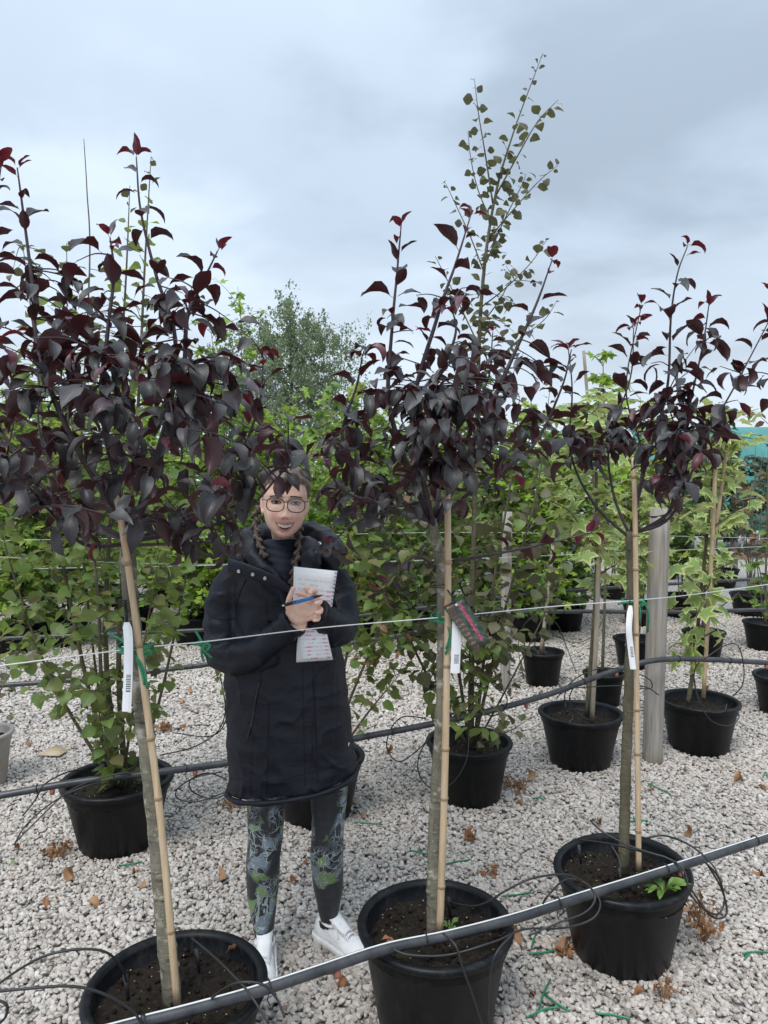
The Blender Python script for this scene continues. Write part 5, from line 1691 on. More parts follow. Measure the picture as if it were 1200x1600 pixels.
M['iris'] = m_flat('iris', (0.030, 0.022, 0.016), 0.15)
M['lash'] = m_flat('lash', (0.012, 0.008, 0.007), 0.6)
M['brow'] = m_plain('brow_hair', (0.035, 0.02, 0.014), (0.07, 0.042, 0.028), 0.7, 300, 0.3)
M['nail'] = m_flat('finger_nail', (0.80, 0.50, 0.44), 0.25)
M['frame'] = m_flat('glasses_frame', (0.014, 0.011, 0.012), 0.3)
t = NT('glasses_lens')
tr = t.node('ShaderNodeBsdfTransparent', {'Color': (0.96, 0.97, 0.97)})
gl = t.node('ShaderNodeBsdfGlossy', {'Color': (0.9, 0.95, 1.0), 'Roughness': 0.03})
ms = t.node('ShaderNodeMixShader', {0: 0.09, 1: tr.outputs[0], 2: gl.outputs[0]})
t.l.new(ms.outputs[0], t.out.inputs[0])
M['lens'] = t.m
# floral leggings: scattered sprays of blue-grey petals, fine pale outlines and lime leaves on charcoal
t = NT('floral_print')
v = t.obj()
wp = t.node('ShaderNodeTexNoise', {'Vector': v, 'Scale': 9.0, 'Detail': 2.0})
vw = t.node('ShaderNodeVectorMath', {0: v}, operation='ADD')
sc2 = t.node('ShaderNodeVectorMath', {0: wp.outputs['Color'], 'Scale': 0.16}, operation='SCALE')
t.l.new(sc2.outputs[0], vw.inputs[1])
wv = vw.outputs[0]
clus = t.math('MULTIPLY', t.math('SUBTRACT', t.noise(v, 7.5, 1, 0.4), 0.47), 14.0, clamp=True)
vor = t.node('ShaderNodeTexVoronoi', {'Vector': wv, 'Scale': 30.0}, feature='DISTANCE_TO_EDGE').outputs['Distance']
vcol = t.node('ShaderNodeTexVoronoi', {'Vector': wv, 'Scale': 30.0})
cs = t.node('ShaderNodeSeparateColor', {0: vcol.outputs['Color']})
edge = t.math('MULTIPLY', t.math('LESS_THAN', vor, 0.036), clus)
petal = t.math('MULTIPLY', t.math('MULTIPLY', t.math('GREATER_THAN', cs.outputs[0], 0.72), t.math('GREATER_THAN', vor, 0.07)), clus)
leafm = t.math('MULTIPLY', t.math('MULTIPLY', t.math('LESS_THAN', cs.outputs[1], 0.14), t.math('GREATER_THAN', vor, 0.06)), t.math('MULTIPLY', t.math('SUBTRACT', t.noise(v, 7.5, 1, 0.4), 0.43), 14.0, clamp=True))
fine = t.math('MULTIPLY', t.math('LESS_THAN', t.math('ABSOLUTE', t.math('SUBTRACT', t.noise(wv, 24, 2, 0.5, 1.2), 0.5)), 0.016), clus)
c = t.mix(petal, (0.022, 0.023, 0.027), (0.16, 0.205, 0.25))
c = t.mix(leafm, c, (0.17, 0.26, 0.09))
c = t.mix(t.math('MULTIPLY', t.math('MAXIMUM', edge, fine), 0.75), c, (0.42, 0.48, 0.48))
t.set('Base Color', c).set('Roughness', 0.55).set('Sheen Weight', 0.05)
t.bump(t.noise(t.obj((1, 1, 2)), 18, 3), 0.25, 0.004)
M['floral'] = t.m
M['shoe'] = m_plain('white_leather', (0.70, 0.70, 0.70), (0.78, 0.78, 0.78), 0.42, 30, 0.08, lo=.4, hi=.6)
M['sole'] = m_plain('white_rubber', (0.62, 0.62, 0.61), (0.74, 0.74, 0.73), 0.6, 60, 0.1)
M['lace'] = m_plain('lace_cotton', (0.68, 0.67, 0.69), (0.80, 0.79, 0.81), 0.85, 300, 0.3)
M['sock'] = m_flat('black_sock', (0.012, 0.012, 0.014), 0.8)

# --- head: cross sections with modelled face
HC = PP(445.5, 783, -.045)
_yaw, _roll, _pit = math.radians(9), math.radians(3.5), math.radians(3)
hf = Vector((math.sin(_yaw), -math.cos(_yaw) * math.cos(_pit), -math.sin(_pit))).normalized()
hu = Vector((math.sin(_roll), -math.sin(_pit), math.cos(_roll)))
hu = (hu - hf * hu.dot(hf)).normalized()
hr = hu.cross(hf) * -1
if hr.x < 0:
    hr = -hr
def HP(x, d, z):
    return HC + hr * x + hf * d + hu * z
_Z = [-.119, -.116, -.108, -.098, -.085, -.070, -.050, -.030, 0, .03, .06, .085, .105, .117, .122]
_W = [.004, .020, .034, .044, .0555, .0625, .0675, .0705, .073, .075, .074, .066, .048, .026, .001]
_Fr = [.052, .066, .080, .086, .086, .087, .088, .088, .087, .092, .090, .080, .060, .036, .001]
_Bk = [.0, .0, .0, .0, .01, .03, .055, .08, .096, .10, .098, .09, .07, .042, .001]
def gz(z, T):
    return float(np.interp(z, _Z, T))
def g2(x, z, cx, cz, sx, sz):
    return math.exp(-((x - cx) / sx) ** 2 / 2 - ((z - cz) / sz) ** 2 / 2)
def face_bump(x, z):
    b = 0.0
    q = (0.006 - z) / 0.050
    if -0.2 < q < 1.25:
        k = max(0, min(1, q + .1))
        h_ = lerp(.004, .0235, k ** 1.3) * (1 if q < 1 else max(0, 1 - (q - 1) / .25) ** .7)
        b += h_ * math.exp(-(x / lerp(.0068, .0105, k)) ** 2 / 2)
    b += .007 * (g2(x, z, .0125, -.044, .0058, .0055) + g2(x, z, -.0125, -.044, .0058, .0055))
    for s in (-1, 1):
        b += -.0095 * g2(x, z, s * .032, .0, .015, .0095)
        b += .0048 * g2(x, z, s * .031, .020, .018, .007)
        b += .0085 * g2(x, z, s * .042, -.046, .015, .016)
        b += -.0022 * g2(x, z, s * .034, -.070, .006, .014)
        b += .002 * g2(x, z, s * .032, -.013, .013, .004)
    b += .0045 * g2(x, z, 0, -.075, .026, .012)
    b += -.003 * g2(x, z, 0, -.093, .018, .004)
    b += .0065 * g2(x, z, 0, -.107, .015, .009)
    return b
def face_d(x, z):
    w, f = gz(z, _W), gz(z, _Fr)
    k = min(.999, abs(x) / w)
    return f * (1 - k ** 2.25) ** (1 / 2.25) + face_bump(x, z) * (1 - k ** 4)
def head_rings(grow=0.0, nz=90, nu=112, bumps=True, zmin=None):
    out = []
    for i in range(nz):
        q = i / (nz - 1)
        z = lerp(_Z[0], _Z[-1], .5 - .5 * math.cos(math.pi * q) if True else q)
        w, f, bk = gz(z, _W) + grow, gz(z, _Fr) + grow, gz(z, _Bk) + grow
        ring = []
        for k in range(nu):
            u = 2 * math.pi * k / nu
            s, c = math.sin(u), math.cos(u)
            x = w * math.copysign(abs(s) ** .93, s)
            d = f * math.copysign(abs(c) ** .93, c) if c > 0 else bk * c
            if bumps and c > 0:
                d += face_bump(x, z) * min(1, c * 2.2)
            ring.append(HP(x, d, z + grow * (z / .12)))
        out.append(ring)
    return out
# rosier cheeks, nose and chin
for (x_, z_), k_, rad_ in (((.040, -.042), .75, .026), ((-.040, -.042), .75, .026), ((0, -.043), .6, .014), ((0, -.106), .35, .02), ((-.075, -.012), .6, .03)):
    q = HP(x_, face_d(x_, z_) if abs(x_) < .07 else -.01, z_) - woman.location
    ds = SK.node('ShaderNodeVectorMath', {0: tcx, 1: tuple(q)}, operation='DISTANCE').outputs['Value']
    f_ = SK.math('MULTIPLY', SK.math('SUBTRACT', 1.0, SK.math('DIVIDE', ds, rad_), clamp=True), k_)
    SKB = SK.mix(f_, SKB, (0.66, 0.30, 0.26))
SK.set('Base Color', SKB)
body = MB()
body.rings(head_rings())
# ears
for s in (-1, 1):
    Mx = Matrix((hr, hf, hu)).transposed()
    body.ball(HP(s * .073, -.012, -.012), (.008, .017, .030), Mx @ Matrix.Rotation(s * .45, 3, 'Z'), 12, 10)
    body.ball(HP(s * .073, -.006, -.038), (.006, .008, .010), Mx, 10, 8)
# neck, trunk under the clothes
body.tube([HP(0, -.036, -.05), HP(0, -.040, -.10), PP(450, 860, .025), PP(452, 890, .04)], [.046, .0435, .046, .075], 20)
body.tube(spline([PP(452, 880, .03), PP(452, 930, .02), PP(450, 1010, .02), PP(452, 1110, .02), PP(455, 1190, .02)], 4), [.06, .08, .095, .10, .105, .105, .10, .095, .09, .09, .095, .10, .105, .105, .10, .095, .09], 20)
# arms to the wrists
body.tube(spline([PP(372, 900), PP(352, 960, .0), PP(352, 1030, -.07), PP(400, 1015, -.15), PP(448, 990, -.20), PP(466, 976, -.222)], 5), taper(26, .042, .026), 14)
body.tube(spline([PP(520, 900), PP(530, 945, -.02), PP(531, 985, -.08), PP(513, 972, -.15), PP(492, 958, -.205)], 5), taper(21, .042, .027), 14)
# legs
LEGS = [
    [(1170, 386, 448, 0.0), (1215, 386, 447, 0.0), (1262, 387, 445, -.01), (1310, 388, 441, -.02), (1345, 385, 437, -.03), (1372, 385, 436, -.02), (1400, 386, 433, -.02), (1435, 392, 429, -.03), (1455, 396, 427, -.04), (1470, 398, 427, -.045)],
    [(1170, 476, 546, 0.0), (1215, 483, 545, 0.0), (1262, 487, 540, 0.0), (1305, 487, 537, 0.0), (1335, 485, 536, .01), (1362, 487, 536, .03), (1392, 490, 535, .05), (1418, 496, 530, .055), (1432, 499, 528, .06), (1442, 500, 527, .06)],
]
def leg_rings(L, shrink, drop=0, n=24):
    out = []
    for y, a, b, dy in spline(L, 3):
        l, r = PP(a, y, dy), PP(b, y, dy)
        c, w = (l + r) / 2, (r - l).length / 2 - shrink
        out.append([c + Vector((math.cos(u) * w, math.sin(u) * w * 1.05 + (.010 if y > 1340 else 0) * math.sin(min(1, (y - 1340) / 60) * 3.14 / 2), 0)) for u in [6.2832 * k / n for k in range(n)]])
    return out
ANK = []
for L, ft in zip(LEGS, ((412, 1500, -.03), (516, 1466, .06))):
    R = leg_rings(L, .006)
    body.rings(R)
    c0 = sum(R[-1], Vector()) / len(R[-1])
    ANK.append(c0)
    body.tube([c0 + Vector((0, 0, .03)), c0 + Vector((0, .005, -.02)), Vector((c0.x, c0.y + .01, .03))], [.030, .030, .034], 16)
# hands: right hand over the left wrist, pen between thumb and forefinger; left hand holds the pad from behind
def chain(pts, r):
    P = spline([PP(*p) for p in pts], 4)
    r = [q * .9 for q in r]
    body.tube(P, [float(np.interp(i / (len(P) - 1), np.linspace(0, 1, len(r)), r)) for i in range(len(P))], 10)
    body.ball(P[-1], r[-1] * 1.02, None, 10, 8)
for c, rr in (((467, 975, -.226), (.026, .018, .030)), ((466, 962, -.238), (.034, .020, .030)), ((472, 952, -.246), (.036, .019, .027)), ((477, 944, -.250), (.031, .017, .020)), ((455, 954, -.240), (.017, .015, .022))):
    body.ball(PP(*c), rr, Matrix.Rotation(.35, 3, 'Y'), 18, 14)
chain([(474, 950, -.252), (483, 938, -.262), (492, 927, -.272), (490, 922, -.283), (484, 926, -.290)], [.0105, .0105, .0096, .0088, .0078])
chain([(478, 956, -.252), (490, 946, -.264), (499, 938, -.272), (500, 941, -.284), (494, 942, -.290)], [.0105, .0103, .0096, .0086, .0078])
chain([(479, 962, -.248), (490, 956, -.262), (500, 951, -.270), (501, 956, -.281), (495, 957, -.286)], [.010, .010, .0092, .0084, .0075])
chain([(478, 968, -.242), (488, 965, -.255), (497, 963, -.263), (497, 968, -.272), (491, 969, -.277)], [.0092, .009, .0082, .0074, .0066])
chain([(458, 960, -.238), (451, 949, -.252), (452, 936, -.262), (458, 920, -.266)], [.0125, .0118, .0102, .0085])
for c, rr in (((488, 955, -.200), (.030, .016, .032)),):
    body.ball(PP(*c), rr, None, 14, 10)
chain([(487, 940, -.205), (476, 930, -.216), (464, 927, -.218)], [.0098, .009, .0078])
chain([(482, 946, -.203), (470, 940, -.214), (460, 940, -.214)], [.0098, .009, .0078])
chain([(480, 955, -.200), (468, 952, -.210), (459, 953, -.210)], [.0095, .0088, .0076])
chain([(482, 964, -.198), (472, 964, -.206), (464, 966, -.206)], [.0088, .008, .007])
chain([(492, 942, -.196), (486, 928, -.200), (480, 920, -.202)], [.0105, .0098, .0085])
as_child('body', remeshed(body, .0025, 2, .4), M['skin'], woman)
# finger nails that show
for p, d, nn in (((457.6, 921, -.2735), (.25, -.3, 1), (-.3, -1, -.2)), ((486, 925, -.298), (-1, -.2, -.2), (.1, -1, .3))):
    q = Vector(d).normalized()
    MB().ball(PP(*p), (.0050, .0012, .0062), Vector(nn).to_track_quat('-Y', 'Z').to_matrix(), 10, 6).build('finger_nail', M['lip'] if False else M['nail'] if 'nail' in M else M['skin'], woman)

# --- face parts
def patch(name, top, bot, n, mat, off, thick=.0012, m=3, parent=None):
    """strip lying on the face between two curves given as z(x) over [x0, x1]"""
    (x0, x1), ft, fb = top[0], top[1], bot
    vs, fs = [], []
    for i in range(n + 1):
        x = lerp(x0, x1, i / n)
        for j in range(m + 1):
            z = lerp(fb(x), ft(x), j / m)
            vs.append(HP(x, face_d(x, z) + off + .0006 * math.sin(j / m * math.pi), z))
    for i in range(n):
        for j in range(m):
            a = i * (m + 1) + j
            fs.append((a, a + m + 1, a + m + 2, a + 1))
    o = MB().add(vs, fs).build(name, mat, parent or woman)
    md = o.modifiers.new('thick', 'SOLIDIFY'); md.thickness = thick; md.offset = 0
    return o
hw = .0300
zt_ = lambda x: -.0700 + .0078 * (x / hw) ** 2
zb_ = lambda x: -.0865 + .0243 * (x / hw) ** 2
mouth = patch('mouth', ((-hw, hw), zt_), zb_, 18, M['mouth'], .0010)
for k in range(10):
    xa, xb = -.0230 + k * .0046, -.0230 + (k + 1) * .0046
    ztp = lambda x: zt_(x) - .0004
    zbt = lambda x: max(zb_(x) + .0012, zt_(x) - (.0105 if abs(x) < .009 else .0088))
    patch('tooth', ((xa + .00018, xb - .00018), ztp), zbt, 2, M['tooth'], .0022, .0014, 3, mouth)
patch('lip', ((-hw - .002, hw + .002), lambda x: zt_(x) + .0052 * max(0, 1 - (x / (hw + .002)) ** 2) ** .6 - .0012 * math.exp(-(x / .004) ** 2)), zt_, 20, M['lip'], .0022, .003)
patch('lip', ((-hw - .001, hw + .001), zb_), lambda x: zb_(x) - .0058 * max(0, 1 - (x / (hw + .001)) ** 2) ** .6, 20, M['lip'], .0024, .004)
for s in (-1, 1):
    cx = s * .0315
    ex = .0158
    up_ = lambda x: .0042 * max(0, 1 - ((x - cx) / ex) ** 2) ** .7 + .0005
    dn_ = lambda x: -.0036 * max(0, 1 - ((x - cx) / ex) ** 2) ** .7 + .0005
    eye = patch('eye', ((cx - ex, cx + ex), up_), dn_, 12, M['eye_white'], .0012)
    ix = cx + .0012
    patch('iris', ((ix - .0054, ix + .0054), lambda x: min(up_(x), .0007 + math.sqrt(max(0, .0056 ** 2 - (x - ix) ** 2)))), lambda x: max(dn_(x), .0 - math.sqrt(max(0, .0056 ** 2 - (x - ix) ** 2))), 10, M['iris'], .0022, .0008, 3, eye)
    patch('eyelash', ((cx - ex - .0005, cx + ex + .0008), lambda x: up_(x) + .0016), lambda x: up_(x) - .0002, 12, M['lash'], .0026, .0016)
    patch('eyelash', ((cx - ex, cx + ex), lambda x: dn_(x) + .0003), lambda x: dn_(x) - .0006, 12, M['lash'], .0018, .0006)
    bx = s * .0325
    patch('eyebrow', ((bx - .0195, bx + .0195), lambda x: .0225 + .0022 * (1 - ((x - bx) / .0195) ** 2) - .0015 * s * (x - bx) / .0195 * 1.4), lambda x: .0185 + .0026 * (1 - ((x - bx) / .0195) ** 2) - .0012 * s * (x - bx) / .0195 * 1.4, 14, M['brow'], .0006, .0014)

for s in (-1, 1):
    nx = s * .0062
    patch('nostril', ((nx - .0026, nx + .0026), lambda x: -.0488 + .0012 * (1 - ((x - nx) / .0026) ** 2)), lambda x: -.0500, 4, M['mouth'], .0008, .0006, 2)
# --- glasses
gl_ = tag(empty('glasses', HP(0, .10, 0)), 'thin dark rounded glasses on the woman\'s face', 'glasses')
GD = .1035
def rim_pts(s, n=40):
    out = []
    for i in range(n + 1):
        a = 2 * math.pi * i / n
        c, si = math.cos(a), math.sin(a)
        x = s * .0335 + .0280 * math.copysign(abs(c) ** .78, c)
        z = -.0055 + .0215 * math.copysign(abs(si) ** .82, si) + (.001 if si > 0 else 0) * 1
        out.append(HP(x, GD - .16 * max(0, abs(x) - .02) ** 1.0 * .9, z))
    return out
for s in (-1, 1):
    R = rim_pts(s)
    MB().tube(R, .0016, 8).build('rim', M['frame'], gl_)
    lens = MB().add(R[:-1], [tuple(range(len(R) - 1))]).build('lens', M['lens'], gl_)
    MB().tube([HP(s * .0610, GD - .006, .008), HP(s * .0745, GD - .022, .009), HP(s * .0775, .02, .005), HP(s * .0765, -.012, -.001)], .0013, 6).build('temple', M['frame'], gl_)
MB().tube(spline([HP(-.0060, GD, .002), HP(-.003, GD + .002, .0055), HP(.003, GD + .002, .0055), HP(.0060, GD, .002)], 4), .0015, 6).build('bridge', M['frame'], gl_)
MB().lathe(HP(-.0745, -.001, -.052), [(.0025, -.0012), (.0045, -.0012), (.0045, .0012), (.0025, .0012)], 12, hr).build('earring', M['metal'], woman)

# --- hair drawn back, parted, with two braids
def hairline(u):
    a = abs(u)
    if a < 1.0:
        return .070 - .012 * (a / 1.0) ** 2
    if a < 1.45:
        return lerp(.058, .006, (a - 1.0) / .45)
    if a < 1.75:
        return lerp(.006, .014, (a - 1.45) / .3)
    return lerp(.0, -.095, min(1, (a - 1.75) / .4))
nz, nu = 60, 96
vs, fs, keep = [], [], {}
for i in range(nz):
    z = lerp(-.112, .1215, (i / (nz - 1)))
    for k in range(nu):
        u = 2 * math.pi * k / nu
        u = u - 2 * math.pi if u > math.pi else u
        zz = max(z, hairline(u))
        g = .0065 * min(1, (zz - hairline(u)) / .02 + .25) + .003 * max(0, math.cos(u * .5)) * max(0, zz / .12)
        w, f, bk = gz(zz, _W) + g, gz(zz, _Fr) + g, max(gz(zz, _Bk), .055 if zz < -.04 else 0) + g
        s_, c_ = math.sin(u), math.cos(u)
        x = w * math.copysign(abs(s_) ** .93, s_)
        d = f * math.copysign(abs(c_) ** .93, c_) if c_ > 0 else bk * c_
        part = -.004 * math.exp(-(x / .003) ** 2) * max(0, zz / .12)
        rip = .0009 * math.sin(u * 34 + zz * 60)
        q = (1 + (part + rip) / .08)
        vs.append(HP(x * q, d * q, zz + (.006 if zz > .09 else 0) * (zz - .09) / .03))
for i in range(nz - 1):
    for k in range(nu):
        fs.append((i * nu + k, i * nu + (k + 1) % nu, (i + 1) * nu + (k + 1) % nu, (i + 1) * nu + k))
fs.append(tuple(range((nz - 1) * nu, nz * nu)))
hair = MB().add(vs, fs).build('hair', M['hair'], woman)
def braid(pts, r0, r1):
    P = spline([PP(*p) for p in pts], 8)
    b = MB()
    n = len(P)
    b.tube(P, taper(n, r0 * .62, r1 * .55), 10)
    for i in range(0, n - 1, 3):
        t_ = (P[i + 1] - P[i]).normalized()
        side = t_.cross(Vector((0, -1, 0))).normalized()
        r_ = lerp(r0, r1, i / n)
        sg = 1 if i % 2 else -1
        ax = (t_ * 1.0 + side * sg * .62).normalized()
        x_ = ax.cross(Vector((0, -1, 0))).normalized()
        y_ = ax.cross(x_)
        Mx = Matrix((x_, y_, ax)).transposed()
        b.ball(P[i] + side * sg * r_ * .44, (r_ * .66, r_ * .86, r_ * 1.25), Mx, 10, 8)
    b.build('braid', M['braid'], woman)
braid([(401, 796, -.02), (399, 818, -.03), (402, 840, -.06), (408, 858, -.10), (414, 872, -.135)], .0145, .012)
braid([(466, 826, -.04), (468, 846, -.08), (466, 866, -.12), (461, 886, -.155), (457, 906, -.172), (455, 924, -.178)], .0145, .0105)

# --- roll-neck jumper
def oval_rings(L, n=40, per=3):
    out = []
    for y, a, b, fd, bd in spline(L, per):
        l, r = PP(a, y, 0), PP(b, y, 0)
        c, w = (l + r) / 2, (r - l).length / 2
        out.append([Vector((c.x + w * math.cos(u), c.y + (fd if math.sin(u) < 0 else bd) * math.sin(u), c.z - (.018 if y < 850 else .0) * (1 if math.sin(u) < 0 else 0) * -math.sin(u) * 0)) for u in [6.2832 * k / n for k in range(n)]])
    return out
jm = MB().rings(oval_rings([(842, 412, 470, .070, .07), (856, 408, 474, .088, .07), (874, 410, 476, .118, .06), (892, 418, 474, .143, .05), (912, 432, 470, .160, .05), (934, 446, 464, .165, .05)], 40))
jme = remeshed(jm, .005, 3)
displace(jme, lambda p: .0022 * math.sin(p.z * 260 + p.x * 30) * (1 if p.z > 1.40 else .4) + .002 * mnoise.noise(p * 30))
as_child('jumper', jme, M['jumper'], woman)

# --- parka
def coat_rings(L, n=56, per=4):
    out = []
    for y, a, b, fd, bd in spline(L, per):
        l, r = PP(a, y, 0), PP(b, y, 0)
        c, w = (l + r) / 2, (r - l).length / 2
        k = max(0.0, min(1.0, (y - 1080) / 165)) ** 1.5
        ring = []
        for u in [6.2832 * i / n for i in range(n)]:
            cu, su = math.cos(u), math.sin(u)
            x = w * math.copysign(abs(cu) ** .86, cu)
            yy = (fd if su < 0 else bd) * math.copysign(abs(su) ** .86, su)
            ring.append(Vector((c.x + x, c.y + yy, c.z + k * x * .20 + k * .012 * (1 if su < 0 else 0) * su)))
        out.append(ring)
    return out
cm = MB()
cm.rings(coat_rings([(858, 392, 512, .075, .085), (870, 372, 526, .10, .10), (886, 358, 533, .116, .11), (912, 362, 528, .126, .12), (955, 364, 526, .130, .125), (1005, 358, 532, .134, .125),
                     (1050, 352, 541, .140, .125), (1100, 353, 547, .145, .13), (1150, 354, 552, .150, .14), (1185, 356, 555, .152, .148), (1216, 357, 557, .155, .151)]))
def sleeve(L, n=26):
    P = spline([PP(*p[:3]) for p in L], 6)
    R = [float(np.interp(i / (len(P) - 1), np.linspace(0, 1, len(L)), [p[3] for p in L])) for i in range(len(P))]
    cm.tube(P, R, n)
    return P, R
S1 = sleeve([(374, 896, .0, .060), (350, 932, -.02, .058), (346, 985, -.04, .059), (351, 1025, -.08, .058), (388, 1024, -.145, .054), (425, 1002, -.190, .049), (458, 972, -.218, .046)])
S2 = sleeve([(520, 896, 0, .058), (532, 930, -.02, .055), (534, 968, -.06, .057), (528, 985, -.115, .055), (510, 972, -.165, .052), (494, 959, -.205, .046)])
cme = remeshed(cm, .0065, 3)
_e1, _e2 = PP(360, 1010, -.06), PP(530, 975, -.07)
def wr(p):
    q = Vector((p.x * 4.2 + .6 * mnoise.noise(p * 5), p.y * 5, p.z * 10 + 1.4 * p.x))
    a = 1 - abs(mnoise.noise(q)) * 2.2
    b_ = 1 - abs(mnoise.noise(Vector((p.x * 9 + p.z * 5, p.y * 9, p.z * 17 - p.x * 4)) + Vector((3, 1, 7)))) * 2.4
    near = math.exp(-min((p - _e1).length, (p - _e2).length) ** 2 / .012)
    c_ = 1 - abs(mnoise.noise(Vector((p.x * 6 - p.z * 7, p.y * 6, p.z * 7 + p.x * 9)) + Vector((9, 4, 2)))) * 2.6
    d = .0045 * a + (.0030 + .0085 * near) * b_ + .0055 * max(0, c_) ** 4 - .008
    # stitched seams: baffles across the chest and a placket down the front
    front = p.y < BY - .05
    if front and p.z < 1.28 and p.z > .6:
        xc = PP(492, 1100, -.15).x + (p.z - .9) * .03
        d -= .005 * math.exp(-((p.x - xc) / .005) ** 2)
        d += .004 * (1 if 0 < (p.x - xc) < .06 else 0)
        xc2 = PP(398, 1100, -.15).x
        d -= .003 * math.exp(-((p.x - xc2 - (p.z - .9) * .06) / .004) ** 2) * (1 if p.z < 1.05 else 0)
    return d
displace(cme, wr)
coat = as_child('parka', cme, M['parka'], woman)
# hem roll
hem = coat_rings([(1210, 357, 557, .156, .152), (1217, 357, 557, .156, .152)], 64, 1)[-1]
MB().tube(hem + [hem[0]], [.0095 + .0015 * math.sin(i * 1.3) for i in range(65)], 10, wob=.18).build('hem', M['parka'], coat)
# hood lying round the neck, folded
def puffy(name, pts, rad, amp=.008):
    b = MB().tube(spline([PP(*p) for p in pts], 6), [float(np.interp(i / (6 * (len(pts) - 1)), np.linspace(0, 1, len(rad)), rad)) for i in range(6 * (len(pts) - 1) + 1)], 22)
    me = remeshed(b, .006, 3)
    displace(me, lambda p: amp * (1 - 2 * abs(mnoise.noise(Vector((p.x * 16, p.y * 16, p.z * 26))))))
    return as_child(name, me, M['parka'], coat)
puffy('hood', [(384, 888, -.085), (374, 868, -.05), (382, 850, .02), (412, 838, .08), (452, 832, .10), (495, 838, .07), (514, 852, .01), (520, 868, -.06), (508, 882, -.10)], [.026, .034, .040, .042, .044, .042, .040, .036, .028])
puffy('collar', [(470, 846, -.02), (484, 858, -.09), (486, 876, -.135), (478, 900, -.155)], [.022, .030, .030, .016])
puffy('collar', [(404, 850, -.02), (392, 864, -.09), (404, 882, -.13), (430, 902, -.158), (450, 926, -.165)], [.018, .026, .024, .018, .010], .004)
def flap(name, up, lo, thick=.010):
    U, Lw = pxl(up), pxl(lo)
    vs, fs = [], []
    n, m = len(U), 5
    for i in range(n):
        for j in range(m + 1):
            p = U[i].lerp(Lw[i], j / m)
            vs.append(p + Vector((0, -.006 * math.sin(j / m * math.pi), 0)))
    for i in range(n - 1):
        for j in range(m):
            a = i * (m + 1) + j
            fs.append((a, a + 1, a + m + 2, a + m + 1))
    o = MB().add(vs, fs).build(name, M['parka'], coat)
    md = o.modifiers.new('thick', 'SOLIDIFY'); md.thickness = thick; md.offset = 0
    sb = o.modifiers.new('sub', 'SUBSURF'); sb.levels = 1; sb.render_levels = 1
    return o
def pxl(pts):
    return spline([PP(*p) for p in pts], 5)
flap('storm_flap', [(357, 872, -.115), (385, 880, -.150), (418, 893, -.172), (444, 908, -.180), (458, 925, -.176)], [(355, 893, -.128), (385, 902, -.155), (416, 912, -.170), (442, 922, -.178), (458, 930, -.178)])
for x, y, d in ((373, 893, -.160), (395, 898, -.176), (414, 904, -.187)):
    MB().lathe(PP(x, y, d), [(.0030, 0), (.0062, 0), (.0062, .003), (.0045, .0045), (.0030, .003)], 14, (0.1, -1, .2)).build('snap', M['metal'], coat)
for x, y, d in ((488, 863, -.135), (500, 849, -.085)):
    MB().lathe(PP(x, y, d), [(.0026, 0), (.0055, 0), (.0055, .003), (.0038, .0045), (.0026, .003)], 14, (0.2, -1, .3)).build('snap', M['metal'], coat)
# seams: thin stitched lines lying on the cloth
from mathutils.bvhtree import BVHTree
_bm = bmesh.new(); _bm.from_mesh(cme); _bvh = BVHTree.FromBMesh(_bm)
def drape(pts, per=10, lift=.0012):
    out = []
    for x, y in spline([(a, b, 0.0) for a, b in pts], per) if False else [tuple(q)[:2] for q in spline([(a, b, 0.0) for a, b in pts], per)]:
        d = ray(x, y).normalized()
        h_, n_, _i, _d = _bvh.ray_cast(CAM - woman.location, d)
        if h_ is not None:
            out.append(h_ + woman.location - d * lift)
    return out
for pts in ([(489, 1042), (492, 1110), (495, 1180), (496, 1222)], [(473, 1042), (474, 1110), (476, 1180), (477, 1228)], [(474, 1130), (482, 1128), (492, 1131)],
            [(420, 1100), (418, 1160), (417, 1238)], [(358, 1216), (400, 1221), (450, 1216), (500, 1203), (552, 1186)],
            [(384, 905), (372, 935), (370, 965), (380, 990)], [(512, 905), (519, 925), (520, 945)], [(325, 960), (345, 968), (368, 965)], [(416, 935), (418, 965), (428, 985)]):
    Q = drape(pts)
    if len(Q) > 3:
        MB().tube(Q, .0016, 5, flat=.6).build('seam', M['parka'], coat)
zp_ = drape([(405, 1066), (399, 1095), (394, 1125), (388, 1150)], 8, .002)
MB().tube(zp_, .0036, 8, flat=.7).build('pocket_zip', M['zip'], coat)
MB().tube([PP(388, 1143, -.161), PP(386, 1152, -.164), PP(384.5, 1163, -.165)], [.002, .0035, .003], 8, flat=.5).build('zip_pull', M['zip'], coat)
MB().box(PP(545, 1163, -.132), (.003, .002, .011), Matrix.Rotation(.15, 3, 'Y')).build('brand_tab', M['wire'], coat)
# cuffs
for (P, R) in (S1, S2):
    t_ = (P[-1] - P[-2]).normalized()
    MB().lathe(P[-1] - t_ * .004, [(R[-1] - .004, -.012), (R[-1] + .004, -.008), (R[-1] + .0045, .006), (R[-1] - .002, .012), (R[-1] - .012, .010), (R[-1] - .014, -.006)], 28, t_).build('cuff', M['parka'], coat)

# --- leggings
lg = MB()
for L in LEGS:
    lg.rings(leg_rings(L[:-1] + [tuple([L[-1][0] - 4, L[-1][1], L[-1][2], L[-1][3]])], 0.0, n=32))
lg.rings(coat_rings([(1130, 372, 540, .11, .11), (1175, 376, 548, .115, .115), (1200, 380, 548, .11, .11)], 40, 3))
lme = remeshed(lg, .0055, 3)
displace(lme, lambda p: .0016 * (1 - 2 * abs(mnoise.noise(Vector((p.x * 14, p.y * 14, p.z * 34))))))
as_child('leggings', lme, M['floral'], woman)

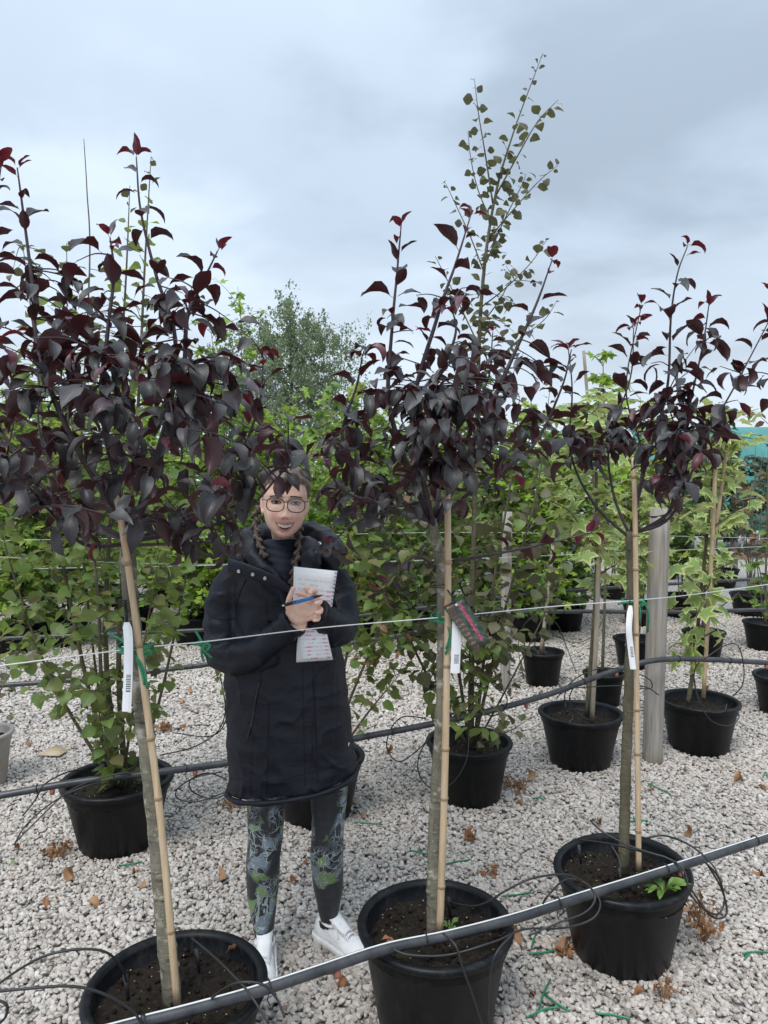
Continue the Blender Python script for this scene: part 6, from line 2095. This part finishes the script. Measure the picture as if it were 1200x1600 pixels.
# --- shoes
def shoe(heel, direction, label):
    f = Vector((direction[0], direction[1], 0)).normalized()
    r = Vector((f.y, -f.x, 0))
    LEN = .262
    S = [0, .03, .1, .2, .3, .42, .55, .68, .8, .9, .96, 1.0]
    Wd = [.016, .027, .034, .036, .036, .037, .041, .0455, .045, .037, .026, .008]
    Ht = [.060, .076, .086, .084, .082, .086, .077, .064, .055, .048, .041, .030]
    s0 = empty('shoe', heel)
    s0.parent = woman
    s0.location = heel - woman.location
    def SP(s, x, z):
        return Vector((heel[0], heel[1], 0)) + f * (s * LEN) + r * x + Vector((0, 0, z))
    rings = []
    for i in range(49):
        s = i / 48
        w, h = float(np.interp(s, S, Wd)), float(np.interp(s, S, Ht))
        ring = []
        for k in range(28):
            u = math.pi * 2 * k / 28
            cu, su = math.cos(u), math.sin(u)
            x = w * math.copysign(abs(cu) ** .75, cu) * (1 if su < 0 else 1 - .22 * su)
            z = .018 + (h - .018) * max(0, su) ** .72 if su > 0 else .018
            ring.append(SP(s, x, z))
        rings.append(ring)
    ub = MB().rings(rings)
    return s0, SP, ub, S, Wd, Ht
def build_shoe(heel, direction):
    s0, SP, ub, S, Wd, Ht = shoe(heel, direction, '')
    me = ub.mesh('upper', M['shoe'], True, heel)
    o = bpy.data.objects.new('upper', me); COL.objects.link(o); o.parent = s0
    def put(b, name, mat):
        m_ = b.mesh(name, mat, True, heel)
        q = bpy.data.objects.new(name, m_); COL.objects.link(q); q.parent = s0
        return q
    rings = []
    for z, g in ((0.0, .001), (.004, .0045), (.022, .0055), (.027, .003), (.027, -.006)):
        ring = []
        for k in range(64):
            u = 2 * math.pi * k / 64
            s = .5 - .5 * math.cos(u)
            w = float(np.interp(s, S, Wd)) + g
            ring.append(SP(s * (1 + 2 * g / .262) - g / .262, w * (1 if math.sin(u) > 0 else -1) * (abs(math.sin(u)) ** .25 if abs(math.sin(u)) < .25 else 1), z + .010 * max(0, s - .85) ** 1.0))
        rings.append(ring)
    put(MB().rings(rings), 'sole', M['sole'])
    # tongue, collar, laces
    tg = MB()
    tv = []
    for i in range(9):
        q = i / 8
        s, z = lerp(.60, .27, q), lerp(.068, .112, q)
        for x in (-1, -.5, 0, .5, 1):
            tv.append(SP(s, x * lerp(.020, .027, q), z + .006 * (1 - x * x)))
    tf = [(i * 5 + j, i * 5 + j + 1, i * 5 + j + 6, i * 5 + j + 5) for i in range(8) for j in range(4)]
    q = put(tg.add(tv, tf), 'tongue', M['shoe'])
    md = q.modifiers.new('thick', 'SOLIDIFY'); md.thickness = .006
    cl = [SP(.30 + .155 * -math.cos(a), .031 * math.sin(a), .086 + .010 * (1 if math.cos(a) > .3 else 0) * math.cos(a) - .004 * math.sin(a) ** 2) for a in [6.2832 * i / 28 for i in range(29)]]
    put(MB().tube(cl, .0052, 8), 'collar', M['shoe'])
    put(MB().tube([SP(.14 + .001, 0, .085), SP(.15, 0, .10)], .004, 6), 'heel_tab', M['shoe'])
    for i in range(6):
        s = lerp(.36, .64, i / 5)
        z = float(np.interp(s, S, Ht)) + .006
        for sg in (-1, 1):
            put(MB().tube(spline([SP(s, -sg * .023, z - .012), SP(s + .008, -sg * .010, z + .001), SP(s + .02, sg * .010, z), SP(s + .03, sg * .023, z - .015)], 4), .0027, 6, flat=.7), 'lace', M['lace'])
    zt = float(np.interp(.36, S, Ht)) + .010
    for pts in ([SP(.36, 0, zt), SP(.38, .018, zt + .012), SP(.42, .030, zt - .004), SP(.40, .012, zt)], [SP(.36, 0, zt), SP(.37, -.018, zt + .010), SP(.42, -.028, zt - .010), SP(.40, -.008, zt)],
                [SP(.36, 0, zt), SP(.44, .016, zt - .004), SP(.54, .034, zt - .035)], [SP(.36, 0, zt), SP(.45, -.014, zt - .006), SP(.52, -.034, zt - .04)]):
        put(MB().tube(spline(pts, 4), .0025, 6), 'lace', M['lace'])
    # stitched side panel
    for sg in (-1, 1):
        pn = [SP(s, sg * (float(np.interp(s, S, Wd)) * .985), z) for s, z in ((.30, .070), (.42, .060), (.56, .050), (.66, .040), (.74, .030))]
        put(MB().tube(spline(pn, 4), .0018, 5), 'seam', M['sole'])
    return s0
a1, a2 = ANK
h1 = Vector((a1.x - .004, a1.y + .062, .004))
h2 = atz(497, 1474, .004) + Vector((0, .012, 0)); h2.z = .004
h2 = Vector((a2.x - .045, a2.y + .045, .004))
build_shoe(h1, (.10, -1))
build_shoe(h2, (.74, -.67))
for a in (a1, a2):
    MB().tube([a + Vector((0, .004, .012 - .03)), Vector((a.x, a.y + .006, .075))], [.034, .036], 16).build('sock', M['sock'], woman)

# ------------------------------------------------------------------ notepad and pen
t = NT('written_page')
sp_ = t.node('ShaderNodeSeparateXYZ', {0: t.uv()})
u, v = sp_.outputs[0], sp_.outputs[1]
row = t.math('MULTIPLY', v, 15.0)
fr = t.math('FRACT', row)
ri = t.math('FLOOR', row)
inrow = t.math('MULTIPLY', t.math('GREATER_THAN', fr, 0.30), t.math('LESS_THAN', fr, 0.72))
sc = t.noise(t.node('ShaderNodeCombineXYZ', {0: t.math('MULTIPLY', u, 46.0), 1: t.math('MULTIPLY', v, 75.0), 2: ri}).outputs[0], 1.0, 2)
word = t.noise(t.node('ShaderNodeCombineXYZ', {0: t.math('MULTIPLY', u, 6.0), 1: t.math('MULTIPLY', ri, 3.7)}).outputs[0], 1.0, 1)
ink = t.math('MULTIPLY', t.math('MULTIPLY', inrow, t.math('GREATER_THAN', sc, 0.53)), t.math('GREATER_THAN', word, 0.44))
ink = t.math('MULTIPLY', ink, t.math('MULTIPLY', t.math('GREATER_THAN', u, 0.10), t.math('LESS_THAN', v, 0.88)))
pk = t.noise(t.node('ShaderNodeCombineXYZ', {0: t.math('MULTIPLY', u, 3.0), 1: t.math('MULTIPLY', ri, 5.3), 2: 4.0}).outputs[0], 1.0, 0)
colp = t.math('MAXIMUM', t.math('MULTIPLY', t.math('GREATER_THAN', u, 0.82), t.math('LESS_THAN', u, 0.93)), t.math('MULTIPLY', t.math('MULTIPLY', t.math('GREATER_THAN', u, 0.24), t.math('LESS_THAN', u, 0.56)), t.math('GREATER_THAN', pk, 0.46)))
pinkm = t.math('MULTIPLY', t.math('MULTIPLY', inrow, colp), t.math('LESS_THAN', v, 0.72))
c = t.mix(t.math('MULTIPLY', pinkm, 0.8), (0.84, 0.85, 0.87), (0.86, 0.26, 0.48))
c = t.mix(t.math('MULTIPLY', ink, 0.55), c, (0.16, 0.17, 0.22))
gl2 = t.math('LESS_THAN', t.math('FRACT', t.math('MULTIPLY', v, 30.0)), 0.10)
c = t.mix(t.math('MULTIPLY', gl2, 0.12), c, (0.4, 0.5, 0.65))
t.set('Base Color', c).set('Roughness', 0.7)
M['page'] = t.m
M['paper'] = m_flat('paper_edge', (0.68, 0.69, 0.71), 0.75)
pad = tag(empty('notepad', PP(490, 930, -.19)), 'open spiral notepad with pink highlighted handwriting held against the parka', 'notepad')
quad_card('page', [PP(457, 992, -.176), PP(511, 1000, -.176), PP(527, 893, -.200), PP(459, 886, -.204)], .008, M['page'], pad, .003)
for k in range(16):
    q = k / 15
    p = PP(lerp(526, 513, q), lerp(896, 985, q), lerp(-.200, -.182, q))
    MB().tube([p + Vector((.0055 * math.cos(a), -.0055 * math.sin(a) + .002, .0008 * a)) for a in [6.28 * i / 10 for i in range(11)]], .0011, 5).build('spiral_ring', M['zip'], pad)
for k in range(5):
    q = k / 4
    b = MB()
    vs, uvs, fs = [], [], []
    n, m = 6, 10
    for j in range(m + 1):
        for i in range(n + 1):
            s_, w_ = i / n, j / m
            x = lerp(lerp(466, 473 + 0, w_ * .4), lerp(505, 500, w_), s_) if False else lerp(463 + 9 * q * (1 - w_) ** 2 + 5 * w_ ** 2, 520 - 12 * w_, s_)
            y = lerp(1035 - 4 * s_ - 1.5 * q, 978, w_)
            vs.append(PP(x, y, -.168 - .004 * q - .030 * w_ - .010 * math.sin(w_ * 3.0) - .006 * (1 - s_) * (1 - w_))); uvs.append((s_, w_ * .6))
    for j in range(m):
        for i in range(n):
            a = j * (n + 1) + i
            fs.append((a, a + 1, a + n + 2, a + n + 1))
    o = b.add(vs, fs, uvs).build('turned_page', M['page'], pad)
    md = o.modifiers.new('thick', 'SOLIDIFY'); md.thickness = .0014
pen = tag(empty('pen', PP(472, 939, -.28)), 'blue and black ballpoint pen in the woman\'s right hand', 'pen')
M['pen_blue'] = m_flat('pen_blue', (0.02, 0.16, 0.42), 0.3)
M['pen_black'] = m_flat('pen_black', (0.012, 0.012, 0.014), 0.3)
pa, pb = PP(441, 946.5, -.276), PP(505, 929.5, -.290)
def PL(q):
    return pa.lerp(pb, q)
MB().tube([PL(0), PL(.07)], .0026, 10).build('button', M['wire'], pen)
MB().tube([PL(.06), PL(.10), PL(.28)], [.0042, .0050, .0050], 12).build('barrel', M['pen_black'], pen)
MB().tube([PL(.26), PL(.36), PL(.62), PL(.78)], [.0054, .0060, .0058, .0052], 12).build('grip', M['pen_blue'], pen)
MB().tube([PL(.78), PL(.90), PL(.97), PL(1.0)], [.0050, .0042, .0018, .0008], 12).build('nib', M['pen_black'], pen)
MB().tube([PL(.08) + Vector((0, -.006, .004)), PL(.34) + Vector((0, -.007, .005))], .0014, 6).build('clip', M['pen_black'], pen)
# ------------------------------------------------------------------ small things lying on the gravel
def on(px, py, z=.012):
    return atz(px, py, z)
_lit = [(345, 1380, 1.3, 'brown curled fallen leaf on the gravel right of the left trunk'), (135, 1411, 1.2, 'dark red fallen leaf on the gravel between the left tubs'), (212, 1388, .9, 'broad brown fallen leaf below the shrub tub'),
        (115, 1378, 1.3, 'reddish brown fallen leaf in front of the shrub tub'), (213, 1365, .8, 'thin red fallen leaf beside the left trunk'), (75, 1405, 1.0, 'tan fallen leaf near the left edge'),
        (505, 1330, .9, 'small brown leaf between the woman\'s shins'), (453, 1385, 1.1, 'orange brown leaf between the woman\'s knees'), (470, 1352, .8, 'small tan leaf behind the woman\'s legs'),
        (603, 1172, 1.4, 'orange fallen leaf left of the tallest tree\'s tub'), (822, 1222, 1.5, 'large orange fallen leaf right of the tallest tree\'s tub'), (800, 1240, 1.2, 'brown leaf at the foot of the tallest tree\'s tub'),
        (805, 1256, .9, 'small red leaf below the tallest tree\'s tub'), (1158, 1220, 1.5, 'curled orange leaf on the open gravel at right'), (1182, 1228, 1.3, 'second orange leaf beside the curled one at right'),
        (930, 1280, 1.2, 'red brown leaf just behind the right tub'), (1064, 1304, 1.2, 'rust coloured leaf behind the right tub\'s loop of tube'), (886, 1496, 1.3, 'orange brown leaf at the foot of the right tub'),
        (1078, 1417, 1.0, 'dark red leaf in the loop beside the right tub'), (1172, 1360, 1.1, 'ochre leaf at the right edge of the gravel'), (990, 1215, .8, 'small rusty leaf by the foot of the timber post'),
        (1110, 1078, 1.2, 'yellow brown leaf right of the cream-edged maple\'s tub'), (60, 1176, .9, 'red leaf left of the shrub tub'), (45, 1160, 1.1, 'rusty leaf by the left edge behind the pipe'),
        (282, 1135, 1.1, 'orange leaf right of the left trunk behind the pipe'), (302, 1082, 1.4, 'pale orange leaf further back beside the sleeve'), (280, 1100, 1.2, 'red brown leaf beside the sleeve'),
        (560, 1275, .8, 'little tan leaf right of the woman\'s knee'), (835, 1560, .8, 'bit of brown leaf near the green tie scraps'), (1010, 1555, .8, 'reddish leaf scrap at the bottom right'),
        (540, 1528, .9, 'pinkish leaf under the front pipe'), (20, 1330, .9, 'tan leaf left of the shrub tub'), (1135, 1110, .9, 'bright orange leaf behind the right edge tub'), (1010, 1235, .7, 'tiny brown leaf right of the timber post')]
r_ = random.Random(17)
for px, py, k, lab in _lit:
    p = on(px, py, .016)
    m = Matrix.Rotation(r_.uniform(0, 6.28), 4, 'Z') @ Matrix.Rotation(r_.uniform(-.5, .5), 4, 'Y') @ Matrix.Rotation(r_.choice([0, 3.1]) + r_.uniform(-.3, .3), 4, 'X')
    o = link('fallen_leaf', shape_mesh('dead', r_.randrange(6), M['dead']))
    s_ = .050 * k
    o.matrix_world = Matrix.Translation(p + Vector((0, 0, .008))) @ m @ Matrix.Scale(s_, 4)
    tag(o, lab, 'leaf', 'fallen leaves on the gravel')
# leaves lying in the tubs
for px, py, k, z, lab in [(778, 1462, 1.5, .29, 'big rust brown leaf in the middle tub below the pipe'), (768, 1450, .8, .28, 'small pinkish leaf in the middle tub'), (594, 1468, .8, .285, 'orange leaf by the left rim of the middle tub'),
                          (600, 1476, .7, .285, 'second orange leaf by the left rim of the middle tub'), (352, 1488, .8, .285, 'tan leaf in the left tub'), (1057, 1362, .9, .30, 'terracotta leaf in the right tub beside the pipe')]:
    p = atz(px, py, z)
    o = link('fallen_leaf', shape_mesh('dead', r_.randrange(6), M['dead']))
    o.matrix_world = Matrix.Translation(p) @ Matrix.Rotation(r_.uniform(-.5, .5) - 1.5, 4, 'Z') @ Matrix.Rotation(.3, 4, 'X') @ Matrix.Scale(.055 * k, 4)
    tag(o, lab, 'leaf', 'fallen leaves in the tubs')
# green scraps of plant tie
for k, (pts, lab) in enumerate([
    ([[(860, 1530), (850, 1550), (840, 1580), (822, 1590)], [(850, 1552), (870, 1568), (890, 1580)], [(838, 1582), (860, 1575), (872, 1574)]], 'tangled green tie scrap at the bottom right of the middle tub'),
    ([[(1160, 1490), (1180, 1487), (1210, 1488)], [(1170, 1488), (1163, 1500)]], 'forked green tie scrap at the right edge'),
    ([[(830, 1480), (836, 1462), (846, 1448)], [(826, 1490), (850, 1488), (876, 1482)]], 'crossed green tie scraps between the middle and right tubs'),
    ([[(930, 1583), (960, 1586), (985, 1592)]], 'straight green tie scrap at the bottom edge'),
    ([[(640, 1328), (655, 1332), (668, 1334)], [(655, 1334), (656, 1324)]], 'small green tie scrap left of the middle trunk'),
    ([[(696, 1350), (715, 1346), (736, 1343)]], 'green tie scrap right of the middle cane'),
    ([[(1012, 1224), (1030, 1232), (1048, 1241)], [(1012, 1228), (1020, 1222)]], 'green tie scrap right of the right cane'),
    ([[(832, 1248), (842, 1246), (850, 1250)], [(838, 1250), (846, 1243)]], 'curled green tie scrap right of the tallest tree\'s tub'),
    ([[(985, 1283), (1000, 1282), (1012, 1282)], [(990, 1276), (994, 1288)]], 'green tie scrap behind the right cane'),
    ([[(785, 1400), (808, 1398), (830, 1394)]], 'green tie scrap behind the middle tub\'s rim'),
    ([[(555, 1285), (575, 1286), (598, 1288)]], 'green tie scrap right of the woman\'s knee'),
    ([[(1192, 1215), (1196, 1206), (1199, 1212)]], 'green tie scrap at the right edge beside orange leaves'),
    ([[(185, 1352), (205, 1350), (222, 1346)]], 'green tie scrap at the foot of the shrub tub')]):
    b = MB()
    for q in pts:
        b.tube(spline([on(x, y, .018) for x, y in q], 4), .0030, 5, flat=1.3)
    tag(b.build('tie_scrap', M['tie']), lab, 'tie scrap', 'scraps of green plant tie')
# withered weeds
def tuft(px, py, h, w, n, lab, seed):
    r = random.Random(seed)
    c = on(px, py, .0)
    root = tag(empty('withered_weed', c), lab, 'weed', 'withered weeds')
    b = MB()
    L = Leaves('dead', M['dead'])
    for k in range(n):
        an = r.uniform(0, 6.28)
        e_ = c + Vector((math.cos(an) * w * r.uniform(.2, 1), math.sin(an) * w * r.uniform(.2, 1), h * r.uniform(.3, 1)))
        P = spline([c, c.lerp(e_, .5) + Vector((r.uniform(-.01, .01), r.uniform(-.01, .01), h * .15)), e_], 3)
        b.tube(P, .0013, 4)
        if r.random() < .8:
            L.add(e_, (r.gauss(0, 1), r.gauss(0, 1), r.gauss(-.4, .6)), r.uniform(.015, .035), None, 0, r)
    o = b.build('stems', M['straw'], root)
    L.emit(o, 20)
tuft(90, 1338, .06, .075, 46, 'withered brown weed at the left foot of the shrub tub', 1)
tuft(256, 1145, .075, .05, 44, 'upright withered weed right of the left trunk', 2)
tuft(1100, 1475, .16, .07, 54, 'tall withered weed beside the right tub', 3)
tuft(1040, 1568, .10, .03, 20, 'thin withered weed below the right tub', 4)
tuft(732, 1315, .07, .03, 24, 'wispy dry weed right of the middle cane', 5)
tuft(765, 1365, .03, .05, 30, 'flat dry weed behind the middle tub', 6)
tuft(800, 1232, .05, .08, 40, 'flattened brown weed at the right foot of the tallest tree\'s tub', 7)
tuft(360, 1262, .03, .08, 40, 'flattened brown weed left of the woman\'s knee', 8)
tuft(880, 1490, .04, .06, 30, 'flattened brown weed left of the right tub', 9)
# fresh weeds
def weed(px, py, z, n, size, lab, seed):
    c = atz(px, py, z)
    root = tag(empty('green_weed', c), lab, 'weed')
    r = random.Random(seed)
    L = Leaves('weed', M['weed'])
    for k in range(n):
        an = 6.28 * k / n + r.uniform(-.3, .3)
        L.add(c + Vector((0, 0, .005)), (math.cos(an), math.sin(an), r.uniform(.35, 1.0)), size * r.uniform(.7, 1.1), (0, 0, 1), 0, r)
    L.emit(root, 40)
weed(1036, 1398, .285, 12, .095, 'fresh green weed with toothed leaves in the right tub', 1)
weed(703, 1452, .275, 7, .045, 'small seedling beside the middle cane', 2)
weed(16, 1353, .0, 7, .04, 'small green seedling on the gravel at the left edge', 3)
# grey pot at the left edge with its own shrub, and a scrap of card on the gravel
c = Vector((atz(-30, 1140, .31).x, atz(-30, 1140, .31).y, 0))
G = Plant('potted_shrub', c, 'round-leaved shrub in pale grey pot cut by the left edge', 'shrub', None, 77)
make_pot(G.root, c, .16, .12, .30, .05, M['pot_grey'])
LG = Leaves('round', M['katsura_dark'])
for pts in ([(-30, 1150, c.y), (-20, 1060, c.y), (10, 960, c.y)], [(-30, 1150, c.y), (0, 1080, c.y - .05), (25, 1040, c.y - .08)], [(-30, 1150, c.y), (-40, 1000, c.y), (-30, 900, c.y)]):
    P = G.limb([at(*p) for p in pts], .007, .0015)
    leafy_shoot(G, P, LG, None, .2, .03, .055, (.4, 0), 0)
fill(G, [(-40, 960), (20, 960), (40, 1060), (10, 1130), (-40, 1110)], 14, c.y - .05, .08, LG, .055, per=5, gap=.04, rad=.002)
G.finish([LG], M['bark_green'], M['bark_green'], 120)
o = MB().add([on(60, 1180, .022), on(92, 1181, .024), on(106, 1172, .03), on(88, 1163, .026)], [(0, 1, 2, 3)]).build('card_scrap', M['bamboo'])
md = o.modifiers.new('thick', 'SOLIDIFY'); md.thickness = .002
tag(o, 'pale scrap of card lying on the gravel left of the shrub tub', 'scrap')
bpy.context.view_layer.update()
